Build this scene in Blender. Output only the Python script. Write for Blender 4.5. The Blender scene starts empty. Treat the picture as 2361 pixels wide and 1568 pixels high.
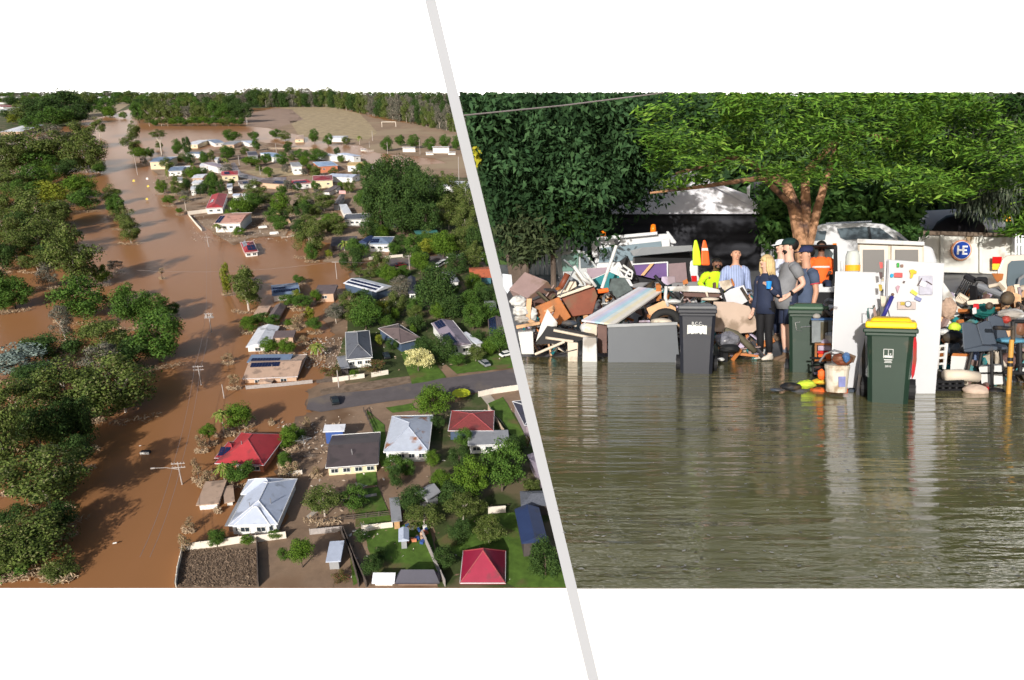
import bpy, bmesh, math, random
import numpy as np
from mathutils import Vector, Matrix, noise
R_ = math.radians
sc = bpy.context.scene
COL = sc.collection
# ---------------------------------------------------------------- camera
FPX, CX, CY, WPX = 1600.0, 1180.5, 784.0, 2361.0          # picture measured 2361 px wide
PL, PR = math.atan(654 / FPX), math.atan(124 / FPX)       # pitch over the flood plain / over the street
HL, HR, SL = 80.0, 1.2, 5.0                               # eye height over each, size of the plain
cam_d = bpy.data.cameras.new('camera'); cam = bpy.data.objects.new('camera', cam_d); COL.objects.link(cam)
sc.camera = cam
cam_d.sensor_width = 36; cam_d.lens = 36 * FPX / WPX; cam_d.clip_start = .1; cam_d.clip_end = 60000
MCW = Matrix.Translation((0, 0, HL * SL)) @ Matrix.Rotation(math.pi / 2 - PL, 4, 'X')
MCR = Matrix.Translation((0, 0, HR)) @ Matrix.Rotation(math.pi / 2 - PR, 4, 'X')
cam.matrix_world = MCW
T_R = MCW @ MCR.inverted()                                # street -> world
T_L = Matrix.Scale(SL, 4)                                 # flood plain -> world
# ---------------------------------------------------------------- light
SUN_AZ, SUN_EL = R_(-22), R_(26)          # light travels towards +Y, leaning to +X
w = bpy.data.worlds.new('World'); sc.world = w; w.use_nodes = True
nt = w.node_tree; bg = nt.nodes['Background']
sky = nt.nodes.new('ShaderNodeTexSky'); sky.sky_type = 'NISHITA'; sky.sun_disc = False
sky.sun_elevation = SUN_EL; sky.sun_rotation = math.pi - SUN_AZ
nt.links.new(sky.outputs[0], bg.inputs[0]); bg.inputs[1].default_value = .08
sky.dust_density = 3.5; sky.air_density = 1.0
sd = bpy.data.lights.new('sun', 'SUN'); sd.energy = 4.4; sd.angle = R_(.9); sd.color = (1, .955, .88)
sun = bpy.data.objects.new('sun', sd); COL.objects.link(sun)
ld = Vector((-math.sin(SUN_AZ) * math.cos(SUN_EL), math.cos(SUN_AZ) * math.cos(SUN_EL), -math.sin(SUN_EL)))
sun.rotation_euler = ld.to_track_quat('-Z', 'Y').to_euler()
sc.view_settings.view_transform = 'Standard'; sc.view_settings.look = 'None'
sc.view_settings.exposure = .22; sc.view_settings.gamma = 1
# ---------------------------------------------------------------- picture -> place
ZM = {1: (0, 196.5, .2757), 2: (510.9, 196.5, .2757), 3: (0, 589.5, .2507), 4: (471.6, 510.9, .3008), 5: (0, 943.2, .2707),
      6: (393, 903.9, .2957), 7: (786, 864.6, .3208), 'J': (0, 204.4, .1504), 'K': (330.1, 298.7, .15035), 'M': (613, 298.7, .15035),
      'N': (786, 534.5, .19049), 'r1': (1053.2, 204.4, .2305), 'r2': (1493.4, 204.4, .2306), 'r3': (1886.4, 204.4, .2506),
      'r4': (1131.8, 518.8, .2206), 'r5': (1454.1, 518.8, .2206), 'r6': (1713.5, 518.8, .2205), 'r7': (1807.8, 534.5, .2706),
      'r8': (2090.8, 550.2, .2506), 0: (0, 0, 1)}
def P(z, x, y):
    a, b, s = ZM[z]; return a + x * s, b + y * s
def rayL(u, v):
    x, y = (u - CX) / FPX, (CY - v) / FPX
    s, c = math.sin(PL), math.cos(PL)
    return Vector((x, y * s + c, y * c - s))
def GL(u, v, z=0.0):
    d = rayL(u, v); t = (z - HL) / d.z
    return Vector((0, 0, HL)) + d * t
def pxm(p):                                               # picture pixels per metre at a point of the plain
    s, c = math.sin(PL), math.cos(PL)
    return FPX / (p.y * c - (p.z - HL) * s)
def projL(p):
    s, c = math.sin(PL), math.cos(PL); q = p - Vector((0, 0, HL))
    f = q.y * c - q.z * s; up = q.y * s + q.z * c
    return CX + FPX * q.x / f, CY - FPX * up / f
def rayR(u, v):
    x, y = (u - CX) / FPX, (CY - v) / FPX
    s, c = math.sin(PR), math.cos(PR)
    return Vector((x, y * s + c, y * c - s))
def RY(u, v, Y):                                          # point of the street at distance Y
    d = rayR(u, v); return Vector((0, 0, HR)) + d * (Y / d.y)
def RG(u, v, z=0.0):
    d = rayR(u, v); return Vector((0, 0, HR)) + d * ((z - HR) / d.z)
def DIV(v): return 992 + (1369 - 992) * v / 1568          # the slanted panel's middle line
# ---------------------------------------------------------------- materials
MATS = {}
def new_mat(n):
    m = bpy.data.materials.new(n); m.use_nodes = True
    return m, m.node_tree, m.node_tree.nodes['Principled BSDF']
def M(n, col=(.5, .5, .5), rough=.6, var=.15, scale=3.0, bump=0.0, metal=0.0, spec=.3, stripe=None, stain=None, alpha=None):
    if n in MATS: return MATS[n]
    m, t, b = new_mat(n); N = t.nodes; L = t.links
    tc = N.new('ShaderNodeTexCoord'); nz = N.new('ShaderNodeTexNoise')
    nz.inputs['Scale'].default_value = scale; nz.inputs['Detail'].default_value = 10; nz.inputs['Roughness'].default_value = .72
    if n.startswith('cloth'): bump, scale_b = .5, 1
    L.new(tc.outputs['Object'], nz.inputs['Vector'])
    r = N.new('ShaderNodeValToRGB'); e = r.color_ramp.elements
    e[0].position, e[1].position = .3, .7
    e[0].color = (*[max(0, c * (1 - var)) for c in col], 1); e[1].color = (*[min(1, c * (1 + var)) for c in col], 1)
    L.new(nz.outputs['Fac'], r.inputs[0]); out = r.outputs[0]
    if stain:                                             # (colour, threshold, noise scale)
        n2 = N.new('ShaderNodeTexNoise'); n2.inputs['Scale'].default_value = stain[2]; n2.inputs['Detail'].default_value = 5
        L.new(tc.outputs['Object'], n2.inputs['Vector'])
        rr = N.new('ShaderNodeValToRGB'); rr.color_ramp.elements[0].position = stain[1]; rr.color_ramp.elements[1].position = stain[1] + .09
        L.new(n2.outputs['Fac'], rr.inputs[0])
        mx = N.new('ShaderNodeMixRGB'); mx.inputs[2].default_value = (*stain[0], 1)
        L.new(rr.outputs[0], mx.inputs[0]); L.new(out, mx.inputs[1]); out = mx.outputs[0]
    h = nz.outputs['Fac']
    if stripe:                                            # (axis, scale, depth)
        wv = N.new('ShaderNodeTexWave'); wv.bands_direction = stripe[0]; wv.inputs['Scale'].default_value = stripe[1]
        L.new(tc.outputs['Object'], wv.inputs['Vector'])
        mm = N.new('ShaderNodeMixRGB'); mm.blend_type = 'MULTIPLY'; mm.inputs[0].default_value = stripe[2]
        L.new(out, mm.inputs[1]); L.new(wv.outputs['Color'], mm.inputs[2]); out = mm.outputs[0]
    L.new(out, b.inputs['Base Color'])
    if bump:
        bp = N.new('ShaderNodeBump'); bp.inputs['Strength'].default_value = bump
        L.new(h, bp.inputs['Height']); L.new(bp.outputs[0], b.inputs['Normal'])
    b.inputs['Roughness'].default_value = rough; b.inputs['Metallic'].default_value = metal
    b.inputs['Specular IOR Level'].default_value = spec
    MATS[n] = m; return m
def MLEAF(n, c1, c2, c3=None, rough=.65, spec=.12):
    if n in MATS: return MATS[n]
    m, t, b = new_mat(n); N = t.nodes; L = t.links
    g = N.new('ShaderNodeNewGeometry'); r = N.new('ShaderNodeValToRGB'); e = r.color_ramp.elements
    e[0].color = (*c1, 1); e[1].color = (*c2, 1); e[1].position = .75
    if c3: x = e.new(.97); x.color = (*c3, 1)
    L.new(g.outputs['Random Per Island'], r.inputs[0]); L.new(r.outputs[0], b.inputs['Base Color'])
    b.inputs['Roughness'].default_value = rough; b.inputs['Specular IOR Level'].default_value = spec
    MATS[n] = m; return m
def MEMIT(n, col, s):
    if n in MATS: return MATS[n]
    m, t, b = new_mat(n)
    b.inputs['Base Color'].default_value = (*col, 1); b.inputs['Emission Color'].default_value = (*col, 1); b.inputs['Emission Strength'].default_value = s
    MATS[n] = m; return m
def MGLASS(n, col, rough=.08):
    if n in MATS: return MATS[n]
    m, t, b = new_mat(n)
    b.inputs['Base Color'].default_value = (*col, 1); b.inputs['Roughness'].default_value = rough; b.inputs['Specular IOR Level'].default_value = .6
    MATS[n] = m; return m
# ---------------------------------------------------------------- mesh collecting
class MB:
    def __init__(s): s.v = []; s.f = []; s.mi = []; s.m = 0
    def add(s, vs, fs):
        o = len(s.v); s.v += [tuple(x) for x in vs]
        for f in fs: s.f.append(tuple(o + i for i in f)); s.mi.append(s.m)
        return s
    def shift(s, d): s.v = [(x + d[0], y + d[1], z + d[2]) for x, y, z in s.v]; return s
    def box(s, c, d, mat=None, taper=1.0):
        x, y, z = (q / 2 for q in d); vs = []
        for k, (i, j) in ((-1, (x, y)), (1, (x * taper, y * taper))):
            vs += [(-i, -j, k * z), (i, -j, k * z), (i, j, k * z), (-i, j, k * z)]
        Mx = mat or Matrix.Identity(4)
        return s.add([Mx @ Vector(q) + Vector(c) for q in vs], [(3, 2, 1, 0), (4, 5, 6, 7), (0, 1, 5, 4), (1, 2, 6, 5), (2, 3, 7, 6), (3, 0, 4, 7)])
    def tube(s, pts, rs, n=8, cap=True):
        pts = [Vector(p) for p in pts]
        if not hasattr(rs, '__len__'): rs = [rs] * len(pts)
        rings = []; prev = None
        for i, p in enumerate(pts):
            a = pts[max(0, i - 1)]; b = pts[min(len(pts) - 1, i + 1)]; d = (b - a)
            d = d.normalized() if d.length > 1e-9 else Vector((0, 0, 1))
            if prev is None: x = d.orthogonal().normalized()
            else:
                x = prev - d * prev.dot(d); x = x.normalized() if x.length > 1e-6 else d.orthogonal().normalized()
            prev = x; y = d.cross(x)
            r = rs[i]; rx, ry = r if hasattr(r, '__len__') else (r, r)
            rings.append([p + x * rx * math.cos(2 * math.pi * k / n) + y * ry * math.sin(2 * math.pi * k / n) for k in range(n)])
        return s.loft(rings, cap)
    def loft(s, rings, cap=True, close=True):
        n = len(rings[0]); vs = [q for r in rings for q in r]; fs = []
        for i in range(len(rings) - 1):
            for k in range(n if close else n - 1):
                k2 = (k + 1) % n; fs.append((i * n + k, i * n + k2, (i + 1) * n + k2, (i + 1) * n + k))
        if cap: fs.append(tuple(range(n))[::-1]); fs.append(tuple((len(rings) - 1) * n + k for k in range(n)))
        return s.add(vs, fs)
    def ell(s, c, r, nu=12, nv=8, rot=None, jit=0, seed=0):
        rr = random.Random(seed); c = Vector(c); rings = []
        for i in range(nv + 1):
            th = math.pi * i / nv; th = min(max(th, .04), math.pi - .04)
            rings.append([])
            for k in range(nu):
                ph = 2 * math.pi * k / nu; q = Vector((math.sin(th) * math.cos(ph) * r[0], math.sin(th) * math.sin(ph) * r[1], -math.cos(th) * r[2]))
                if jit: q *= 1 + rr.uniform(-jit, jit)
                rings[-1].append((rot @ q if rot else q) + c)
        return s.loft(rings)
    def prism(s, poly, d):                                # polygon (3-D points) pushed along d
        n = len(poly); d = Vector(d); vs = [Vector(p) for p in poly] + [Vector(p) + d for p in poly]
        fs = [tuple(range(n)), tuple(range(2 * n - 1, n - 1, -1))] + [(k, n + k, n + (k + 1) % n, (k + 1) % n) for k in range(n)]
        return s.add(vs, fs)
    def build(s, name, mats, parent=None, smooth=False, bevel=0, sub=0):
        me = bpy.data.meshes.new(name); me.from_pydata(s.v, [], s.f)
        for m in (mats if isinstance(mats, (list, tuple)) else [mats]): me.materials.append(m)
        if any(s.mi): me.polygons.foreach_set('material_index', s.mi)
        bm = bmesh.new(); bm.from_mesh(me); bmesh.ops.recalc_face_normals(bm, faces=bm.faces); bm.to_mesh(me); bm.free()
        if smooth: me.polygons.foreach_set('use_smooth', [True] * len(me.polygons))
        o = bpy.data.objects.new(name, me); COL.objects.link(o)
        if parent: o.parent = parent
        if bevel: mo = o.modifiers.new('bevel', 'BEVEL'); mo.width = bevel; mo.segments = 2; mo.limit_method = 'ANGLE'
        if sub: mo = o.modifiers.new('sub', 'SUBSURF'); mo.levels = mo.render_levels = sub
        return o
def raw(name, v, f4, mat, parent=None):                   # many separate quads, fast
    me = bpy.data.meshes.new(name); n = len(v); nf = len(f4)
    me.vertices.add(n); me.vertices.foreach_set('co', np.asarray(v, np.float32).ravel())
    me.loops.add(nf * 4); me.loops.foreach_set('vertex_index', np.asarray(f4, np.int32).ravel())
    me.polygons.add(nf); me.polygons.foreach_set('loop_start', np.arange(0, nf * 4, 4, dtype=np.int32))
    me.update(calc_edges=True); me.materials.append(mat)
    o = bpy.data.objects.new(name, me); COL.objects.link(o)
    if parent: o.parent = parent
    return o
LEFT, RIGHT = [], []
SIDE = [LEFT]
def tag(o, label, cat=None, group=None, kind=None):
    if label: o['label'] = label
    if cat: o['category'] = cat
    if group: o['group'] = group
    if kind: o['kind'] = kind
    SIDE[0].append(o); return o
def thing(name, label, cat, mat=None, group=None):
    o = bpy.data.objects.new(name, None); COL.objects.link(o); o.empty_display_size = .3
    if mat is not None: o.matrix_basis = mat
    return tag(o, label, cat, group)
def dup(root, M4, label=None, group=None):
    r = root.copy(); COL.objects.link(r); r.matrix_basis = M4
    if label: r['label'] = label
    if group: r['group'] = group
    for ch in list(root.children):
        c = ch.copy(); COL.objects.link(c); c.parent = r; c.matrix_parent_inverse = ch.matrix_parent_inverse.copy()
        for g in list(ch.children):
            d = g.copy(); COL.objects.link(d); d.parent = c; d.matrix_parent_inverse = g.matrix_parent_inverse.copy()
    SIDE[0].append(r); return r
def sheet(name, pts, mat, kind='structure', label=None):
    o = MB().add(pts, [tuple(range(len(pts)))]).build(name, mat)
    if o.data.polygons[0].normal.z < 0: o.data.flip_normals()
    return tag(o, label, None, None, kind)
def TRS(loc, rz=0, s=(1, 1, 1)):
    if not hasattr(s, '__len__'): s = (s, s, s)
    return Matrix.Translation(loc) @ Matrix.Rotation(rz, 4, 'Z') @ Matrix.Diagonal((*s, 1))
# ---------------------------------------------------------------- leaves
def quads(rng, C, nrm, ln, wd, jit=.5):
    """one leaf quad per centre; nrm: preferred facing; ln/wd half sizes"""
    n = len(C); nn = nrm + rng.normal(0, jit, (n, 3)); nn /= np.linalg.norm(nn, axis=1)[:, None] + 1e-9
    a = rng.normal(0, 1, (n, 3)); a -= nn * (a * nn).sum(1)[:, None]; a /= np.linalg.norm(a, axis=1)[:, None] + 1e-9
    b = np.cross(nn, a); k = rng.uniform(.65, 1.35, (n, 1)); a = a * ln * k; b = b * wd * k
    v = np.stack([C - a, C - b * .8 + a * .1, C + a, C + b * .8 - a * .1], 1).reshape(-1, 3)
    return v, np.arange(n * 4).reshape(-1, 4)
def crown_cloud(seed, nclump, nleaf, csize, flat=.75, leaf=.05, low=-.6, gap=0.0, conic=0.0):
    rng = np.random.default_rng(seed); cs = []
    while len(cs) < nclump:
        q = rng.uniform(-1, 1, 3); r = np.linalg.norm(q)
        if r > 1 or r < .35 + gap or q[2] < low: continue
        k = 1 - conic * (q[2] + 1) / 2
        cs.append((q[0] * k * (1 - csize * .6), q[1] * k * (1 - csize * .6), q[2] * (1 - csize * .5)))
    cs = np.array(cs); per = nleaf // nclump; C = []; Nn = []
    for c in cs:
        s = csize * rng.uniform(.65, 1.3); d = rng.normal(0, 1, (per, 3)); d[:, 2] += .35; d /= np.linalg.norm(d, axis=1)[:, None]
        rad = s * rng.uniform(.55, 1.05, (per, 1)); sc3 = np.array([1, 1, flat])
        C.append(c + d * rad * sc3); Nn.append(d)
    C = np.concatenate(C); Nn = np.concatenate(Nn)
    return C, Nn, cs, rng
# ================================================================ SETTING
m_white = M('white_stage', (.93, .93, .93), .9, .01, .3, spec=.05)
m_sky = MEMIT('overcast_sky', (1, 1, 1), 1.0)
SIDE[0] = STAY = []
ring = []
for k in range(33):
    a = R_(-62 + 124 * k / 32); ring.append((13000 * math.sin(a), 13000 * math.cos(a)))
o = MB().add([(x, y, z) for z in (-1500, 2100) for x, y in ring], [(k, k + 1, 34 + k, 33 + k) for k in range(32)]).build('sky', m_sky)
tag(o, None, None, None, 'structure')
# the slanted grey panel that parts the two places
SIDE[0] = RIGHT
def divpt(v, du, Y): return RY(DIV(v) + du, v, Y)
ring2 = [divpt(v, du, 34) for v, du in ((-60, -12.5), (-60, 12.5), (1640, 12.5), (1640, -12.5))]
pan = MB().prism(ring2, (0, .3, 0)).build('dividing_panel', M('panel_grey', (.375, .39, .425), .8, .01, .5, spec=.05))
tag(pan, 'tall narrow pale grey panel leaning between the flood plain and the flooded street', 'panel')
# street: white plinth below the water's edge
YE = RG(1700, 1356, 0).y
zc = lambda x: 0
def edge(v, Y): return RY(DIV(v) + 12.5, v, Y)
pl = [edge(1356, YE), RY(2500, 1356, YE), RY(2500, 1700, YE), edge(1700, YE)]
tag(MB().prism(pl, (0, .05, 0)).shift((0, -.001, -.003)).build('street_plinth_wall', m_white), None, None, None, 'structure')
SIDE[0] = LEFT
YF = GL(1000, 1356).y
a, b = GL(-260, 1356), GL(2500, 1356)
tag(MB().prism([a, b, b + Vector((0, 0, -40)), a + Vector((0, 0, -40))], (0, 2, 0)).shift((0, 0, -.06)).build('plain_plinth_wall', m_white), None, None, None, 'structure')
# ---------------------------------------------------------------- water of the plain
m, t, b_ = new_mat('brown_flood_water'); N = t.nodes; L = t.links
tc = N.new('ShaderNodeTexCoord'); n1 = N.new('ShaderNodeTexNoise'); n1.inputs['Scale'].default_value = .012; n1.inputs['Detail'].default_value = 4
L.new(tc.outputs['Object'], n1.inputs['Vector'])
r = N.new('ShaderNodeValToRGB'); r.color_ramp.elements[0].position = .35; r.color_ramp.elements[1].position = .7
r.color_ramp.elements[0].color = (.265, .125, .05, 1); r.color_ramp.elements[1].color = (.33, .155, .066, 1)
L.new(n1.outputs['Fac'], r.inputs[0])
mp = N.new('ShaderNodeMapping'); mp.inputs['Scale'].default_value = (.07, .009, 1); mp.inputs['Rotation'].default_value = (0, 0, .12); L.new(tc.outputs['Object'], mp.inputs['Vector'])
n3 = N.new('ShaderNodeTexNoise'); n3.inputs['Scale'].default_value = 1.6; n3.inputs['Detail'].default_value = 6; n3.inputs['Distortion'].default_value = .8; L.new(mp.outputs[0], n3.inputs['Vector'])
r3 = N.new('ShaderNodeValToRGB'); r3.color_ramp.elements[0].position = .42; r3.color_ramp.elements[1].position = .72; L.new(n3.outputs['Fac'], r3.inputs[0])
mx = N.new('ShaderNodeMixRGB'); mx.inputs[2].default_value = (.3, .14, .06, 1); L.new(r3.outputs[0], mx.inputs[0]); L.new(r.outputs[0], mx.inputs[1]); L.new(mx.outputs[0], b_.inputs['Base Color'])
n2 = N.new('ShaderNodeTexNoise'); n2.inputs['Scale'].default_value = .35; n2.inputs['Detail'].default_value = 4
L.new(tc.outputs['Object'], n2.inputs['Vector'])
bp = N.new('ShaderNodeBump'); bp.inputs['Strength'].default_value = .05; bp.inputs['Distance'].default_value = .5
L.new(n2.outputs['Fac'], bp.inputs['Height']); L.new(bp.outputs[0], b_.inputs['Normal'])
b_.inputs['Roughness'].default_value = .35; b_.inputs['Specular IOR Level'].default_value = .12
VT = 221
sheet('flood_water', [GL(-260, 1356), GL(DIV(1356) + 6, 1356), GL(DIV(800) + 6, 800), GL(DIV(VT) + 5, VT), GL(-60, VT), GL(-160, 700)], m)
# ---------------------------------------------------------------- land
m_mud = M('flood_mud', (.25, .17, .115), .9, .35, .09, .3, stain=((.16, .095, .055), .52, .045))
m_dry = M('dry_mud_yard', (.2, .145, .105), .95, .4, .6, .35, stain=((.14, .1, .07), .53, .5))
m_drt = M('mud_village', (.3, .215, .15), .95, .45, .08, .3, stain=((.18, .105, .06), .5, .05))
m_fld = M('field_earth', (.28, .195, .13), .95, .25, .05, .2, stain=((.33, .25, .165), .52, .012))
m_crop = M('crop_stubble', (.36, .28, .17), .95, .4, .12, .3)
m_lawn = M('lawn_green', (.075, .14, .02), .95, .4, .5, .3, stain=((.13, .11, .045), .56, .12))
m_wild = M('wild_grass', (.05, .07, .02), .95, .45, .12, .3, stain=((.15, .12, .07), .5, .08))
m_road = M('road_bitumen', (.12, .105, .11), .9, .15, .3, .1, stain=((.17, .14, .12), .55, .1))
m_path = M('path_concrete', (.4, .35, .3), .9, .15, .4)
def land(name, pts, mat, z, zid=0, jag=0, seed=1):
    rr = random.Random(seed); q = [P(zid, *p) for p in pts]
    if jag:
        o = []
        for i, p in enumerate(q):
            n = q[(i + 1) % len(q)]; k = max(1, int(math.hypot(n[0] - p[0], n[1] - p[1]) / 9))
            for j in range(k):
                u = p[0] + (n[0] - p[0]) * j / k; v = p[1] + (n[1] - p[1]) * j / k
                e = v > 1350 or u > DIV(v) - 4
                o.append((u + (0 if e else rr.uniform(-jag, jag)), v + (0 if e else rr.uniform(-jag, jag) * .6)))
        q = o
    return sheet(name, [GL(u, min(v, 1355.9), z) for u, v in q], mat)
dv = lambda v: (DIV(v) + 5, v)
m_wet = M('wet_mud', (.15, .09, .055), .5, .3, .2, .2, spec=.4)
MUDL = [(405, 1355), (419, 1264), (560, 1238), (640, 1238), (664, 1200), (655, 1130), (640, 1085), (642, 1010), (690, 965), (735, 945), (708, 938), (712, 900), (735, 885), (760, 850), (742, 800), (770, 770), (742, 735), (765, 700), (800, 690), (800, 650), (818, 622), (900, 612), dv(590), dv(900), dv(1355)]
land('wet_mud_ground', MUDL, m_wet, .05, jag=10, seed=51)
land('muddy_ground', MUDL, m_mud, .12, jag=4)
land('dry_mud_ground', [(420, 1266), (590, 1236), (596, 1355), (407, 1355)], m_dry, .16)
land('yard_ground', [(596, 1246), (790, 1232), (768, 1355), (598, 1355)], m_mud, .17)
land('village_ground', [(350, 372), (430, 380), (470, 352), (560, 325), (640, 330), (700, 345), (760, 360), (840, 365), (860, 395), (850, 440), (870, 470), (830, 560), (890, 560), (885, 600), (745, 605), (760, 560), (690, 545), (672, 520), (655, 545), (580, 548), (540, 566), (508, 548), (436, 495), (415, 488), (405, 470), (372, 440), (368, 410), (352, 392)], m_drt, .12, jag=2.5, seed=3)
land('park_ground', [(845, 395), dv(395), dv(600), (890, 600), (905, 570), (850, 540), (860, 470)], m_wild, .14, jag=2, seed=4)
land('sports_ground', [(572, 262), (640, 248), (760, 246), (880, 275), dv(300), dv(395), (1000, 365), (870, 352), (830, 335), (760, 330), (720, 318), (600, 292), (570, 290)], m_fld, .12, jag=2, seed=5)
land('stubble_field', [(646, 248), (764, 246), (830, 262), (870, 305), (850, 322), (690, 314)], m_crop, .2, jag=1)
land('paddock_ground', [(572, 262), (640, 249), (672, 252), (700, 275), (640, 295), (575, 292)], M('paddock_grey', (.3, .21, .16), .95, .2, .05), .2)
land('flat_ground', [(860, 388), dv(372), dv(410), (960, 405), (870, 402)], m_fld, .2, jag=1)
land('suburb_ground', [(-60, 224), (330, 224), (320, 240), (300, 252), (262, 260), (215, 265), (160, 290), (110, 300), (40, 322), (-60, 345)], m_wild, .12, jag=2, seed=6)
land('bare_bank_ground', [(262, 262), (300, 240), (360, 232), (400, 224), (330, 224), (240, 240), (196, 262), (205, 276)], M('bare_bank', (.33, .26, .17), .95, .2, .05), .2)
land('wood_ground', [(332, 272), (420, 262), (560, 252), (760, 240), (900, 272), dv(300), dv(224), (420, 224), (350, 240)], m_wild, .16, jag=1.5, seed=8)
sheet('outer_ground', [GL(DIV(1355) + 3, 1355, .01), GL(2500, 1355, .01), GL(2500, 300, .01), GL(1900, VT, .01), GL(DIV(VT) + 3, VT, .01)], m_wild)
# roads, verges, lawns
land('yard_grass_ground', [(815, 640), (1000, 615), (1140, 625), (1185, 830), (1040, 845), (960, 868), (880, 878), (800, 885), (770, 850), (800, 760)], m_wild, .2, jag=2, seed=40)
land('grass_ground', [(985, 958), (1100, 905), (1200, 960), (1290, 1200), (1300, 1355), (1010, 1355), (1000, 1190)], m_wild, .2, jag=2, seed=41)
#
land('flooded_road', [(706, 944), (712, 920), (760, 908), (860, 899), (960, 880), (1100, 862), dv(848), dv(894), (1085, 906), (1000, 914), (900, 925), (800, 940), (740, 950)], m_road, .24)
land('verge_ground', [(735, 897), (800, 888), (900, 872), (960, 865), (962, 879), (860, 896), (742, 911)], m_dry, .22)
land('village_road', [(880, 598), (960, 592), (1060, 578), dv(573), dv(590), (1060, 600), (960, 612), (900, 616)], m_road, .24)
land('dirt_track', [(860, 470), (880, 468), (935, 520), (1010, 590), (970, 592), (915, 540)], m_mud, .24)
land('village_lane', [(532, 376), (541, 374), (556, 398), (600, 410), (660, 408), (660, 415), (596, 418), (552, 408), (536, 394)], M('wet_lane', (.2, .16, .17), .4, .15, .1, spec=.5), .2)
land('oval_ground', [(560, 396), (600, 386), (640, 388), (690, 392), (700, 405), (600, 407)], m_crop, .2, jag=1)
lw = [[(915, 790), (960, 780), (1030, 870), (985, 880), (950, 885)], [(1030, 850), (1090, 820), (1135, 815), dv(830), dv(846), (1050, 862)],
      [(820, 1092), (866, 1085), (870, 1118), (824, 1122)], [(818, 1130), (872, 1122), (905, 1205), (820, 1215)], [(838, 1226), (985, 1200), (1020, 1330), (868, 1330)],
      [(1000, 1250), (1095, 1190), (1200, 1180), dv(1300), dv(1355), (1190, 1355)], [(886, 980), (900, 1075), (880, 1075), (845, 945)], [(800, 1240), (830, 1340), (815, 1350)],
      [(890, 940), (950, 930), (960, 945), (905, 952)], [(1125, 930), (1160, 915), (1225, 1030), (1200, 1030)]]
for k, q in enumerate(lw): land('lawn_ground', q, m_lawn, .25 + .004 * k, jag=1, seed=20 + k)
land('garden_path', [(706, 1190), (742, 1160), (750, 1165), (712, 1197)], m_path, .25); land('lawn_path', [(785, 1150), (868, 1137), (869, 1143), (786, 1157)], m_path, .3)
land('drive_path', [(1040, 868), (1018, 845), (1028, 840), (1056, 864)], m_mud, .3); land('side_path', [(1105, 910), (1125, 904), (1235, 1030), (1205, 1032)], m_path, .24)
land('hill_path', [(10, 320), (50, 285), (95, 262), (100, 266), (62, 300), (25, 322)], m_lawn, .2); land('hill_road', [(25, 318), (62, 290), (100, 226), (120, 224), (92, 258), (60, 305), (40, 318)], m_road, .22)
land('mown_ground', [(70, 258), (95, 224), (110, 224), (92, 250)], m_lawn, .26)
# ================================================================ HOUSES
MW = dict(white=M('weatherboard_white', (.8, .8, .78), .7, .05, 2, stripe=('Z', 2.2, .12)), cream=M('wall_cream', (.72, .62, .42), .8, .08, 1), peach=M('wall_peach', (.55, .38, .27), .85, .1, 1),
          navy=M('wall_navy', (.06, .09, .15), .7, .1, 1), teal=M('wall_teal', (.06, .16, .2), .7, .1, 1), mauve=M('wall_mauve', (.32, .26, .3), .8, .1, 1), tan=M('wall_tan', (.5, .34, .2), .85, .12, 1),
          brown=M('wall_brown', (.2, .14, .11), .85, .15, 1), orange=M('wall_orange', (.55, .2, .11), .85, .12, 1), grey=M('wall_grey', (.3, .31, .33), .8, .1, 1), dark=M('wall_dark', (.07, .06, .06), .8, .2, 1),
          bluewall=M('wall_blue', (.04, .09, .3), .6, .08, 1), woodwall=M('wall_timber', (.5, .3, .15), .8, .2, 2))
def RM(n, c, st=2.1, d=.25, **k):
    k.setdefault('stain', (tuple(x * .55 + .02 for x in c), .56, .35)); return M('roof_' + n, c, k.pop('rough', .55), k.pop('var', .12), k.pop('scale', .5), stripe=('X', st, d), **k)
MR = dict(red=RM('red', (.42, .045, .055), d=.15), blush=RM('faded_red', (.36, .07, .08), 3, .2), ice=RM('pale_blue', (.5, .56, .7), d=.2), rust=RM('rusty', (.52, .57, .68), d=.25, stain=((.33, .15, .08), .57, .28)),
          choc=RM('dark_brown', (.105, .085, .09), 3, .4), tile=RM('red_tile', (.26, .06, .06), 4, .4, var=.3, scale=3), slate=RM('slate', (.13, .14, .17), 4, .3, var=.3, scale=3), greyc=RM('grey_sheet', (.33, .34, .37), d=.3),
          tan=RM('tan', (.47, .34, .26), d=.15), white=RM('white', (.72, .74, .8), d=.12), peach=RM('peach', (.52, .36, .27), 3, .1), blue=RM('blue_grey', (.2, .27, .4), d=.3), brown=RM('brown_grey', (.17, .13, .13), 3, .3),
          navy=RM('navy', (.03, .05, .13), d=.2), crim=RM('crimson', (.3, .015, .05), 1.4, .12), mauve=RM('mauve', (.32, .27, .33), d=.2), dark=RM('charcoal', (.06, .06, .09), 3, .3), orange=RM('orange_tile', (.62, .17, .08), 4, .35),
          green=RM('green', (.06, .2, .19), d=.25), yellow=RM('yellow', (.62, .42, .17), d=.15), salmon=RM('salmon', (.62, .33, .26), d=.15), sky=RM('sky_blue', (.3, .42, .62), d=.2), maroon=RM('maroon', (.3, .04, .055), d=.2))
m_cap = M('ridge_cap', (.6, .58, .6), .6, .08); m_pane = MGLASS('window_pane', (.03, .04, .05)); m_wframe = M('window_frame_white', (.75, .75, .74), .5, .05); m_pv = MGLASS('solar_glass', (.012, .018, .06), .2); m_pipe = M('vent_pipe_metal', (.4, .4, .42), .4, .1, metal=.6); m_sol = M('solar_frame', (.2, .22, .28), .4, .1)
HOUSES = []
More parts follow.
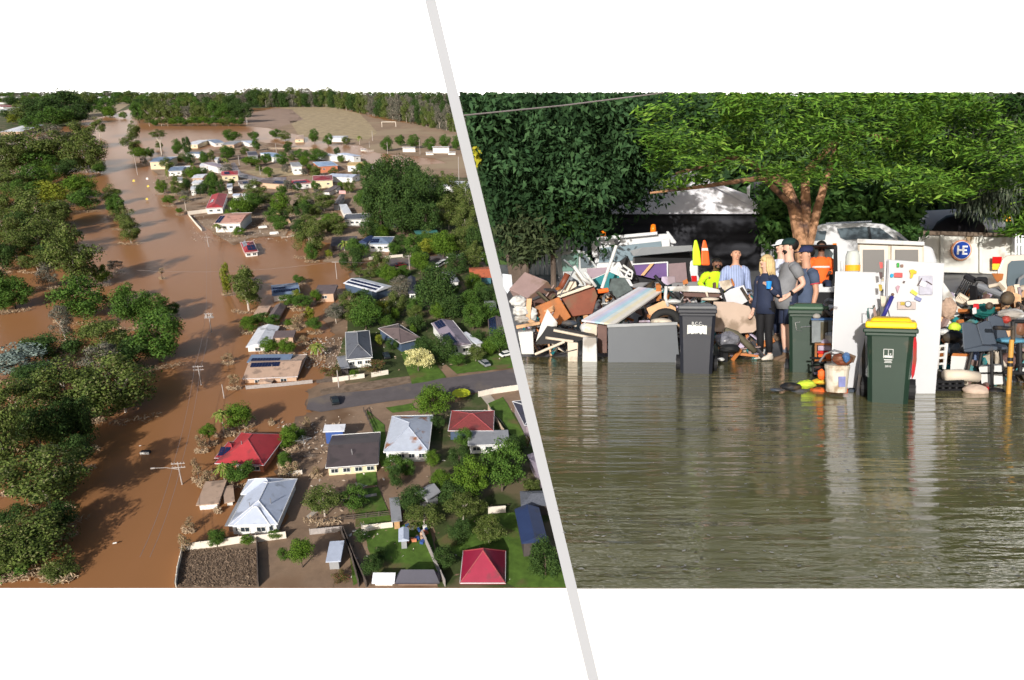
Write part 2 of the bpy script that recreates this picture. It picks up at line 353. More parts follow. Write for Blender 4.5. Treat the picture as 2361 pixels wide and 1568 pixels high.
def house(label, short, A, B, D, z, He=3.0, Hr=1.7, roof='hipx', rm='red', wm='white', zb=.1, cap=None, win=2, solar=(), pipes=0, fill=False, name='house', ins=None, over=.45, group=None, cat='house'):
    a, b, d = (GL(*P(z, *q), zb + He) for q in (A, B, D))
    a.z = b.z = d.z = 0
    ex = (b - a).normalized(); ey = Vector((-ex.y, ex.x, 0)); w = (b - a).length; dep = max(1.5, (d - a).dot(ey)); sk = (d - a).dot(ex)
    a = a + ex * sk * .5; c = a + ex * w / 2 + ey * dep / 2
    yaw = math.atan2(ex.y, ex.x)
    H = thing(name, label, cat, TRS((c.x, c.y, zb), yaw), group)
    HOUSES.append((Vector((c.x, c.y, 0)), short, max(w, dep) / 2))
    x, y = w / 2, dep / 2; wx, wy = x - over, y - over
    wall = MB().box((0, 0, (He - 3) / 2), (2 * wx, 2 * wy, He + 3)); wall.build('wall', MW[wm], H)
    r = MB(); e0, e1 = He - .12, He + .1
    E0 = [(-x, -y, e0), (x, -y, e0), (x, y, e0), (-x, y, e0)]; E1 = [(p[0], p[1], e1) for p in E0]
    t_ = He + Hr; lines = []
    if roof in ('hipx', 'hipy'):
        i = ins if ins is not None else min(x, y)
        if roof == 'hipx': i = min(i, x - .05); R0, R1 = (-x + i, 0, t_), (x - i, 0, t_); F = [(4, 5, 9, 8), (6, 7, 8, 9), (5, 6, 9), (7, 4, 8)]; lines = [(E1[0], R0), (E1[3], R0), (E1[1], R1), (E1[2], R1), (R0, R1)]
        else: i = min(i, y - .05); R0, R1 = (0, -y + i, t_), (0, y - i, t_); F = [(4, 5, 8), (5, 6, 9, 8), (6, 7, 9), (7, 4, 8, 9)]; lines = [(E1[0], R0), (E1[1], R0), (E1[2], R1), (E1[3], R1), (R0, R1)]
    elif roof == 'gabx': R0, R1 = (-x, 0, t_), (x, 0, t_); F = [(4, 5, 9, 8), (6, 7, 8, 9), (5, 6, 9), (7, 4, 8)]; lines = [(R0, R1)]
    elif roof == 'gaby': R0, R1 = (0, -y, t_), (0, y, t_); F = [(4, 5, 8), (5, 6, 9, 8), (6, 7, 9), (7, 4, 8, 9)]; lines = [(R0, R1)]
    else: R0, R1 = (-x, y, t_), (x, y, t_); F = [(4, 5, 9, 8), (6, 7, 8, 9), (5, 6, 9), (7, 4, 8)]
    r.add(E0 + E1 + [R0, R1], F + [(3, 2, 1, 0), (0, 1, 5, 4), (1, 2, 6, 5), (2, 3, 7, 6), (3, 0, 4, 7)])
    rf = r.build('roof', MR[rm], H)
    if cap and lines:
        cb = MB()
        for p, q in lines: cb.tube([p, q], .11, 5)
        cb.build('ridge_cap', MR[cap] if cap in MR else m_cap, rf)
    if cap is not None or win >= 2:
        g = MB(); g.tube([E1[0], E1[1], E1[2], E1[3], E1[0]], .1, 5)
        g.build('gutter', m_wframe if wm in ('white', 'cream') else m_cap, rf)
    pxw = w * pxm(Vector((c.x, c.y, 0)))
    if win and He > 1.2:
        def one(cx, cy, rz, ww=1.5, hh=1.0):
            Mx = Matrix.Translation((cx, cy, min(He * .55, He - .95))) @ Matrix.Rotation(rz, 4, 'Z')
            fr = MB()
            for q, s_ in (((0, -.04, hh / 2), (ww + .16, .1, .1)), ((0, -.04, -hh / 2), (ww + .16, .12, .1)), ((-ww / 2, -.04, 0), (.09, .1, hh)), ((ww / 2, -.04, 0), (.09, .1, hh)), ((0, -.04, 0), (.06, .08, hh))): fr.box(q, s_)
            f = fr.build('window', m_wframe, H); f.matrix_basis = Mx
            pn = MB().box((0, 0, 0), (ww, .05, hh)).build('pane', m_pane, f)
        n = win if pxw > 45 else min(win, 2)
        for k in range(n): one((-wx + 2 * wx * (k + .5) / n), -wy - .01, 0, min(1.6, 1.2 * wx / n))
        if pxw > 60:
            for k in range(2): one(-wx - .01, -wy + 2 * wy * (k + .5) / 2, -math.pi / 2)
    slopes = dict(near=(E1[0], E1[1], R0, R1), far=(E1[2], E1[3], R1, R0), left=(E1[3], E1[0], R1 if roof[-1] == 'y' else R0, R0), right=(E1[1], E1[2], R0 if roof[-1] == 'y' else R1, R1))
    for (sd_, u0, u1, v0, v1, nx, ny) in solar:
        p0, p1, q0, q1 = (Vector(k) for k in slopes[sd_]); nn = (p1 - p0).cross(q0 - p0).normalized()
        if nn.z < 0: nn = -nn
        L0 = (p1 - p0).length; dn = (p1 - p0).normalized(); up = nn.cross(dn)
        if up.z < 0: up = -up
        hs = (q0 - p0).dot(up)
        for i in range(nx):
            for j in range(ny):
                ua, ub = u0 + (u1 - u0) * (i + .05) / nx, u0 + (u1 - u0) * (i + .95) / nx; va, vb = v0 + (v1 - v0) * (j + .05) / ny, v0 + (v1 - v0) * (j + .95) / ny
                pts = [p0 + dn * L0 * u + up * hs * v + nn * .07 for u, v in ((ua, va), (ub, va), (ub, vb), (ua, vb))]
                MB().prism(pts, nn * .06).build('solar_panel', m_pv, rf)
    for k in range(pipes):
        rr = random.Random(len(HOUSES) * 7 + k); u = rr.uniform(-.5, .5) * x; vv = -y * rr.uniform(.3, .6)
        MB().tube([(u, vv, He), (u, vv, He + Hr + .2)], .09, 6).build('vent_pipe', m_pipe, rf)
    return H
house('red hip-roofed house standing in brown flood water with solar panels on its wing', 'the red hip-roofed house in the water', (440, 565), (826, 580), (462, 318), 6, 1.8, 3.0, 'hipy', 'red', 'orange', 0, 'blush', 3, pipes=1)
house('low red wing with eight solar panels jutting from the red hip-roofed house', 'the red wing', (398, 520), (560, 525), (400, 390), 6, 1.7, 1.7, 'hipx', 'red', 'orange', 0, 'blush', 0, (('near', .1, .6, .15, .75, 2, 4),), name='house_wing', cat='house wing')
house('pale blue-white hip-roofed house with several hips standing in muddy water', 'the pale blue-white hip-roofed house', (530, 1042), (912, 1032), (575, 690), 6, 2.2, 2.2, 'hipy', 'ice', 'white', 0, 'white', 3, pipes=2)
house('front wing with a small hip roof on the pale blue-white house', 'the front wing', (508, 1050), (800, 1045), (556, 890), 6, 2.1, 2.0, 'hipx', 'ice', 'white', 0, 'white', 2, name='house_wing', cat='house wing')
house('back wing with a low hip roof on the pale blue-white house', 'the back wing', (585, 800), (862, 790), (572, 690), 6, 2.3, 1.9, 'hipx', 'ice', 'white', 0, 'white', 0, name='house_wing', cat='house wing')
house('flat grey patio roof on posts against the pale blue-white house', 'the grey patio roof', (480, 1042), (552, 1040), (505, 795), 6, 1.7, .2, 'flat', 'greyc', 'brown', 0, None, 0, name='patio_shelter', cat='patio')
house('tan flat-roofed shed with a white front standing in brown water', 'the tan shed', (235, 882), (412, 866), (240, 712), 6, 1.6, .35, 'flat', 'tan', 'white', -.2, None, 0, name='shed', cat='shed')
house('narrow tan lean-to between the tan shed and the pale blue house', 'the tan lean-to', (415, 868), (497, 850), (415, 748), 6, 1.3, .3, 'flat', 'tan', 'white', -.2, None, 0, name='shed', cat='shed')
H0 = house('long dark brown gabled house with cream front on a muddy block', 'the long dark brown gabled house', (769, 1079), (890, 1070), (749, 1006), 0, 2.0, 1.5, 'gabx', 'choc', 'cream', .15, None, 4, pipes=2)
house('blue shed with a white roof behind the dark brown gabled house', 'the blue shed', (1200, 312), (1368, 305), (1190, 268), 6, 3.2, .4, 'flat', 'white', 'bluewall', .15, None, 0, name='shed', cat='shed')
house('white pyramid-roofed house with rust patches across its roof sheets', 'the rusty-roofed house', (393, 556), (716, 548), (290, 300), 7, 2.6, 2.2, 'hipy', 'rust', 'white', .2, 'rust', 4, pipes=1, ins=7)
house('red tiled hip-roofed house beside the round green street tree', 'the red tiled house', (835, 405), (1160, 405), (735, 260), 7, 2.4, 1.9, 'hipx', 'tile', 'navy', .2, 'blush', 0)
house('grey sheet-roofed extension on the red tiled house', 'the grey extension', (925, 510), (1222, 500), (905, 412), 7, 2.2, .3, 'flat', 'greyc', 'white', .2, None, 3, name='house_extension', cat='extension')
house('dark solar-covered roof with white edge over a mauve wall at the panel', 'the mauve-walled house', (1345, 365), (1560, 340), (1210, 195), 7, 3.0, 1.2, 'hipx', 'dark', 'mauve', .2, 'white', 0)
house('long grey gabled shed in dappled shade between dark trees', 'the grey gabled shed', (650, 915), (745, 965), (512, 735), 7, 2.6, 1.2, 'gaby', 'greyc', 'grey', .2, None, 0, name='shed', cat='shed')
house('narrow grey garden shed with a timber end at the lawn edge', 'the narrow garden shed', (380, 1055), (455, 1045), (332, 895), 7, 2.0, .3, 'flat', 'greyc', 'woodwall', .25, None, 0, name='shed', cat='shed')
house('small pale blue garden shed on the fenced lawn', 'the small pale blue shed', (432, 1195), (508, 1188), (396, 1110), 7, 2.0, .5, 'gaby', 'ice', 'grey', .25, None, 0, name='shed', cat='shed')
house('dark crimson hip-roofed house cut by the bottom edge of the plain', 'the dark crimson house', (925, 1500), (1250, 1500), (815, 1268), 7, .5, 3.6, 'hipy', 'crim', 'dark', .25, 'blush', 0)
house('charcoal tiled house with a hip roof at the bottom edge of the plain', 'the charcoal tiled house', (400, 1498), (720, 1498), (392, 1440), 7, .7, 2.0, 'hipx', 'dark', 'brown', .25, None, 0)
house('white sheet-roofed annex of the charcoal tiled house', 'the white annex', (228, 1498), (392, 1498), (222, 1470), 7, .7, .9, 'flat', 'white', 'white', .25, None, 0, name='house_annex', cat='annex')
house('large navy-roofed shed with dark sides on the shaded lawn', 'the dark-roofed shed', (1372, 1205), (1560, 1190), (1180, 972), 7, 3.2, 1.0, 'gaby', 'navy', 'dark', .25, None, 0, name='shed', cat='shed')  # blue roof lying in shadow; the shadow is put into its dark colour
house('mauve-roofed house half hidden by the panel above the dark tiled one', 'the mauve-roofed house', (1440, 745), (1620, 720), (1326, 578), 7, 2.6, 1, 'gaby', 'mauve', 'mauve', .25, None, 0)
house('dark mottled roof in tree shade beside the panel', 'the dark mottled house', (1300, 940), (1560, 935), (1280, 838), 7, 2.5, 1.1, 'hipx', 'slate', 'dark', .25, None, 0)
house('low curved pale blue carport roof in the muddy lower yard', 'the pale blue carport', (1235, 1325), (1352, 1318), (1220, 1180), 6, 1.9, .4, 'flat', 'ice', 'grey', .2, None, 0, name='carport', cat='carport')
house('peach tiled building with a blue solar roof strip deep in brown water', 'the peach building with solar panels', (345, 1208), (768, 1190), (340, 1040), 4, 1.4, 1.5, 'gabx', 'peach', 'peach', -.1, None, 2, (('near', .06, .6, .68, .98, 10, 1),), pipes=1)
house('blue-grey roof strip along the back of the peach building', 'the blue roof strip', (345, 1080), (672, 1075), (340, 1030), 4, 2.4, .4, 'flat', 'blue', 'grey', -.1, None, 0, (('near', .08, .75, .1, .5, 10, 1),), name='roof_annex', cat='annex')
house('small gabled porch on the front of the peach building', 'the peach porch', (425, 1240), (532, 1238), (428, 1185), 4, .9, .6, 'gaby', 'peach', 'peach', -.1, None, 0, name='porch', cat='porch')
house('white gable-fronted house with a pale roof standing in brown water', 'the white gable-fronted house', (365, 962), (540, 955), (368, 812), 4, 1.7, 1.0, 'gaby', 'white', 'white', -.1, None, 1, pipes=1)
house('peach shed with a dark roof joined to the white gable-fronted house', 'the peach shed', (540, 890), (700, 884), (530, 852), 4, 2.6, .6, 'flat', 'brown', 'peach', -.1, None, 0, name='shed', cat='shed')
house('brown-roofed flooded house between green shrubs in the water', 'the brown-roofed flooded house', (530, 745), (625, 742), (490, 645), 4, 1.2, 1.0, 'gaby', 'brown', 'peach', -.1, None, 0)
house('peach low wing beside the brown-roofed flooded house', 'the peach low wing', (402, 715), (500, 712), (390, 660), 4, 1.1, .6, 'flat', 'peach', 'peach', -.1, None, 0, name='house_wing', cat='house wing')
house('blue-roofed white house with two rows of solar panels in flood water', 'the blue solar-roofed house', (522, 570), (738, 548), (505, 490), 4, 2.4, 1.1, 'gabx', 'blue', 'white', -.1, None, 0, (('near', .05, .95, .3, .62, 10, 1), ('near', .05, .5, .72, .95, 6, 1)))
house('dull brown-roofed peach house at the water edge behind shrubs', 'the dull brown-roofed house', (868, 553), (1025, 550), (840, 500), 4, 3.2, .7, 'flat', 'brown', 'peach', 0, None, 1)
house('white-roofed navy house with two long strips of solar panels', 'the white-roofed navy house', (1215, 575), (1345, 530), (1160, 442), 4, 3.2, 1.0, 'gaby', 'white', 'navy', .1, None, 0, (('left', .05, .95, .15, .45, 9, 1), ('left', .05, .95, .6, .9, 9, 1)))
house('slate grey hip-roofed house with white front behind a white fence', 'the slate grey hip-roofed house', (1135, 1058), (1335, 1040), (1036, 855), 4, 2.8, 2.0, 'hipy', 'slate', 'white', .2, 'greyc', 3, ins=6)
house('brown hip-roofed house in shade behind the cream flowering tree', 'the brown hip-roofed house', (1475, 945), (1638, 905), (1356, 815), 4, 2.8, 1.8, 'hipx', 'brown', 'navy', .2, 'brown', 0)
house('long mauve-grey roofed house with scattered solar panels and white front', 'the long solar-panelled house', (1870, 970), (2050, 945), (1742, 782), 4, 3.0, 1.2, 'gaby', 'mauve', 'white', .2, None, 2, (('left', .02, .3, .2, .9, 4, 3), ('left', .55, .95, .15, .8, 5, 3)))
house('white-roofed annex beside the long solar-panelled house', 'the white-roofed annex', (2052, 948), (2104, 935), (1986, 855), 4, 2.6, .3, 'flat', 'white', 'white', .2, None, 0, name='annex', cat='annex')
house('small flat grey carport beside the slate grey house', 'the small grey carport', (1042, 1130), (1112, 1120), (1012, 1040), 4, 2.0, .2, 'flat', 'greyc', 'dark', .2, None, 0, name='carport', cat='carport')
house('dark-roofed house with a white end wall among thick trees', 'the dark-roofed house among trees', (860, 745), (965, 740), (760, 560), 'N', 2.8, 1, 'gaby', 'dark', 'white', .2, None, 1)
house('grey hip-roofed house partly under the big dark tree by the road', 'the grey house by the road', (1320, 610), (1468, 598), (1180, 492), 'N', 2.6, 1.2, 'hipx', 'greyc', 'white', .2, None, 0)
house('bright orange tiled house with teal side wall beside the road', 'the orange tiled house', (1585, 558), (1850, 550), (1530, 438), 'N', 2.8, 1.3, 'gabx', 'orange', 'teal', .2, None, 0)
house('pale grey roof slab of a house beside the panel among trees', 'the pale grey slab roof', (1790, 965), (1930, 960), (1700, 852), 'N', 2.8, .4, 'flat', 'greyc', 'dark', .2, None, 0)
house('brown-roofed house whose side slope is covered in solar panels', 'the solar-covered brown house', (1880, 1290), (2100, 1285), (1700, 1060), 'N', 2.8, 1.2, 'gaby', 'brown', 'white', .2, None, 1, (('left', .03, .85, .1, .9, 8, 4),))
house('blue-grey roofed white house with a solar array behind round shrubs', 'the blue-grey house behind shrubs', (378, 152), (640, 152), (352, 62), 'N', 3.4, 1.4, 'hipx', 'blue', 'white', .12, None, 3, (('near', .05, .45, .2, .8, 5, 2),))
house('dark navy side wing of the blue-grey house behind shrubs', 'the navy wing', (268, 130), (375, 135), (255, 58), 'N', 3.0, .8, 'gaby', 'navy', 'navy', .12, None, 0, name='house_wing', cat='house wing')
house('green-roofed shed behind the big bright shrub by the dirt track', 'the green-roofed shed', (1625, 105), (1795, 95), (1605, 70), 4, 3.0, .6, 'gabx', 'green', 'dark', .15, None, 0, name='shed', cat='shed')
house('low dark brown roof behind the palm and dense shrub', 'the low dark brown roof', (978, 190), (1180, 180), (970, 120), 4, 2.2, .9, 'gabx', 'choc', 'dark', .1, None, 0)
V = 'M'
house('long white house with a slate roof beside the dark pines', 'the long white slate-roofed house', (1232, 1382), (1632, 1372), (1196, 1300), V, 3.6, .8, 'gabx', 'slate', 'white', .12, None, 5)
house('white flat-roofed link behind the long white slate-roofed house', 'the white flat link', (1190, 1290), (1312, 1282), (1126, 1155), V, 3.2, .3, 'flat', 'white', 'white', .12, None, 0, name='house_link', cat='annex')
house('grey-roofed back wing beyond the white flat link', 'the grey back wing', (1118, 1150), (1215, 1148), (1040, 1010), V, 3.2, .8, 'gaby', 'brown', 'grey', .12, None, 0, name='house_wing', cat='house wing')
house('maroon hip-roofed cream house on high stumps in the village', 'the maroon-roofed cream house', (740, 788), (1050, 775), (700, 712), V, 5.0, 1.4, 'hipx', 'maroon', 'cream', .12, None, 3)
house('brown carport roof in front of the maroon-roofed cream house', 'the brown carport', (985, 960), (1102, 962), (925, 860), V, 2.6, .3, 'flat', 'brown', 'white', .12, None, 0, name='carport', cat='carport')
house('low red-roofed house with a dark solar strip beside the lane', 'the low red solar house', (395, 845), (665, 822), (375, 782), V, 3.4, .9, 'gabx', 'red', 'white', .12, None, 2, (('near', .05, .8, .2, .8, 6, 1),))
house('purple-brown gabled house at the bend of the lane', 'the purple-brown gabled house', (95, 890), (288, 842), (55, 765), V, 3.4, 1.0, 'gaby', 'brown', 'peach', .12, None, 1, (('left', .5, .9, .2, .8, 2, 1),))
house('blue-roofed house with orange walls and verandah', 'the blue-roofed orange house', (785, 570), (1085, 552), (740, 500), V, 4.6, 1.4, 'hipx', 'sky', 'orange', .12, None, 3)
house('yellow-roofed white house beside the pale flooded ground', 'the yellow-roofed white house', (1265, 555), (1540, 550), (1255, 500), V, 4.4, .9, 'gabx', 'yellow', 'white', .12, None, 3)
house('white house with a pale blue hip roof at the flooded field edge', 'the pale blue hip-roofed white house', (1235, 425), (1356, 412), (1190, 358), V, 4.6, 1.2, 'hipx', 'ice', 'white', .12, None, 1)
house('plain white cottage beside thick green trees', 'the plain white cottage', (955, 438), (1090, 420), (915, 362), V, 4.0, .9, 'gaby', 'white', 'white', .12, None, 1)
house('gabled house with one white and one blue roof slope', 'the half blue gabled house', (1180, 790), (1315, 742), (1086, 672), V, 3.6, 1.2, 'gaby', 'ice', 'white', .12, None, 1)
house('tall white block house with a grey skillion roof beside a grey shrub', 'the tall white block house', (385, 570), (535, 562), (388, 512), V, 6.0, .5, 'flat', 'greyc', 'white', .12, None, 2)
house('bright blue-roofed white house beside the flooded lane', 'the bright blue-roofed house', (15, 428), (168, 415), (0, 352), V, 4.6, 1, 'gabx', 'sky', 'white', .12, None, 1)
house('cream wrecked house with torn roof at the flooded paddock edge', 'the cream wrecked house', (470, 150), (612, 146), (420, 85), V, 3, 1, 'hipx', 'peach', 'cream', .1, None, 1)
house('white house front standing beyond the round trees in the flood', 'the white house in the far flood', (1070, 180), (1165, 140), (1038, 92), V, 3.6, 1, 'gaby', 'white', 'white', .1, None, 1)
V = 'K'
house('blue-roofed cream house on the flooded bank nearest the river', 'the blue-roofed cream house', (160, 497), (452, 490), (180, 425), V, 5.6, 1.0, 'gabx', 'blue', 'cream', .12, None, 4)
house('pale blue-roofed house behind the palms near the river bank', 'the pale blue-roofed house', (415, 640), (635, 632), (430, 570), V, 3.6, 1.0, 'gabx', 'blue', 'white', .12, None, 3)
house('white house with a dusty mauve hip roof in the village', 'the dusty mauve-roofed house', (1035, 590), (1208, 572), (988, 508), V, 4.4, 1.0, 'hipx', 'mauve', 'white', .12, None, 2)
house('scarlet hip-roofed cream house beside the lane with solar panels', 'the scarlet hip-roofed house', (1215, 706), (1482, 692), (1175, 645), V, 4.2, 1.6, 'hipx', 'red', 'cream', .12, None, 3, (('near', .2, .5, .2, .8, 3, 2),))
house('low dark brown house with a dark solar patch behind a round tree', 'the low dark brown house', (1470, 850), (1722, 832), (1460, 785), V, 3, .9, 'hipx', 'brown', 'white', .12, None, 2, (('near', .2, .5, .2, .8, 3, 2),))
house('large rose-red hip-roofed house with white front above the long wall', 'the large rose-red house', (1055, 1205), (1320, 1190), (965, 1008), V, 3.2, 1.8, 'hipy', 'red', 'white', .12, None, 3, (('left', .5, .72, .3, .7, 2, 1),))
house('salmon-roofed white gabled house with a long solar strip', 'the salmon-roofed house', (1250, 1440), (1660, 1430), (1125, 1290), V, 4.4, 1.4, 'gabx', 'salmon', 'white', .12, None, 4, (('near', .02, .22, .05, .95, 2, 4),))
house('small red hip-roofed white cottage sunk to its windows in the flood', 'the small red cottage in the flood', (215, 1402), (330, 1390), (133, 1318), 2, 2.0, 1.6, 'hipx', 'red', 'white', -.1, None, 2, (('left', .1, .6, .2, .8, 2, 2), ('near', .3, .9, .2, .8, 2, 2)))
for a, b, d, rm, wm, lab, sh in (((768, 230), (942, 228), (750, 165), 'white', 'cream', 'cream house with an untidy white roof far behind the round trees', 'the cream house far behind'), ((1020, 215), (1180, 205), (1030, 155), 'blue', 'white', 'white two-storey house with a blue roof far in the village', 'the two-storey blue house'),
      ((1268, 232), (1462, 230), (1258, 185), 'greyc', 'peach', 'long peach house with a grey roof at the water edge', 'the long peach house'), ((1565, 215), (1712, 205), (1545, 175), 'ice', 'white', 'white house with an ice blue roof next to the flooded road', 'the ice blue-roofed house'),
      ((1605, 402), (1752, 395), (1595, 340), 'dark', 'grey', 'dark solar-roofed house behind the bright round trees', 'the dark solar-roofed house'), ((760, 395), (872, 380), (745, 345), 'blue', 'white', 'small white house with a grey-blue roof between dense trees', 'the small grey-blue house'),
      ((790, 745), (962, 740), (775, 690), 'white', 'peach', 'long white flat roof in the middle of the village', 'the long white flat roof'), ((770, 830), (912, 825), (760, 785), 'white', 'white', 'white flat-roofed shed beside a dark tree clump', 'the white flat-roofed shed'),
      ((735, 930), (822, 925), (728, 868), 'white', 'white', 'little white shed at the foot of the palms', 'the little white shed'),
      ((1105, 470), (1160, 468), (1100, 430), 'white', 'white', 'narrow white house between tall trees beside the flooded lane', 'the narrow white house'), ((530, 790), (610, 785), (525, 735), 'greyc', 'white', 'small grey-roofed house behind the river bank palms', 'the small grey-roofed house'), ((1390, 1020), (1495, 1018), (1385, 988), 'ice', 'white', 'low pale shed in the yard beside the large rose-red house', 'the low pale shed'),
      ((1525, 1045), (1590, 1040), (1520, 990), 'white', 'white', 'white garden shed near the large rose-red house', 'the white garden shed'), ((880, 565), (1000, 560), (870, 525), 'white', 'white', 'white cottage beside the dusty mauve-roofed house', 'the white cottage'), ((1290, 905), (1375, 900), (1280, 830), 'white', 'white', 'white shed in front of the scarlet house', 'the white shed'), ((640, 600), (720, 596), (640, 560), 'white', 'cream', 'white outbuilding next to the blue-roofed cream house', 'the white outbuilding')):
    house(lab, sh, a, b, d, V, 3.4, .8, 'gabx', rm, wm, .12, None, 2)
V = 'J'
for a, b, d, rm, wm, He, lab, sh in (((0, 212), (205, 208), (0, 178), 'white', 'white', 3, 'white-roofed far house nearest the frame side on the hill', 'the far white hill house'), ((-10, 275), (172, 300), (0, 232), 'tile', 'white', 3, 'red-roofed far house on the hill below a white one', 'the far red hill house'),
      ((-10, 370), (75, 350), (0, 308), 'white', 'white', 3, 'white far house above the sloping green verge', 'the far house above the verge'), ((230, 690), (572, 585), (110, 632), 'white', 'peach', 4, 'long white-roofed hall with peach end among river trees', 'the long white-roofed hall'),
      ((1640, 150), (1722, 140), (1630, 112), 'white', 'white', 3, 'small white far house beyond the round hill trees', 'the small white far house'), ((1745, 185), (1835, 180), (1738, 140), 'white', 'cream', 3, 'cream far house above the bare river bank', 'the cream far house'),
      ((1905, 110), (2015, 105), (1890, 68), 'white', 'white', 3, 'white far house near the edge of the far wood', 'the white far house by the wood'), ((1530, 170), (1690, 95), (1500, 150), 'ice', 'white', 3, 'long pale blue far roof along the hill road', 'the long pale blue far roof'),
      ((290, 100), (410, 90), (270, 62), 'navy', 'white', 3, 'navy-roofed far house on the hill', 'the navy-roofed far house'), ((90, 150), (240, 140), (80, 112), 'white', 'white', 3, 'white far house among hill trees', 'the white far house among trees'), ((900, 220), (1040, 195), (880, 180), 'mauve', 'white', 3, 'mauve-roofed far house behind the dark hill trees', 'the mauve-roofed far house')):
    house(lab, sh, a, b, d, V, He, .8, 'gabx', rm, wm, .12, None, 0)
house('long low white shed beside the panel at the wet sports field', 'the long low white shed', (1890, 845), (2090, 850), (1858, 800), 2, 3.5, .5, 'gabx', 'white', 'white', .12, None, 0, name='shed', cat='shed')
# ================================================================ TREES OF THE PLAIN
LC = dict(gum=MLEAF('leaf_gum', (.04, .066, .014), (.11, .15, .032), (.16, .17, .07)), dense=MLEAF('leaf_dense', (.028, .075, .012), (.08, .15, .025)), bright=MLEAF('leaf_bright', (.04, .095, .01), (.105, .18, .02)),
          dark=MLEAF('leaf_dark', (.018, .045, .012), (.055, .1, .024)), ash=MLEAF('leaf_ash', (.1, .14, .13), (.22, .28, .25)), lime=MLEAF('leaf_lime', (.09, .13, .012), (.2, .22, .025)), cream=MLEAF('leaf_cream', (.42, .4, .15), (.75, .7, .35)),
          brown=MLEAF('leaf_muddy', (.2, .13, .08), (.42, .3, .19), (.1, .14, .04)), palm=MLEAF('leaf_palm', (.06, .11, .015), (.17, .22, .04), (.3, .24, .1)), wine=MLEAF('leaf_wine', (.1, .05, .03), (.1, .13, .03), (.25, .06, .06)),
          grey=MLEAF('leaf_grey_gum', (.07, .075, .06), (.16, .16, .12), (.25, .2, .17)))
m_bark = M('bark_pale', (.5, .44, .38), .9, .25, 4); m_barkd = M('bark_dark', (.12, .09, .07), .9, .3, 4); m_straw = MLEAF('flood_straw', (.22, .15, .09), (.5, .38, .26))
PROTO = {}
SHAPE = dict(gum=(30, 7000, .34, .75, 0.038, -.8, .1), grey=(28, 4200, .34, .75, 0.038, -.8, .1), dense=(46, 7500, .33, .85, 0.04, -.85, .1), bright=(40, 7000, .34, .85, 0.04, -.85, .1), dark=(42, 7000, .34, .85, 0.04, -.85, .1),
             ash=(30, 3600, .33, .75, .055, -.6, .1), lime=(30, 3000, .34, .8, .055, -.8, 0), cream=(30, 3400, .3, .8, .045, -.5, .15), brown=(16, 1300, .36, .9, .06, -.9, -.2), wine=(22, 2200, .34, .8, .05, -.8, 0))
def palm_cloud(seed):
    rng = np.random.default_rng(seed); V = []; F = []; n = 0
    for k in range(26):
        az = rng.uniform(0, 6.283); el = rng.uniform(-.2, 1.15); ln = rng.uniform(.8, 1.1); d = np.array([math.cos(az), math.sin(az)]); prev = np.zeros(3)
        for j in range(9):
            s = (j + 1) / 9; r_ = ln * s; p = np.array([d[0] * r_ * math.cos(el), d[1] * r_ * math.cos(el), .25 + math.sin(el) * r_ - .75 * s * s])
            for sg in (-1, 1):
                side = np.array([-d[1], d[0], 0]) * sg * .2 * (1 - s * .6) + np.array([d[0] * .06, d[1] * .06, -.1])
                V += [prev, p, p + side, prev + side * .9]; F.append((n, n + 1, n + 2, n + 3)); n += 4
            prev = p
    return np.array(V), np.array(F)
def crown_mesh(kind, var):
    k = (kind, var)
    if k in PROTO: return PROTO[k]
    if kind == 'palm': v, f = palm_cloud(var + 5)
    else:
        nc, nl, cs, fl, lf, low, gap = SHAPE[kind]
        C, Nn, cs_, rng = crown_cloud(hash_(kind) + var, nc, nl, cs, fl, lf, low, gap)
        v, f = quads(rng, C, Nn, lf, lf * .75)
    o = raw('crown', v, f, LC[kind]); me = o.data; bpy.data.objects.remove(o)
    t = MB(); rr = random.Random(var + 3)
    if kind == 'palm': t.tube([(0, 0, 0), (.02, .01, .5), (0, 0, 1.02)], [.035, .025, .022], 6)
    else:
        t.tube([(0, 0, -.05), (.02, 0, .3), (.0, .02, .62), (.03, 0, .95)], [.05, .04, .03, .012], 6)
        for i in range(5):
            a = rr.uniform(0, 6.28); z0 = rr.uniform(.35, .65); t.tube([(.01, 0, z0), (math.cos(a) * .14, math.sin(a) * .14, z0 + .2), (math.cos(a) * .3, math.sin(a) * .3, z0 + .38)], [.022, .016, .006], 5)
    o = t.build('trunk', m_bark if kind in ('gum', 'grey', 'palm', 'ash') else m_barkd); tm = o.data; bpy.data.objects.remove(o)
    PROTO[k] = (me, tm); return PROTO[k]
def hash_(s): return sum(ord(c) * (i + 1) for i, c in enumerate(s))
KW = dict(gum='olive gum tree', grey='grey thin-leaved tree', dense='dense green tree', bright='bright green tree', dark='dark green tree', ash='silver-grey gum tree', lime='yellow-green shrub', cream='cream flowering tree', brown='muddy bent shrub', palm='palm tree', wine='reddish leafy shrub')
NMK = dict(gum='gum_tree', grey='gum_tree', dense='leafy_tree', bright='leafy_tree', dark='leafy_tree', ash='gum_tree', lime='shrub', cream='flowering_tree', brown='muddy_shrub', palm='palm_tree', wine='shrub')
TREES = []; nvar = [0]
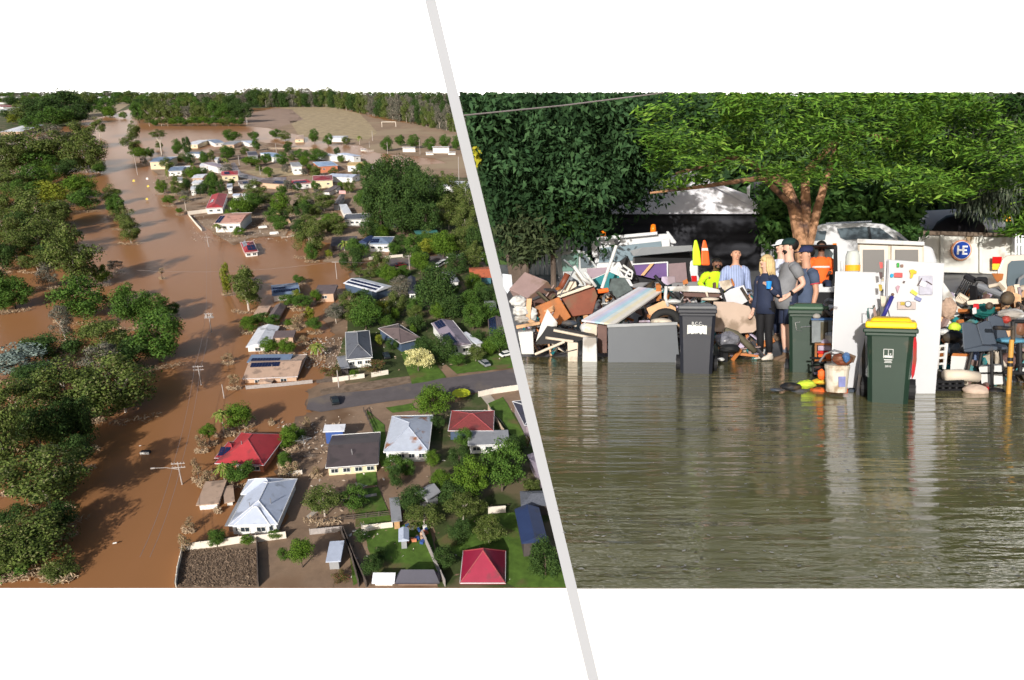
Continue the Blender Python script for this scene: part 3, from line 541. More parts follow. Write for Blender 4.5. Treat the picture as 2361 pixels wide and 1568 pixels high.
def tree(z, cx, cy, rx, ry, kind, bv=None, label=None, group=None, zb=0.0, tall=None):
    s = ZM[z][2]; u, v = P(z, cx, cy); rx *= s * 1.1; ry *= s * 1.08
    b = v + ry * 1.02 if bv is None else P(z, 0, bv)[1]
    if v + ry > 1349: ry = max(14, 1349 - v); b = min(b, 1352)
    p = GL(u, max(b, v + 1), zb); k = pxm(p); R = rx / k
    if p.y < YF + R * .95: p.x *= (YF + R * .95) / p.y; p.y = YF + R * .95
    dep = math.atan2(HL, p.y)
    hz = math.sqrt(max((ry / k) ** 2 - (R * math.sin(dep)) ** 2, (.45 * R) ** 2)) / math.cos(dep)
    lo, hi = 0., 80.
    for _ in range(30):
        mid = (lo + hi) / 2
        if projL(Vector((p.x, p.y, zb + mid)))[1] > v: lo = mid
        else: hi = mid
    zc = max(lo, hz * .7)
    nvar[0] += 1; me, tm = crown_mesh(kind, nvar[0] % 3)
    T = thing(NMK[kind], label or 'tree', 'shrub' if 'shrub' in NMK[kind] else 'tree', TRS((p.x, p.y, zb), (nvar[0] * 2.399) % 6.28), group)
    c = bpy.data.objects.new('crown', me); COL.objects.link(c); c.parent = T; c.matrix_basis = TRS((0, 0, zc), 0, (R, R, hz))
    t = bpy.data.objects.new('trunk', tm); COL.objects.link(t); t.parent = T; t.matrix_basis = TRS((0, 0, 0), 0, (zc * .9, zc * .9, zc + (.2 * hz if kind != 'palm' else 0)))
    if not label: TREES.append((T, p, kind, R, (u, v)))
    DEB.append((p, R, kind)); return T
DEB = []
WG = 'gum trees in the flooded wood'; FW = 'trees of the far wood'
def wood(rows, z=0, lab=None, grp=WG):
    for x, y, rx, ry, k, *bv in rows:
        kw = KW[k]
        tree(z, x, y, rx, ry, k, bv[0] if bv else None, f'{kw} in the flooded wood along the brown river' if lab is None else lab.format(kw), f'{kw}s in the flooded wood' if lab is None else grp)
wood([(120, 1095, 98, 76, 'gum'), (30, 1000, 62, 90, 'gum', 1120), (100, 1245, 92, 62, 'gum'), (62, 1318, 75, 50, 'dense'), (150, 1318, 40, 50, 'gum'), (30, 1262, 55, 50, 'gum'), (8, 1330, 40, 40, 'gum'), (290, 880, 84, 72, 'gum', 950), (165, 885, 70, 58, 'gum'), (55, 930, 72, 55, 'gum'), (100, 870, 60, 40, 'dark'),
      (370, 775, 60, 56, 'dense', 836), (312, 700, 46, 46, 'dense'), (362, 712, 38, 34, 'dense'), (245, 775, 60, 45, 'gum'), (245, 830, 46, 42, 'grey'), (310, 815, 50, 35, 'dark'), (195, 690, 58, 50, 'dense', 736), (185, 592, 56, 66, 'gum', 668), (238, 632, 22, 22, 'bright'), (115, 632, 26, 28, 'grey'), (152, 742, 28, 38, 'grey'),
      (36, 672, 42, 36, 'dense'), (6, 650, 26, 40, 'dark'), (140, 800, 50, 36, 'dark'), (90, 800, 40, 26, 'dark'), (200, 965, 36, 60, 'dark'), (150, 985, 50, 60, 'dark'), (190, 1035, 36, 36, 'dark'), (110, 1020, 40, 50, 'gum'), (225, 930, 24, 34, 'dark'), (70, 985, 44, 40, 'dark'), (400, 712, 17, 14, 'dense', 728), (268, 612, 20, 13, 'grey', 628), (40, 1190, 40, 30, 'dark'), (140, 1190, 46, 34, 'dark'), (130, 1130, 50, 30, 'dark'),  # some dark trees added for shadowed gaps, shade held in their leaf colour
      (92, 485, 66, 46, 'gum'), (40, 470, 42, 42, 'gum'), (128, 450, 36, 26, 'lime'), (24, 525, 32, 40, 'gum'), (95, 545, 55, 42, 'gum'), (60, 520, 40, 30, 'dark'), (130, 510, 34, 36, 'gum'), (150, 560, 30, 30, 'gum'), (202, 352, 46, 44, 'gum', 398), (148, 345, 52, 42, 'gum'), (85, 345, 60, 46, 'gum'), (30, 362, 44, 40, 'gum'), (228, 362, 22, 36, 'gum', 398), (132, 318, 44, 28, 'grey'), (190, 312, 36, 28, 'gum'), (80, 408, 36, 28, 'dense'), (28, 422, 40, 28, 'gum'), (118, 402, 26, 20, 'bright'), (6, 400, 24, 30, 'gum'), (20, 330, 26, 28, 'grey'), (60, 440, 40, 26, 'dense'), (160, 390, 26, 22, 'dark'), (100, 370, 40, 28, 'dense'), (105, 440, 40, 22, 'lime'), (150, 490, 22, 24, 'dark'), (45, 575, 40, 34, 'gum'), (88, 600, 36, 22, 'gum'), (10, 590, 28, 34, 'dark'), (120, 580, 40, 22, 'dark'), (12, 690, 30, 26, 'dense'), (8, 475, 26, 30, 'gum')])
wood([(188, 430, 37, 27, 'bright'), (203, 458, 33, 25, 'dense'), (232, 388, 15, 10, 'dense', 400)], 0, '{} on its own in the brown water beside the wood', 'lone trees in the brown water')
wood([(262, 448, 20, 21, 'gum'), (275, 472, 23, 25, 'dense'), (290, 500, 24, 26, 'gum'), (303, 530, 26, 28, 'gum')], 0, '{} in the narrow tree row standing in mid river', 'trees of the mid-river row')
tree(0, 55, 830, 60, 37, 'ash', None, 'silver-grey gum tree at the frame edge of the flooded wood')
tree(3, 1495, 135, 28, 36, 'brown', 215, 'small muddy bush alone in the middle of the brown water')
wood([(100, 252, 44, 28, 'dark'), (150, 240, 46, 30, 'dark'), (60, 255, 38, 22, 'gum'), (178, 262, 32, 22, 'dark'), (130, 268, 40, 22, 'dense'), (205, 226, 26, 14, 'gum'), (30, 232, 20, 10, 'dark'), (30, 275, 14, 10, 'lime'), (76, 240, 14, 14, 'dark'), (160, 222, 30, 12, 'gum'), (75, 284, 24, 16, 'dense'), (14, 262, 12, 9, 'dark'), (120, 232, 24, 14, 'dense'), (200, 250, 20, 14, 'dark'), (80, 222, 14, 8, 'bright'), (250, 216, 14, 8, 'dark'), (300, 216, 14, 8, 'dense'), (275, 220, 12, 8, 'dense')], 0, '{} among the houses of the far hill suburb', 'hill suburb trees')
wood([(243, 246, 27, 20, 'dense'), (255, 258, 16, 12, 'bright'), (285, 265, 9, 8, 'bright'), (232, 290, 15, 18, 'gum', 318), (308, 330, 22, 18, 'gum', 362), (312, 300, 15, 20, 'gum', 325), (316, 254, 14, 12, 'dense'), (324, 352, 22, 12, 'bright', 370)], 0, '{} at the head of the flooded river bend', 'trees at the river bend')
rr = random.Random(11)
for k in range(34):
    x = 322 + k * 7.4; row = k % 3
    tree(0, x, [256, 243, 236][row] + rr.uniform(-1, 4), rr.uniform(13, 20), rr.uniform(17, 22), rr.choice(['gum', 'gum', 'grey', 'dense', 'dark']), [284, 272, 258][row], 'gum tree of the far wood between the river bend and the bare fields', FW)
for k in range(16): tree(0, 345 + k * 14, 279 + rr.uniform(-3, 3), 11, 8, rr.choice(['dense', 'bright', 'gum']), 291, 'low green scrub along the foot of the far wood', 'scrub below the far wood')
for k in range(66):
    x = 552 + k * 7.7; base = 247 if x < 760 else 247 + (x - 760) * .2; row = k % 2
    h_ = rr.uniform(17, 24) + (8 if x > 900 else 0); tree(0, x, max(base - 20 - row * 10, 211 + h_ * 1.1) + rr.uniform(0, 2), rr.uniform(11, 16), h_, rr.choice(['gum', 'grey', 'gum', 'dark', 'grey']), base - row * 8, 'tall grey gum tree of the dense wood behind the bare fields', 'wood behind the fields')
for k in range(14):
    x = 880 + k * 12.5; tree(0, x, 237 + rr.uniform(0, 4), 15, 22, rr.choice(['gum', 'grey', 'dark']), 262, 'tall grey gum tree of the dense wood behind the bare fields', 'wood behind the fields')
for x, y, rx, ry in ((1380, 490, 58, 58), (1500, 460, 46, 44), (1610, 470, 56, 56), (1740, 490, 58, 52), (1870, 470, 54, 56), (1970, 480, 44, 60)): tree(2, x, y, rx, ry, 'dense', None, 'round dense tree in the single row along the sports field', 'tree row along the sports field')
for r in [(250, 240, 66, 55, 'gum'), (120, 350, 66, 76, 'dense'), (540, 270, 82, 115, 'dense'), (690, 250, 70, 150, 'dark', 420), (730, 450, 96, 90, 'dark'), (940, 440, 66, 100, 'dense'), (1060, 400, 55, 90, 'gum'), (1290, 350, 130, 112, 'dense'), (1270, 480, 66, 66, 'palm', 600), (1380, 90, 140, 88, 'dense'), (1700, 90, 90, 60, 'dense'), (1740, 230, 60, 90, 'dense'), (1660, 490, 150, 78, 'bright'), (1880, 450, 66, 80, 'dense'), (300, 870, 92, 108, 'bright'), (540, 880, 110, 115, 'gum'), (680, 840, 76, 105, 'dark'), (900, 640, 118, 56, 'dense'), (1060, 800, 105, 150, 'dense'), (900, 910, 100, 86, 'dark'), (1210, 870, 66, 110, 'dark'), (1370, 825, 52, 68, 'bright'), (1750, 910, 150, 135, 'gum'), (410, 1070, 96, 66, 'bright', 1170), (660, 1050, 86, 66, 'palm', 1250), (490, 830, 70, 60, 'palm', 1000), (570, 1240, 60, 40, 'bright', 1310), (1900, 1080, 135, 105, 'gum'), (1150, 1480, 66, 66, 'palm', 1600), (500, 740, 60, 60, 'gum'), (380, 660, 40, 80, 'palm', 760), (760, 540, 34, 40, 'palm', 600), (290, 60, 120, 60, 'gum', 400), (20, 470, 60, 70, 'grey'), (1560, 330, 70, 60, 'gum'), (1930, 430, 60, 60, 'dense'), (660, 680, 60, 60, 'gum'), (1480, 1560, 100, 66, 'bright')]: tree('K', *r[:5], r[5] if len(r) > 5 else None, zb=.1)
for r in [(750, 100, 78, 105, 'dense'), (960, 155, 78, 86, 'dense'), (1230, 170, 68, 56, 'gum'), (1100, 335, 48, 66, 'dark'), (250, 450, 100, 105, 'dense'), (560, 390, 120, 90, 'dense'), (780, 390, 150, 90, 'dense'), (310, 595, 66, 66, 'grey'), (670, 580, 48, 46, 'bright'), (1160, 450, 66, 58, 'bright'), (780, 865, 74, 78, 'dense'), (250, 930, 92, 82, 'dense'), (1290, 860, 105, 105, 'gum'), (1150, 860, 48, 58, 'bright'), (1040, 640, 76, 56, 'gum'), (1560, 1090, 180, 178, 'dense'), (1440, 130, 46, 60, 'palm', 240), (160, 60, 90, 66, 'dense'), (300, 90, 110, 70, 'gum'), (350, 220, 60, 46, 'gum'), (1370, 650, 60, 50, 'gum'), (640, 1060, 150, 130, 'gum', 1240), (900, 1090, 190, 130, 'gum', 1260), (560, 1250, 110, 110, 'dark', 1400), (760, 1240, 100, 90, 'gum'), (1010, 1400, 180, 120, 'bright', 1540), (660, 1420, 150, 120, 'gum'), (1700, 1410, 70, 60, 'palm', 1540)]: tree('M', *r[:5], r[5] if len(r) > 5 else None, zb=.1)
for x, y, rx, ry in ((868, 425, 36, 52), (900, 412, 38, 46), (938, 408, 38, 44), (962, 430, 36, 50), (880, 470, 40, 56), (918, 470, 44, 60), (955, 470, 40, 52), (992, 452, 36, 55), (930, 505, 40, 36), (985, 500, 36, 40)): tree(0, x, y, rx, ry, 'dark', None, 'tall dark pine in the dense clump beside the wet field', 'dark pines beside the wet field')
for x, y, rx, ry in ((1045, 450, 32, 40), (1075, 465, 26, 44), (1035, 490, 34, 36), (1072, 510, 30, 34), (1020, 415, 18, 20), (1085, 540, 26, 30), (1060, 555, 30, 26), (1095, 575, 20, 20)): tree(0, x, y, rx, ry, 'gum', None, 'olive scrubby tree between the dark pines and the panel', 'scrub trees beside the panel')
for r in [(2, 745, 1290, 120, 130, 'gum'), (2, 900, 1410, 36, 34, 'lime'), (2, 800, 1180, 100, 90, 'gum'), (2, 760, 1400, 60, 70, 'dense')]: tree(*r, zb=.05)
for r in [(340, 505, 112, 148, 'gum', 680), (180, 440, 45, 128, 'lime', 560), (730, 440, 48, 34, 'dense', 480), (640, 600, 66, 48, 'dense'), (750, 608, 80, 48, 'dense', 670), (855, 570, 42, 48, 'bright'), (810, 712, 48, 60, 'lime', 780), (850, 785, 58, 50, 'dense', 850), (420, 740, 80, 48, 'dense', 800), (530, 755, 60, 44, 'dense', 810), (650, 772, 38, 28, 'bright', 810), (1010, 690, 85, 68, 'grey', 780), (870, 960, 68, 58, 'palm', 1040), (185, 1030, 48, 40, 'brown', 1085), (230, 1215, 52, 46, 'brown', 1275), (1120, 605, 78, 78, 'gum'), (1240, 695, 120, 120, 'dense'), (1340, 675, 76, 80, 'lime'), (1500, 500, 95, 90, 'grey'), (1790, 510, 180, 165, 'dark'), (1620, 700, 60, 60, 'gum'), (1790, 690, 60, 66, 'bright'), (2060, 720, 88, 98, 'dense'), (2130, 530, 66, 70, 'dense'), (1460, 710, 38, 48, 'bright'), (1270, 390, 62, 40, 'gum'), (1190, 385, 40, 34, 'gum'), (1360, 395, 46, 40, 'dense'), (1530, 378, 48, 44, 'dense'), (1640, 1050, 112, 92, 'cream', 1150), (1760, 1370, 150, 118, 'bright', 1500), (1300, 1110, 86, 54, 'wine'), (970, 1150, 76, 56, 'wine'), (1150, 1165, 40, 30, 'bright'), (1940, 1055, 66, 50, 'dense'), (2080, 1005, 76, 62, 'gum'), (2180, 960, 60, 56, 'bright'), (1340, 905, 28, 46, 'lime'), (1700, 190, 66, 80, 'lime'), (1830, 170, 108, 98, 'bright'), (2070, 140, 90, 96, 'dark'), (1180, 210, 95, 76, 'dense'), (1080, 180, 46, 60, 'palm', 270), (1350, 195, 36, 28, 'gum'), (1468, 205, 60, 48, 'dense'), (1440, 940, 50, 46, 'dark'), (1600, 830, 26, 48, 'bright'), (1660, 930, 46, 46, 'dark'), (2100, 880, 60, 56, 'dark'), (1400, 760, 60, 50, 'dense'), (320, 1500, 70, 60, 'palm', 1560), (760, 900, 46, 36, 'brown'), (700, 800, 40, 26, 'brown')]: tree(4, *r[:5], r[5] if len(r) > 5 else None, zb=.1)
for r in [(540, 190, 120, 105, 'bright', 300), (420, 170, 70, 60, 'palm', 330), (310, 300, 66, 56, 'bright', 400), (250, 390, 50, 60, 'brown', 460), (535, 610, 125, 78, 'dense', 700), (430, 590, 66, 60, 'palm', 720), (225, 590, 46, 78, 'brown', 690), (300, 655, 75, 60, 'brown', 720), (150, 1020, 48, 48, 'brown', 1080), (130, 1170, 56, 80, 'brown', 1250), (366, 1138, 76, 70, 'dense', 1210), (605, 1150, 56, 44, 'bright', 1200), (815, 1112, 56, 34, 'bright', 1146), (1030, 1235, 105, 100, 'bright', 1370), (885, 1265, 42, 52, 'dense', 1320), (1205, 830, 150, 118, 'gum', 970), (1330, 1440, 72, 96, 'wine', 1545), (905, 535, 40, 70, 'dense', 610), (1065, 240, 42, 50, 'brown', 290), (792, 222, 22, 28, 'brown', 250), (372, 905, 26, 26, 'brown', 935)]: tree(6, *r[:5], r[5] if len(r) > 5 else None, zb=.1)
for r in [(880, 450, 66, 66, 'dense'), (850, 580, 76, 76, 'dark'), (940, 730, 128, 150, 'bright'), (1160, 650, 150, 165, 'dense'), (880, 935, 125, 96, 'gum'), (520, 885, 120, 72, 'dark'), (600, 1010, 126, 80, 'gum'), (400, 735, 58, 78, 'dark'), (1060, 1060, 66, 46, 'lime'), (228, 1360, 80, 70, 'dark'), (1470, 1330, 120, 150, 'dark'), (1370, 790, 70, 40, 'gum'), (150, 1150, 50, 50, 'dark'), (690, 340, 60, 50, 'dark'), (1340, 480, 20, 40, 'wine')]: tree(7, *r, zb=.2)  # dark tree low beside the panel stands in for a big shadow there
rr = random.Random(77)
def fill(poly, n, kinds, r0, r1, water=0):
    us = [p[0] for p in poly]; vs = [p[1] for p in poly]; k = 0; tries = 0
    while k < n and tries < n * 40:
        tries += 1; u, v = rr.uniform(min(us), max(us)), rr.uniform(min(vs), max(vs)); c = False
        for (a, b), (d, e) in zip(poly, poly[1:] + poly[:1]):
            if (b > v) != (e > v) and u < (d - a) * (v - b) / (e - b) + a: c = not c
        if not c: continue
        p = GL(u, v); R = rr.uniform(r0, r1)
        if 835 < v < 985 and u > 690 and v < 985 - (u - 700) * .08: continue
        if any((h[0] - p).length < h[2] * .95 + R * .7 for h in HOUSES) or any((q - p).length < (r_ + R) * .55 for q, r_, _ in DEB): continue
        px = R * pxm(p); tree(0, u, v - px * .9, px, px * .95, rr.choice(kinds), v, zb=.1); k += 1
mixk = ['dense', 'bright', 'gum', 'dark', 'dense', 'dark']
fill([(790, 610), (1150, 615), (1185, 850), (960, 872), (800, 880), (745, 800)], 30, mixk, 2.4, 5.2)
fill([(880, 450), (1090, 580), (1130, 590), (890, 590), (860, 560)], 18, ['dense', 'gum', 'bright', 'dark'], 2.5, 5)
fill([(800, 930), (1200, 900), (1280, 1350), (820, 1350), (790, 1230)], 13, mixk, 1.2, 2.8)
fill([(350, 372), (700, 345), (870, 400), (890, 560), (600, 545), (436, 490)], 44, ['dense', 'gum', 'bright', 'dark', 'grey'], 2.5, 6)
fill([(640, 960), (740, 960), (760, 1100), (650, 1100)], 6, ['brown', 'bright', 'dense'], 1.2, 2.4)
fill([(560, 620), (700, 690), (745, 840), (700, 870), (560, 820)], 12, ['dense', 'brown', 'bright', 'lime'], 1.8, 3.4)
for k in range(92):
    x = -14 + k * 11.6; tree(0, x, 221 + rr.uniform(-.5, .5), rr.uniform(9, 13), 8.5, rr.choice(['gum', 'grey', 'dark', 'dense', 'gum']), 227, 'distant tree along the far skyline of the flood plain', 'far skyline trees')
for k in range(40):
    x = -14 + k * 9; tree(0, x, 231 + rr.uniform(-3, 3), rr.uniform(7, 12), 8, rr.choice(['gum', 'grey', 'dark', 'dense', 'bright']), 240, 'small tree among the scattered roofs of the far hill', 'far hill trees')
# every yard tree is told by the houses round it
seen = {}
for T, p, kind, R, uv in TREES:
    hs = sorted(HOUSES, key=lambda h: (h[0] - p).length - h[2])[:3]
    def rel(h):
        d = p - h[0]
        return 'behind' if d.y > h[2] * .7 else 'in front of' if d.y < -h[2] * .7 else 'beside'
    big = 'large ' if R > 7 else 'small ' if R < 2.6 else ''
    for lab in (f'{big}{KW[kind]} {rel(hs[0])} {hs[0][1]}', f'{big}{KW[kind]} between {hs[0][1]} and {hs[1][1]}', f'{big}{KW[kind]} {rel(hs[1])} {hs[1][1]}', f'{big}{KW[kind]} near {hs[2][1]} and {hs[0][1]}', f'{big}{KW[kind]} {"shading" if R > 4 else "close to"} {hs[0][1]}'):
        if lab not in seen and len(lab.split()) <= 16: break
    seen[lab] = seen.get(lab, 0) + 1; T['label'] = lab
    T['group'] = f'{KW[kind]}s of the flooded suburb'
# flood straw caught round the trunks that stand in water
rng = np.random.default_rng(5); C = []
for p, R, kind in DEB:
    if p.y > 520: continue
    u, v = projL(p)
    if not (u < 430 or 430 < u < 760 and v < 1240): continue
    n = int(90 + 20 * R)
    a = rng.uniform(math.pi * 1.0, math.pi * 2.0, n); rad = R * rng.uniform(.55, 1.0, n)
    C.append(np.stack([p.x + rad * np.cos(a), p.y + rad * np.sin(a) * .6 - .2 * R, rng.uniform(.1, 1.1, n)], 1))
C = np.concatenate(C); nn = np.tile((0, -.3, 1.), (len(C), 1)); v, f = quads(rng, C, nn, .42, .1, .5)
tag(raw('flood_straw', v, f, m_straw), None, None, None, 'stuff')
# rubble and drift of the drowned village
rng = np.random.default_rng(9); C = []
for (u0, v0, u1, v1, n) in ((440, 500, 690, 560, 700), (560, 470, 690, 545, 500), (350, 380, 470, 470, 400), (560, 330, 760, 470, 500), (700, 780, 790, 850, 500), (590, 740, 700, 760, 100), (640, 975, 790, 1060, 350), (860, 575, 980, 600, 150), (800, 940, 1180, 1350, 260), (790, 620, 1170, 860, 260), (715, 960, 800, 1230, 120)):
    for _ in range(n):
        q = GL(rng.uniform(u0, u1), rng.uniform(v0, v1)); C.append((q.x, q.y, .22))
C = np.array(C); v, f = quads(rng, C, np.tile((0, -.2, 1.), (len(C), 1)), .4, .2, .35)
tag(raw('scattered_debris', v, f, MLEAF('debris_bits', (.16, .1, .065), (.42, .33, .25), (.7, .65, .6))), None, None, None, 'stuff')
C = np.array([list(GL(rng.uniform(412 + 8 * (v_ < 1300), 590), v_))[:2] + [.24] for v_ in rng.uniform(1268, 1354, 6000)]); v, f = quads(rng, C, rng.normal(0, 1, (6000, 3)), .22, .07, .6)
tag(raw('dry_weeds', v, f, MLEAF('weed_dry', (.1, .07, .05), (.3, .22, .16))), None, None, None, 'stuff')
# ================================================================ POLES, WIRES, FENCES
m_pole = M('pole_timber', (.42, .38, .36), .8, .2, 3); m_poled = M('pole_dark', (.09, .06, .06), .9, .2, 3); m_wire = M('wire_metal', (.25, .22, .22), .5, .1)
POLES = []
def hgt(p, v):
    lo, hi = 0., 60.
    for _ in range(30):
        mid = (lo + hi) / 2
        if projL(Vector((p.x, p.y, mid)))[1] > v: lo = mid
        else: hi = mid
    return lo
def pole(z, bx, by, ty, label, arms=1, lamp=False, mat=None, r=.16, grp='poles standing in the flood'):
    p = GL(*P(z, bx, by)); h = hgt(p, P(z, 0, ty)[1]); T = thing('utility_pole', label, 'pole', TRS((p.x, p.y, 0), .12), grp)
    MB().tube([(0, 0, -.5), (0, 0, h)], [r, r * .7], 8).build('post', mat or m_pole, T)
    for k in range(arms):
        a = MB().box((0, 0, h - .35 - .9 * k), (2.6, .14, .16))
        for x in (-1.15, -.6, .6, 1.15): a.tube([(x, 0, h - .27 - .9 * k), (x, 0, h - .02 - .9 * k)], .05, 5)
        a.build('crossarm', mat or m_pole, T)
    if lamp:
        MB().tube([(0, 0, h - 1.7), (-2.2, -.2, h - 1.0), (-4.4, -.4, h - .8)], .06, 6).build('lamp_arm', m_pole, T)
        MB().box((-4.7, -.4, h - .8), (.8, .3, .16)).build('lamp_head', m_pole, T)
    POLES.append(Vector((p.x, p.y, h))); return T
pole(5, 1552, 642, 452, 'grey power pole with two crossarms and a long street lamp arm in brown water', 2, True)
pole(3, 1852, 1190, 1010, 'grey power pole with crossarms in mid water beside a palm clump', 2)
m3 = pole(3, 1947, 706, 525, 'grey power pole carrying a transformer platform in brown water', 2)
h3 = POLES[-1].z; tb = MB(); tb.box((0, 0, h3 - 1.6), (2.8, .9, .12)); tb.tube([(-.7, 0, h3 - 1.5), (-.7, 0, h3 - .5)], .35, 8); tb.tube([(.7, 0, h3 - 1.5), (.7, 0, h3 - .5)], .35, 8); tb.build('transformer', m_pole, m3)
pole(3, 2062, 1310, 1185, 'short pale post in brown water in front of the peach building', 0)
pole(1, 1745, 1352, 1265, 'pale power pole at the corner of the long white wall', 1, r=.2)
pole(1, 1152, 752, 575, 'leaning white pole standing at the head of the river street', 0, r=.25)
pole(4, 1015, 440, 305, 'pale power pole at the flooded road corner', 1)
pole(4, 1572, 372, 258, 'pale power pole beside the road near the parked cars', 1)
pole('M', 1638, 175, 20, 'tall white pole at the sports field edge', 0, r=.3); pole('M', 1870, 385, 190, 'white lamp pole before the field tree row', 0, r=.25); pole('M', 1590, 280, 180, 'thin white pole on the flooded field corner', 0, r=.2)
pole('K', 345, 990, 850, 'pale power pole in front of the river bank palms', 1, r=.25); pole('K', 1480, 560, 400, 'white pole beside the flooded lane', 0, r=.25); pole('K', 1800, 700, 560, 'thin pole on the bare oval', 0, r=.2); pole('K', 2045, 360, 210, 'pale pole behind the blue-roofed house', 0, r=.22); pole(2, 1985, 790, 600, 'tall thin pole in front of the wet field by the panel', 0, r=.25); pole(2, 1660, 580, 450, 'white pole between the field trees', 0, r=.2); pole(4, 1030, 1275, 1140, 'pale pole at the white fence corner', 0); pole('N', 1300, 1480, 1400, 'pale pole with crossarm in front of the long solar-panelled house', 1)
def wire(a, b, sag, label, r=.035):
    pts = [a.lerp(b, k / 12) - Vector((0, 0, sag * 4 * (k / 12) * (1 - k / 12))) for k in range(13)]
    tag(MB().tube(pts, r, 4).build('power_line', m_wire), label, 'wire', 'power lines over the flood')
e0 = GL(*P(5, 1300, 1527)) + Vector((0, 0, 6.5))
for dx, w_ in ((-.8, 'outer'), (.8, 'inner')):
    o_ = Vector((dx, 0, -.2)); wire(e0 + o_, POLES[0] + o_, 1, f'{w_} power line over the brown street below the lamp pole'); wire(POLES[0] + o_, POLES[1] + o_, 1.2, f'{w_} power line between the lamp pole and the next pole'); wire(POLES[1] + o_, POLES[2] + o_, 1.2, f'{w_} power line up to the transformer pole'); wire(POLES[2] + o_, POLES[4] + o_, 2.5, f'{w_} power line from the transformer pole to the wall corner')
wire(POLES[6], POLES[7], 1.5, 'power line over the road by the parked cars'); wire(POLES[6], POLES[6] + Vector((-70, -12, 0)), 2, 'power line crossing the flooded road')
m_few = M('fence_white', (.72, .66, .58), .8, .1, 1); m_fed = M('fence_dark', (.1, .08, .07), .9, .25, 2); m_feg = M('fence_grey', (.36, .33, .32), .85, .2, 2); m_fet = M('fence_tan', (.6, .47, .35), .85, .15, 1)
def fence(label, z, pts, h, mat, name='fence', gap=False, t=.12, base=.1):
    q = [GL(*P(z, *p), base) for p in pts]; T = thing(name, label, 'wall' if 'wall' in name else 'fence', TRS(q[0]))
    b = MB(); po = MB()
    for i in range(len(q) - 1):
        d = q[i + 1] - q[i]; ln = d.length; n = max(1, round(ln / 2.4)); a = math.atan2(d.y, d.x); Rz = Matrix.Rotation(a, 4, 'Z')
        for k in range(n):
            c = q[i] + d * ((k + .5) / n) - q[0]
            if gap:
                for zz in (.25, .6, .95): b.box(c + Vector((0, 0, h * zz)), (ln / n, .05, h * .12), Rz)
            else: b.box(c + Vector((0, 0, h / 2)), (ln / n - .02, t, h), Rz)
            po.box(q[i] + d * (k / n) - q[0] + Vector((0, 0, h / 2 + .04)), (.16, .18, h + .08), Rz)
    b.build('panel', mat, T); po.build('post', mat, T); return T
fence('long pale rendered wall above the muddy corner yard', 6, [(98, 1240), (380, 1205), (540, 1180), (672, 1172), (905, 1142)], 1.5, m_few, 'garden_wall')
fence('pale side wall running down the corner yard to the bottom edge', 6, [(96, 1245), (60, 1400), (45, 1525)], 1.0, m_few, 'garden_wall')
fence('dark thin fence between the two muddy bottom yards', 6, [(678, 1180), (684, 1350), (690, 1525)], 1.3, m_fed)
fence('pale low wall behind the muddy middle yard', 6, [(1090, 1112), (1345, 1088)], 1.2, m_feg, 'garden_wall'); fence('dark side fence of the middle yard running to the bottom edge', 6, [(1350, 1100), (1440, 1330), (1530, 1525)], 1.5, m_fed)
fence('pale low wall beside the red hip-roofed house', 6, [(905, 655), (1030, 640)], 1.0, m_few, 'garden_wall'); fence('thin dark fence across the muddy yard by the red house', 6, [(935, 510), (1135, 515)], 1.0, m_fed, gap=True)
fence('dark wire fence along the middle lawn', 7, [(-120, 1075), (0, 1050), (365, 1010)], 1.1, m_fed, gap=True); fence('white-topped fence at the foot of the middle lawn', 7, [(155, 1125), (375, 1098)], 1.3, m_few); fence('dark fence beside the fenced lawn and the crimson house', 7, [(590, 1170), (690, 1400), (750, 1525)], 1.6, m_feg)
fence('dark fence at the side of the charcoal tiled house', 7, [(0, 1140), (80, 1340), (130, 1525)], 1.6, m_fed)
fence('white fence at the lime shrub beside the navy shed', 7, [(1062, 1000), (1185, 990)], 1.6, m_few); fence('white wall at the road corner beside the panel', 7, [(990, 160), (1100, 135), (1275, 110)], 1.6, m_few, 'garden_wall')
fence('tan fence beside the mauve-walled house', 7, [(1060, 260), (1215, 500)], 1.5, m_fet); fence('dark fence beside the rusty-roofed house', 7, [(165, 265), (235, 420)], 1.2, m_fed, gap=True)
fence('grey paling fence standing in the water below the peach building', 4, [(320, 1285), (600, 1262), (830, 1238)], 1.0, m_feg); fence('white fence in front of the slate grey house', 4, [(985, 1232), (1228, 1200)], 1.4, m_few); fence('white fence beyond the gateway of the slate grey house', 4, [(1282, 1195), (1410, 1172)], 1.4, m_few)
fence('dark paling fence end beside the white fence', 4, [(860, 1240), (985, 1225)], 1.0, m_fed); fence('white low wall in front of the blue-grey house', 4, [(1385, 285), (1520, 270)], 1.2, m_few, 'garden_wall'); fence('short white low wall beside the straw-covered verge', 4, [(1262, 292), (1336, 286)], 1.2, m_few, 'garden_wall')
fence('long white wall above the torn garden', 'K', [(690, 1310), (900, 1285), (1090, 1262)], 2.0, m_few, 'garden_wall'); fence('pale wall along the flooded corner garden', 'K', [(700, 1325), (800, 1450), (900, 1560)], 1.4, m_few, 'garden_wall'); fence('white broken wall beside the large rose-red house', 'K', [(1340, 1250), (1520, 1235), (1700, 1225)], 2.0, m_few, 'garden_wall')
fence('pale wall round the flooded riverside house', 'K', [(120, 575), (300, 590), (440, 600)], 1.6, m_fet, 'garden_wall'); fence('thin white rail across the flooded field corner', 'M', [(1520, 350), (1660, 335)], 1.6, m_few, gap=True); fence('tan rail beside the flooded lane', 'M', [(0, 300), (400, 300), (720, 298)], 1.2, m_fet, gap=True)
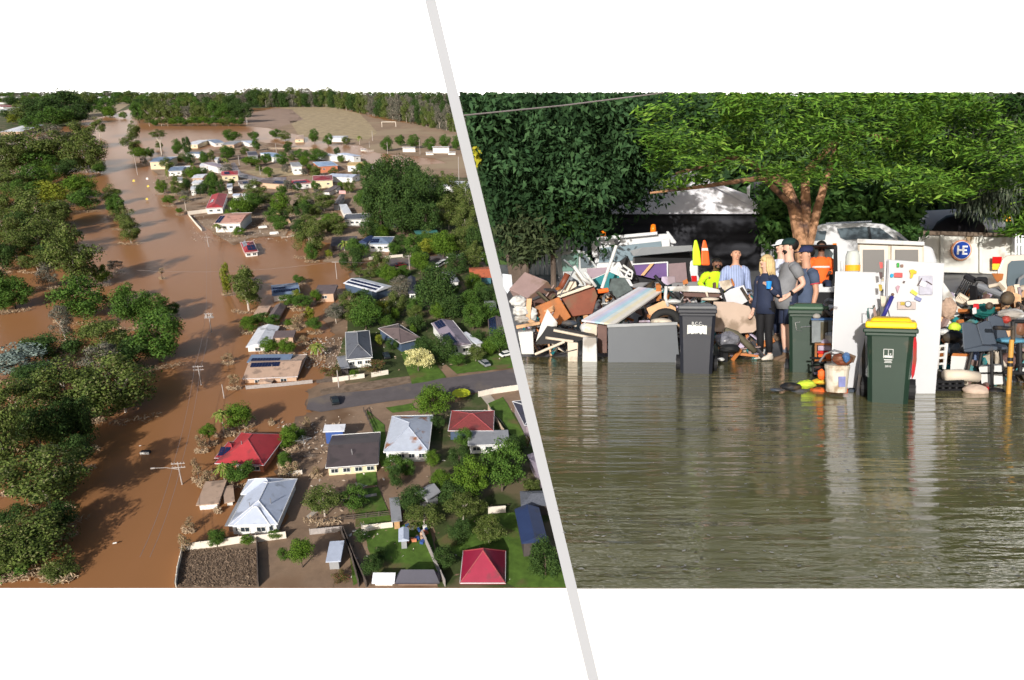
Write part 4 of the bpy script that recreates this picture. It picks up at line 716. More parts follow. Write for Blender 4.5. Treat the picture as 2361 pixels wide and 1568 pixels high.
fence('white fence line lying across the brown water', 2, [(505, 1282), (600, 1268), (705, 1258)], .8, m_few, gap=True); fence('white carport rail in the flooded yard', 'M', [(990, 985), (1095, 980)], 2, m_few); fence('pink and white fence by the brown carport', 'M', [(1125, 985), (1225, 985)], 2, M('fence_pink', (.6, .35, .35), .8, .3, .4))
# clotheslines, goal, floating things
m_met = M('bare_metal', (.55, .57, .6), .4, .1, 3, metal=.7)
def clothesline(z, x, y, label):
    p = GL(*P(z, x, y), .2); T = thing('clothes_hoist', label, 'clothesline', TRS(p))
    MB().tube([(0, 0, 0), (0, 0, 2.2)], .05, 6).build('post', m_met, T); a = MB()
    for k in range(4): a.tube([(0, 0, 2.15), (1.9 * math.cos(k * 1.571 + .4), 1.9 * math.sin(k * 1.571 + .4), 2.3)], .035, 5)
    for q in (.8, 1.3, 1.8): a.tube([(q * math.cos(k * 1.571 + .4), q * math.sin(k * 1.571 + .4), 2.28) for k in range(5)], .015, 4)
    a.build('arms', m_met, T)
clothesline(7, 128, 880, 'rotary clothes hoist on the sunlit middle lawn'); clothesline(6, 1045, 440, 'rotary clothes hoist in the dry yard by the red house'); clothesline(7, 165, 1180, 'rotary clothes hoist on the shaded fenced lawn'); clothesline(7, 395, 720, 'rotary clothes hoist beside the grey gabled shed')
g = thing('goal_post', 'white football goal on the bare sports field', 'goal', TRS(GL(*P(2, 1400, 350), .2)))
fr = MB(); W_ = 8.5
for x in (-W_, W_): fr.tube([(x, 0, 0), (x, 0, 6)], .35, 6)
fr.tube([(-W_, 0, 6), (W_, 0, 6)], .35, 6); fr.build('goal_frame', m_few, g)
for x, y, w_, lab in ((1567, 560, 7, 'white dugout box below the field tree row'), (1835, 570, 9, 'larger white dugout box below the field tree row'), (1740, 585, 4, 'small white bench on the wet field'), (1925, 583, 4, 'white bench beside the panel on the wet field'), (1185, 552, 3, 'white sign box at the flooded field corner')):
    p = GL(*P(2, x, y), .1); T = thing('field_shelter', lab, 'shelter', TRS(p)); MB().box((0, 1.2, w_ * .3), (w_ * 1.6, .3, w_ * .6)).build('wall', MW['white'], T); MB().box((0, .2, w_ * .62), (w_ * 1.7, 2.6, .25)).build('roof', MR['white'], T)
p = GL(*P(5, 1232, 388)); T = thing('floating_fridge', 'white fridge with a dark top drifting in the brown street', 'fridge', TRS(p, .0)); MB().box((0, .55, .18), (1.9, .9, .75)).build('cabinet', M('fridge_dark', (.015, .015, .02), .5), T); MB().box((0, .06, .2), (1.96, .1, .8)).build('door', MW['white'], T)
for z, x, y, lab in ((1, 1120, 812, 'yellow road sign half sunk near the tree island'), (1, 1232, 795, 'small white road sign half sunk at the river street head'), (1, 1240, 858, 'white and yellow road sign tilted in the water'), (1, 1230, 965, 'yellow road sign sunk lowest down the river street')):
    p = GL(*P(z, x, y)); k = pxm(p); T = thing('road_sign', lab, 'sign', TRS(p, .3)); s_ = 2.6 / k; MB().tube([(0, 0, -.3), (0, 0, s_ * 2)], .08, 5).build('post', m_met, T); MB().prism([(-s_, -.1, s_ * .6), (s_, -.1, s_ * .6), (s_ * .8, -.1, s_ * 2.4), (-s_ * .6, -.1, s_ * 2.2)], (0, .08, 0)).build('sign_plate', M('sign_yellow', (.75, .6, .12), .5, .3, 2) if 'yellow' in lab else MW['white'], T)
for z, x, y, s_, lab in ((5, 980, 1150, .35, 'scrap of white foam floating in the lower street'), (5, 1195, 320, .25, 'tiny white scrap floating near the drifting fridge'), (4, 530, 95, 1.6, 'white board floating below the salmon-roofed house'), (2, 345, 1190, 2.2, 'white rubble block at the torn garden'), (2, 440, 1240, 2.2, 'white plank raft in the flooded yard'), (2, 520, 1130, 3, 'long tan timber hull on the mud bank'), (2, 460, 1080, 1.8, 'tan timber crate on the mud bank')):
    p = GL(*P(z, x, y), .2); T = MB().box((0, 0, .25), (s_ * 2, s_ * (.8 if 'hull' not in lab else 5), .5 * s_), Matrix.Rotation(.25, 4, 'Z'), .85).build('drift_board', MW['tan'] if 'tan' in lab else MW['white'], bevel=.05); T.matrix_basis = TRS(p, .15); tag(T, lab, 'debris')
for z, pts, w_, lab in ((7, [(535, 1160)], 1, 'heap of pink and blue yard junk beside the pale blue shed'),):
    p = GL(*P(z, *pts[0]), .3); rr = random.Random(4); b = MB()
    for k in range(26): b.m = k % 4; b.box((rr.uniform(-2, 2), rr.uniform(-2.4, 2.4), rr.uniform(.1, .7)), (rr.uniform(.3, .9), rr.uniform(.3, .9), rr.uniform(.2, .6)), Matrix.Rotation(rr.uniform(0, 3), 4, 'Z'))
    o = b.build('junk_heap', [MW['orange'], MW['white'], MW['peach'], MW['bluewall']]); o.matrix_basis = TRS(p); tag(o, lab, 'junk heap')
p = GL(*P(4, 1968, 1348), .3); o = MB().tube([(0, 0, 1.2), (0, 0, 1.4), (0, 0, 1.45)], [2.4, 2.3, .1], 12).build('sail_shade', M('shade_yellow', (.5, .55, .02), .7)); 
for k in range(2): pass
o.matrix_basis = TRS(p); tag(o, 'round yellow-green shade beside the bright street tree', 'shade')
# ================================================================ CARS ON THE PLAIN
m_tyre = M('tyre_rubber', (.02, .02, .02), .8, .1); m_cglass = MGLASS('car_glass', (.02, .03, .035)); m_rim = M('wheel_rim', (.5, .5, .52), .35, .05, metal=.8)
CARP = {}
def car_parts(paint, van=False):
    key = (paint.name, van)
    if key in CARP: return CARP[key]
    hb = 1.02 if van else .92; ht = 1.95 if van else 1.45
    prof = [(-2.2, .35), (-2.25, .7), (-2.15, hb), (-1.2, hb + .06), (1.3, hb + .05), (2.1, hb - .12), (2.25, .65), (2.2, .35)]
    body = MB()
    rings = [[(x, y, z) for x, z in prof] for y in (-.86, .86)]
    body.prism([(x, -.86, z) for x, z in prof], (0, 1.72, 0))
    x0, x1, x2, x3 = (-2.1, -1.95, .9, 1.55) if van else (-1.9, -1.25, .45, 1.25)
    gl = MB(); gl.add([(x0, -.82, hb), (x3, -.82, hb), (x2, -.68, ht - .08), (x1, -.68, ht - .08), (x0, .82, hb), (x3, .82, hb), (x2, .68, ht - .08), (x1, .68, ht - .08)], [(0, 1, 2, 3), (5, 4, 7, 6), (1, 5, 6, 2), (4, 0, 3, 7), (3, 2, 6, 7)])
    top = MB().box(((x1 + x2) / 2, 0, ht - .03), (x2 - x1 + .1, 1.42, .1))
    wh = MB()
    for x in (-1.4, 1.4):
        for y in (-.8, .8): wh.tube([(x, y - .11, .32), (x, y + .11, .32)], .32, 12)
    CARP[key] = (body.build('body', paint, bevel=.08).data, gl.build('windows', m_cglass).data, top.build('roof', paint, bevel=.04).data, wh)
    for o in [q for q in list(COL.objects) if q.parent is None and q.name.split('.')[0] in ('body', 'windows', 'roof') and 'label' not in q and q.data in CARP[key][:3]]: bpy.data.objects.remove(o)
    w1 = MB().tube([(0, -.11, 0), (0, .11, 0)], .32, 12).build('wheel', m_tyre); CARP[key] = CARP[key][:3] + (w1.data,); bpy.data.objects.remove(w1)
    return CARP[key]
def car(z, x, y, x2, y2, paint, label, van=False, name='parked_car', cat='car', grp='cars of the flooded suburb'):
    a, b = GL(*P(z, x, y), .25), GL(*P(z, x2, y2), .25); d = b - a
    T = thing(name, label, cat, TRS(a, math.atan2(d.y, d.x)), grp); me = car_parts(paint, van)
    for n, m_ in zip(('body', 'windows', 'roof'), me[:3]):
        o = bpy.data.objects.new(n, m_); COL.objects.link(o); o.parent = T
        if n != 'windows': mo = o.modifiers.new('bevel', 'BEVEL'); mo.width = .08; mo.segments = 2
    for wx in (-1.4, 1.4):
        for wy in (-.8, .8): o = bpy.data.objects.new('wheel', me[3]); COL.objects.link(o); o.parent = T; o.location = (wx, wy, .32)
    return T
CP = {n: M('paint_' + n, c, .3, .03, spec=.5) for n, c in dict(white=(.8, .8, .8), black=(.015, .017, .02), blue=(.03, .05, .15), grey=(.25, .26, .28), red=(.5, .02, .05), teal=(.25, .4, .38), maroon=(.28, .03, .04)).items()}
car(4, 1000, 1385, 985, 1345, CP['black'], 'black car stopped on the muddy road at the water edge')
car(4, 1395, 1040, 1378, 1000, CP['black'], 'black car on the drive beside the slate grey house'); car(4, 2145, 1098, 2120, 1080, CP['grey'], 'grey car on the lawn in front of the long solar house')
car('N', 1345, 318, 1400, 318, CP['white'], 'white four-wheel drive parked by the roadside grass', True); car('N', 1190, 425, 1230, 400, CP['white'], 'white van nearest the grey house on the road', True, 'parked_van', 'van'); car('N', 1245, 395, 1290, 380, CP['white'], 'white van just beyond another white van on the road', True, 'parked_van', 'van')
car('N', 1495, 380, 1550, 380, CP['blue'], 'dark blue car on the road near the orange roof'); car('N', 1670, 355, 1720, 352, CP['grey'], 'grey car on the road beside the panel'); car('N', 1680, 292, 1730, 290, CP['red'], 'bright red car parked beside the panel'); car('N', 1485, 298, 1530, 296, CP['teal'], 'pale green car parked on the grass edge'); car('N', 1545, 297, 1590, 296, CP['maroon'], 'maroon car parked next to the pale green car'); car('N', 725, 415, 770, 410, CP['maroon'], 'dark red car in the wet road before the round shrub')
car(2, 1470, 1192, 1520, 1200, CP['grey'], 'grey car under the pines on the dirt track'); car(4, 1500, 45, 1530, 60, CP['white'], 'white car on the dirt track under the trees'); car('N', 2010, 1500, 2050, 1490, CP['white'], 'white car at the panel in front of the solar-covered house')
# ================================================================ THE STREET: ground, water
SIDE[0] = RIGHT
def projR(p):
    s, c = math.sin(PR), math.cos(PR); q = p - Vector((0, 0, HR)); f = q.y * c - q.z * s; up = q.y * s + q.z * c
    return CX + FPX * q.x / f, CY - FPX * up / f
GP = [(11.0, -.06), (12.2, .03), (13.2, .16), (15, .6), (18, 1.15), (21, 1.62), (26, 2.0), (40, 2.4)]
def gz(Y):
    for (a, za), (b, zb) in zip(GP, GP[1:]):
        if Y <= b: return za + (zb - za) * max(0, (Y - a) / (b - a))
    return GP[-1][1]
def leftx(Y, z):
    u = 1180.
    for _ in range(6):
        p = Vector(((u - CX) / FPX * Y, Y, z)); u = DIV(projR(p)[1]) + 12.5
    s, c = math.sin(PR), math.cos(PR); f = Y * c - (z - HR) * s
    return (u - CX) / FPX * f
XR = 26
m_st = M('street_wet_asphalt', (.2, .2, .21), .45, .2, 1.2, .15, stain=((.12, .12, .13), .5, .6))
v = []; f = []
for i, (Y, z) in enumerate(GP):
    xl = leftx(Y, z); v += [(xl, Y, z), (2 + Y * .3, Y, z), (XR, Y, z)]
    if i: b = 3 * i; f += [(b - 3, b - 2, b + 1, b), (b - 2, b - 1, b + 2, b + 1)]
tag(MB().add(v, f).build('street_ground', m_st, smooth=True), None, None, None, 'structure')
m, t, b_ = new_mat('street_flood_water'); N = t.nodes; L = t.links
tc = N.new('ShaderNodeTexCoord')
def rip(sx, sy, sc_, det):
    mp = N.new('ShaderNodeMapping'); mp.inputs['Scale'].default_value = (sx, sy, 1); L.new(tc.outputs['Object'], mp.inputs['Vector'])
    nz = N.new('ShaderNodeTexNoise'); nz.inputs['Scale'].default_value = sc_; nz.inputs['Detail'].default_value = det; nz.inputs['Roughness'].default_value = .55; L.new(mp.outputs[0], nz.inputs['Vector']); return nz.outputs['Fac']
ad = N.new('ShaderNodeMath'); ad.operation = 'ADD'; mu = N.new('ShaderNodeMath'); mu.operation = 'MULTIPLY'; mu.inputs[1].default_value = .22
L.new(rip(.8, 4.5, 1.1, 2), ad.inputs[0]); L.new(rip(1.5, 6, 4.0, 3), mu.inputs[0]); L.new(mu.outputs[0], ad.inputs[1])
bp = N.new('ShaderNodeBump'); bp.inputs['Strength'].default_value = .4; bp.inputs['Distance'].default_value = .05
a2 = N.new('ShaderNodeMath'); a2.operation = 'ADD'; m2 = N.new('ShaderNodeMath'); m2.operation = 'MULTIPLY'; m2.inputs[1].default_value = 1.3
L.new(rip(.35, 1.5, 1.0, 1), m2.inputs[0]); L.new(ad.outputs[0], a2.inputs[0]); L.new(m2.outputs[0], a2.inputs[1]); L.new(a2.outputs[0], bp.inputs['Height'])
m3 = N.new('ShaderNodeMapRange'); m3.inputs[1].default_value = .35; m3.inputs[2].default_value = .65; m3.inputs[3].default_value = .15; m3.inputs[4].default_value = .6
L.new(rip(.25, .5, 1.0, 2), m3.inputs[0]); L.new(m3.outputs[0], bp.inputs['Strength']); L.new(bp.outputs[0], b_.inputs['Normal'])
nz = N.new('ShaderNodeTexNoise'); nz.inputs['Scale'].default_value = .5; L.new(tc.outputs['Object'], nz.inputs['Vector'])
r = N.new('ShaderNodeValToRGB'); r.color_ramp.elements[0].color = (.17, .155, .06, 1); r.color_ramp.elements[1].color = (.23, .21, .095, 1); L.new(nz.outputs['Fac'], r.inputs[0]); L.new(r.outputs[0], b_.inputs['Base Color'])
b_.inputs['Roughness'].default_value = .04; b_.inputs['IOR'].default_value = 1.33; b_.inputs['Specular IOR Level'].default_value = .5
w0, w1 = RG(DIV(1356) + 12.5, 1356), 13.0
sheet('street_water', [(w0.x, YE, 0), (XR * .35, YE, 0), (XR, w1, 0), (leftx(w1, 0), w1, 0)], m)
# ================================================================ THE STREET: trees
def inpoly(u, v, poly):
    c = False
    for (a, b), (d, e) in zip(poly, poly[1:] + poly[:1]):
        if (b > v) != (e > v) and u < (d - a) * (v - b) / (e - b) + a: c = not c
    return c
def foliage(seed, poly, n, Y0, Y1, per, rad, ln, wd, style, flat=1.0):
    """leaf clusters spread through the space a crown fills; nothing above its trimmed top or past the panel"""
    rng = np.random.default_rng(seed); us = [p[0] for p in poly]; vs = [p[1] for p in poly]; C = []; Nn = []; cen = []
    while len(cen) < n:
        u, v = rng.uniform(min(us), max(us)), rng.uniform(min(vs), max(vs))
        if inpoly(u, v, poly): cen.append(RY(u, v, rng.uniform(Y0, Y1)))
    V = []; F = []; k = 0
    for c in cen:
        c = np.array(c); r = rad * rng.uniform(.6, 1.4); d = rng.normal(0, 1, (per, 3)); d /= np.linalg.norm(d, axis=1)[:, None]
        d[:, 2] *= flat; p = c + d * r * rng.uniform(.3, 1, (per, 1))
        if style == 'frond':                              # long leaflets that stream outwards and droop
            az = rng.uniform(0, 6.28); dr = np.stack([np.cos(az + rng.normal(0, .95, per)), np.sin(az + rng.normal(0, .95, per)), rng.uniform(-.55, .05, per)], 1); nn = np.tile((rng.normal(0, .3), -.5 + rng.normal(0, .3), 1.), (per, 1)) + rng.normal(0, .25, (per, 3))
        elif style == 'weep': dr = np.tile((0, 0, -1.), (per, 1)) + rng.normal(0, .22, (per, 3)); nn = rng.normal(0, 1, (per, 3)); nn[:, 1] -= .8
        else: dr = rng.normal(0, 1, (per, 3)) + d * .8; dr[:, 2] -= .5; nn = d + rng.normal(0, .35, (per, 3)); nn[:, 2] += .3
        dr /= np.linalg.norm(dr, axis=1)[:, None]; b = np.cross(nn, dr); b /= np.linalg.norm(b, axis=1)[:, None] + 1e-9
        s = rng.uniform(.6, 1.4, (per, 1)); a = dr * ln * s; b = b * wd * s
        V.append(np.stack([p - a, p - a * .1 + b, p + a, p - a * .1 - b], 1).reshape(-1, 3))
    V = np.concatenate(V); q = V.reshape(-1, 4, 3)
    s_, c_ = math.sin(PR), math.cos(PR); f_ = V[:, 1] * c_ - (V[:, 2] - HR) * s_; up = V[:, 1] * s_ + (V[:, 2] - HR) * c_
    u = CX + FPX * V[:, 0] / f_; v_ = CY - FPX * up / f_
    bad = (v_ < 211) | (u < 992 + 377 * v_ / 1568 + 12.6); keep = ~bad.reshape(-1, 4).any(1); q = q[keep]
    return q.reshape(-1, 3), np.arange(len(q) * 4).reshape(-1, 4)
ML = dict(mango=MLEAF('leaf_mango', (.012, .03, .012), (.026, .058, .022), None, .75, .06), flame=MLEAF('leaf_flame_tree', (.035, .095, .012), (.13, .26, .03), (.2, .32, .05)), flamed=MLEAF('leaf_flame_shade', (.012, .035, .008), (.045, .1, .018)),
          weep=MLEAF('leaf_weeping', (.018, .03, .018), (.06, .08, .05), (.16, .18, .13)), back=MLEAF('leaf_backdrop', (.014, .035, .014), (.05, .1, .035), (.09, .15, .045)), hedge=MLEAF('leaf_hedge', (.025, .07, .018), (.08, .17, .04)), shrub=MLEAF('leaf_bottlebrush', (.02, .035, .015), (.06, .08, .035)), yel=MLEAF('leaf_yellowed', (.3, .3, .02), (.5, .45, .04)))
mb_ = M('bark_street', (.1, .075, .06), .9, .35, 3, .4); mbo = M('bark_flaking_orange', (.42, .23, .13), .85, .4, 3, .3, stain=((.1, .06, .05), .55, 2))
def limb(T, mat, chains):
    b = MB()
    for pts in chains: b.tube([RY(u, v, Y) for u, v, Y, _ in pts], [r for *_, r in pts], 9)
    b.build('trunk', mat, T)
def sttree(name, label, base, mats, fol, chains, bark):
    Y = base[2]; p = RY(*base); T = thing(name, label, 'tree'); limb(T, bark, chains)
    for k, (mt, a) in enumerate(zip(mats, fol)): vv, ff = foliage(*a); raw('crown', vv, ff, mt, T)
    return T
TOPL = [(1030, 205), (1570, 205)]
sttree('mango_tree', 'dark dense tree with a thick trunk beside the grey panel', (1142, 640, 19), (ML['mango'], ML['yel'], MLEAF('leaf_mango_pale', (.028, .07, .028), (.05, .105, .04), None, .7, .1)),  # paler copy of the mango leaf for clusters across the crown's front
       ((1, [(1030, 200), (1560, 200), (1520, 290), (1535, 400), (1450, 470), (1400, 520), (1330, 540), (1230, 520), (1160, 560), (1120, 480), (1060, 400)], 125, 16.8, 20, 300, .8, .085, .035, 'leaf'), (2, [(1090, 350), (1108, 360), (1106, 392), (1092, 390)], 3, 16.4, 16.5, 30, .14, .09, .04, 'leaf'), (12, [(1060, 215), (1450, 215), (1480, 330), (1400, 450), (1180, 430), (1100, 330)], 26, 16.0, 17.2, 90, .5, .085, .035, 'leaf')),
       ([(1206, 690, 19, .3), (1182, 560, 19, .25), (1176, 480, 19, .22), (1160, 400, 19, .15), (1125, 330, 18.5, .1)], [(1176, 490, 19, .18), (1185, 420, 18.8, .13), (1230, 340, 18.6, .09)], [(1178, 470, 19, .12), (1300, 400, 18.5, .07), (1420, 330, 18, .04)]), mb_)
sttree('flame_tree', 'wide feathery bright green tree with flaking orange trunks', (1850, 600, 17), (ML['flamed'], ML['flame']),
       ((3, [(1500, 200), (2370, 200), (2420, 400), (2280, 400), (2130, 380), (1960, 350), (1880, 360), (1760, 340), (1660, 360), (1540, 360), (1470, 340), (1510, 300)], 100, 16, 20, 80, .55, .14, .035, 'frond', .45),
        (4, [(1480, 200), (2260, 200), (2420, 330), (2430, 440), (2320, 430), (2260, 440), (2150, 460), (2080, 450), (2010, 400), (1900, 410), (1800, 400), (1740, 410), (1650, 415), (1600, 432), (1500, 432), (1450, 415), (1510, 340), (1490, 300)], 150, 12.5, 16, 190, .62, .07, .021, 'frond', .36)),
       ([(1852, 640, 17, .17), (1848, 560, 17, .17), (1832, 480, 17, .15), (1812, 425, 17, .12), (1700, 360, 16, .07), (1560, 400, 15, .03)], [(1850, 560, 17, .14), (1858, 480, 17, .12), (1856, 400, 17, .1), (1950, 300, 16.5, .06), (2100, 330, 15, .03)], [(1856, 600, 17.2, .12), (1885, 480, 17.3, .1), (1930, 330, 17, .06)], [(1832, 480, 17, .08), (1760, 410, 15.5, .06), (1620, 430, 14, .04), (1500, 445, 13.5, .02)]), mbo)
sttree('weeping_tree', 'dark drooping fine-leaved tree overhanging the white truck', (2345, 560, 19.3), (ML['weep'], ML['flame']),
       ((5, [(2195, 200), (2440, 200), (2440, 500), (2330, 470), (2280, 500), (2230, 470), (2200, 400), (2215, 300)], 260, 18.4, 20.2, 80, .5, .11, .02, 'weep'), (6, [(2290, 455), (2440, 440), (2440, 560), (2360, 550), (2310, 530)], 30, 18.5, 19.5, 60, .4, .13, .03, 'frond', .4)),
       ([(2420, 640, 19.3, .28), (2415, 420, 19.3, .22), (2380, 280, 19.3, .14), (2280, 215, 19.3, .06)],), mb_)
sttree('street_shrub', 'small grey-green bushy tree with dark trunk in front of the pale fence', (1205, 640, 17), (ML['shrub'],), ((7, [(1155, 530), (1200, 505), (1262, 520), (1275, 570), (1245, 600), (1180, 600)], 60, 16.6, 17.4, 50, .3, .1, .03, 'leaf'),), ([(1212, 680, 17, .1), (1210, 600, 17, .11), (1200, 560, 17, .05)], [(1210, 605, 17, .07), (1235, 560, 17, .04)]), mb_)
sttree('thin_tree', 'thin straight dark trunk with a sparse crown beside the garage post', (1275, 660, 17.5), (ML['flamed'],), ((8, [(1240, 470), (1330, 470), (1340, 540), (1290, 545), (1250, 530)], 36, 17, 18, 40, .3, .12, .04, 'leaf'),), ([(1277, 690, 17.5, .08), (1275, 560, 17.5, .06), (1280, 480, 17.5, .04)],), mb_)
sttree('hedge_tree', 'clipped dense green tree behind the white four-wheel drive', (1790, 560, 21), (ML['hedge'],), ((9, [(1765, 430), (1830, 420), (1990, 430), (2120, 470), (2130, 540), (1990, 530), (1840, 560), (1770, 555)], 190, 20, 21.5, 60, .5, .13, .05, 'leaf'),), ([(1990, 560, 21, .2), (1985, 470, 21, .16)],), mb_)
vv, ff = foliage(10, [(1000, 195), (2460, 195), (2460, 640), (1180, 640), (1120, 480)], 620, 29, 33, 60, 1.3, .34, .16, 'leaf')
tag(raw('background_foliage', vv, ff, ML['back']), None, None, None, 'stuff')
o = MB().tube([RY(1070, 266, 11), RY(1300, 243, 12), RY(1530, 214, 13)], .012, 5).build('overhead_wire', m_wire); tag(o, 'thin dark overhead wire in front of the dark dense tree', 'wire')
# ================================================================ THE STREET: building, fences
def SL_(z, pts, Y, t=.02, mb=None, away=True):           # picture outline at distance Y -> slab with thickness t
    q = [RY(*P(z, *p[:2]), Y + (p[2] if len(p) > 2 else 0)) for p in pts]
    c = sum(q, Vector()) / len(q); d = (c - Vector((0, 0, HR))); d.z = 0; d.normalize()
    return (mb or MB()).prism(q, d * t)
def slab(name, label, cat, z, pts, Y, t, mat, parent=None, bevel=0, grp=None):
    o = SL_(z, pts, Y, t).build(name, mat, parent, bevel=bevel)
    if parent is None: tag(o, label, cat, grp)
    return o
def rect(x0, y0, x1, y1): return [(x0, y0), (x1, y0), (x1, y1), (x0, y1)]
mg_l = M('garage_pale', (.82, .82, .87), .8, .08, 1); mg_w = M('garage_white', (.8, .8, .84), .7, .06, 1); mg_d = M('garage_door_dark', (.04, .041, .048), .95, .1, 1, stripe=('Z', 1.2, .3), spec=.05); mg_r = M('garage_roof', (.3, .3, .33), .6, .1, 1)
G = thing('garage', 'wide grey gabled double garage with a dark closed door', 'garage')
slab('gable', 0, 0, 0, [(1345, 493), (1768, 493), (1720, 447), (1590, 400), (1440, 447)], 22, .2, mg_l, G)
slab('door', 0, 0, 0, rect(1358, 494, 1756, 690), 22.25, .1, mg_d, G); slab('post', 0, 0, 0, rect(1336, 494, 1354, 690), 21.9, .3, mg_w, G); slab('post', 0, 0, 0, rect(1757, 494, 1764, 552), 21.9, .2, mg_w, G); slab('post', 0, 0, 0, rect(1768, 494, 1774, 552), 21.9, .2, mg_w, G); slab('post', 0, 0, 0, rect(1755, 552, 1776, 690), 21.85, .4, mg_w, G); slab('cap', 0, 0, 0, rect(1753, 546, 1778, 555), 21.8, .5, mg_w, G)
for q in ([(1590, 392), (1776, 486), (1776, 495), (1590, 402)], [(1590, 392), (1328, 486), (1328, 495), (1590, 402)]): slab('fascia', 0, 0, 0, q, 21.8, .12, mg_w, G)
for q in ([(1590, 393), (1774, 488), (1774, 491), (1590, 397)], [(1590, 393), (1330, 488), (1330, 491), (1590, 397)]): slab('roof', 0, 0, 0, q, 22.0, 7, mg_r, G)
slab('dormer', 0, 0, 0, rect(1738, 420, 1763, 470), 23, .6, M('dormer_slats', (.1, .1, .12), .7, .1, 1, stripe=('X', 5, .6)), G); slab('downpipe', 0, 0, 0, [(1722, 432), (1730, 425), (1728, 468), (1722, 466)], 21.7, .06, mg_w, G)
def pickets(label, z, x0, x1, y0, y1, Y, mat, n, name='picket_fence'):
    T = thing(name, label, 'fence'); b = MB()
    for k in range(n): a = x0 + (x1 - x0) * k / n; SL_(z, rect(a, y0, a + (x1 - x0) / n * .7, y1), Y, .03, b)
    b.build('palings', mat, T); b = MB()
    for yy in (.25, .75): SL_(z, rect(x0, y0 + (y1 - y0) * yy, x1, y0 + (y1 - y0) * (yy + .06)), Y + .04, .05, b)
    b.build('rail', mat, T)
pickets('white picket fence between the garage and the flame tree', 0, 1776, 1850, 546, 640, 21, mg_w, 13); pickets('pale grey paling fence behind the small bushy tree', 0, 1174, 1340, 545, 690, 20.5, M('fence_pale_blue', (.42, .45, .48), .8, .15, 1), 16, 'paling_fence')
pickets('white fence at the frame edge beyond the white truck', 0, 2338, 2440, 540, 625, 24, mg_w, 12)
slab('road_barrier', 'blurred pale sheet standing behind the brown cabinet', 'sheet', 'r4', [(120, 510), (215, 520), (225, 640), (170, 720), (130, 640)], 16, .05, M('pale_sheet', (.55, .6, .66), .8, .1, 1))
# ================================================================ THE STREET: vehicles
mp_w = M('street_paint_white', (.58, .59, .61), .3, .03, spec=.5); mp_d = M('street_paint_dark', (.03, .032, .035), .3, .1, spec=.5); m_blk = M('rubber_black', (.012, .012, .014), .7, .2, 3); m_gl = MGLASS('street_glass', (.1, .13, .15), .06); m_glp = MGLASS('street_glass_pale', (.35, .45, .48), .1); m_or = M('lens_orange', (.85, .2, .01), .3, .05); m_red = M('lens_red', (.5, .01, .01), .3, .05); m_grm = M('trim_grey', (.18, .18, .19), .6, .1); m_chr = M('chrome_bar', (.6, .6, .62), .25, .05, metal=.8)
def wheelR(T, u, v, Y, r=.34):
    c = RY(u, v, Y); w_ = MB().tube([c + Vector((0, -.12, 0)), c + Vector((0, .12, 0))], r, 20).build('wheel', m_tyre, T)
    MB().tube([c + Vector((0, -.14, 0)), c + Vector((0, -.1, 0))], r * .58, 14).build('rim', m_rim, w_)
T = thing('work_truck', 'white work truck with two orange beacons in front of the garage', 'truck')
slab('cab', 0, 0, 0, [(1378, 556), (1400, 548), (1540, 538), (1552, 545), (1556, 600), (1560, 690), (1366, 690), (1372, 580)], 18.5, 1.9, mp_w, T, .04)
slab('windscreen', 0, 0, 0, [(1384, 572), (1524, 556), (1530, 596), (1380, 606)], 18.46, .03, M('windscreen_blue', (.18, .24, .28), .1, .1, 1, spec=.6), T)
lb = slab('light_bar', 0, 0, 0, [(1372, 547), (1516, 534), (1516, 541), (1372, 555)], 18.3, .25, mp_w, T, .01)
for u, v in ((1391, 545), (1506, 530)):
    c = RY(u, v + 6, 18.4); MB().tube([c, c + Vector((0, 0, .1)), c + Vector((0, 0, .2)), c + Vector((0, 0, .215))], [.075, .075, .06, .02], 14).build('beacon', m_or, lb, smooth=True)
slab('mirror', 0, 0, 'r5', [(320, 150), (410, 140), (415, 240), (330, 255)], 18.2, .15, mp_w, T, .03); slab('air_intake', 0, 0, 'r5', [(370, 65), (395, 65), (480, 180), (470, 195), (420, 190)], 18.3, .1, mp_w, T, .02); slab('mirror', 0, 0, 'r4', [(1050, 170), (1118, 165), (1120, 330), (1060, 340)], 18.3, .12, mp_w, T, .03)
slab('bonnet', 0, 0, 0, [(1376, 606), (1530, 598), (1535, 690), (1370, 690)], 17.6, .8, mp_w, T, .05)
dr = slab('door', 0, 0, 'r4', [(680, 170), (740, 290), (840, 265), (900, 255), (980, 275), (1110, 430), (1150, 640), (720, 640), (690, 400)], 18.1, .12, M('door_grey', (.42, .44, .45), .4, .05), T, .02)
slab('door_glass', 0, 0, 'r4', [(732, 318), (915, 290), (912, 480), (745, 485)], 18.05, .02, M('glass_green', (.12, .22, .19), .1, .1, 1, spec=.6), dr); slab('door_glass', 0, 0, 'r4', [(930, 290), (990, 310), (1085, 440), (940, 450)], 18.05, .02, m_gl, dr)
for u in (1395, 1540): wheelR(T, u, 700, 17.7)
T = thing('dark_wagon', 'dark wagon with its tailgate raised and boards loaded inside', 'car')
slab('body', 0, 0, 'r5', [(20, 330), (640, 275), (690, 370), (700, 620), (660, 690), (20, 690)], 16, 2.2, mp_d, T, .04)
slab('boot', 0, 0, 'r5', [(40, 330), (620, 285), (640, 590), (40, 600)], 15.95, .03, m_blk, T); slab('tailgate', 0, 0, 'r5', [(-10, 270), (120, 235), (640, 212, -.6), (655, 270, -.6), (640, 282), (30, 325)], 15.8, .1, M('tailgate_grey', (.2, .21, .22), .35, .08, spec=.5), T, .02)
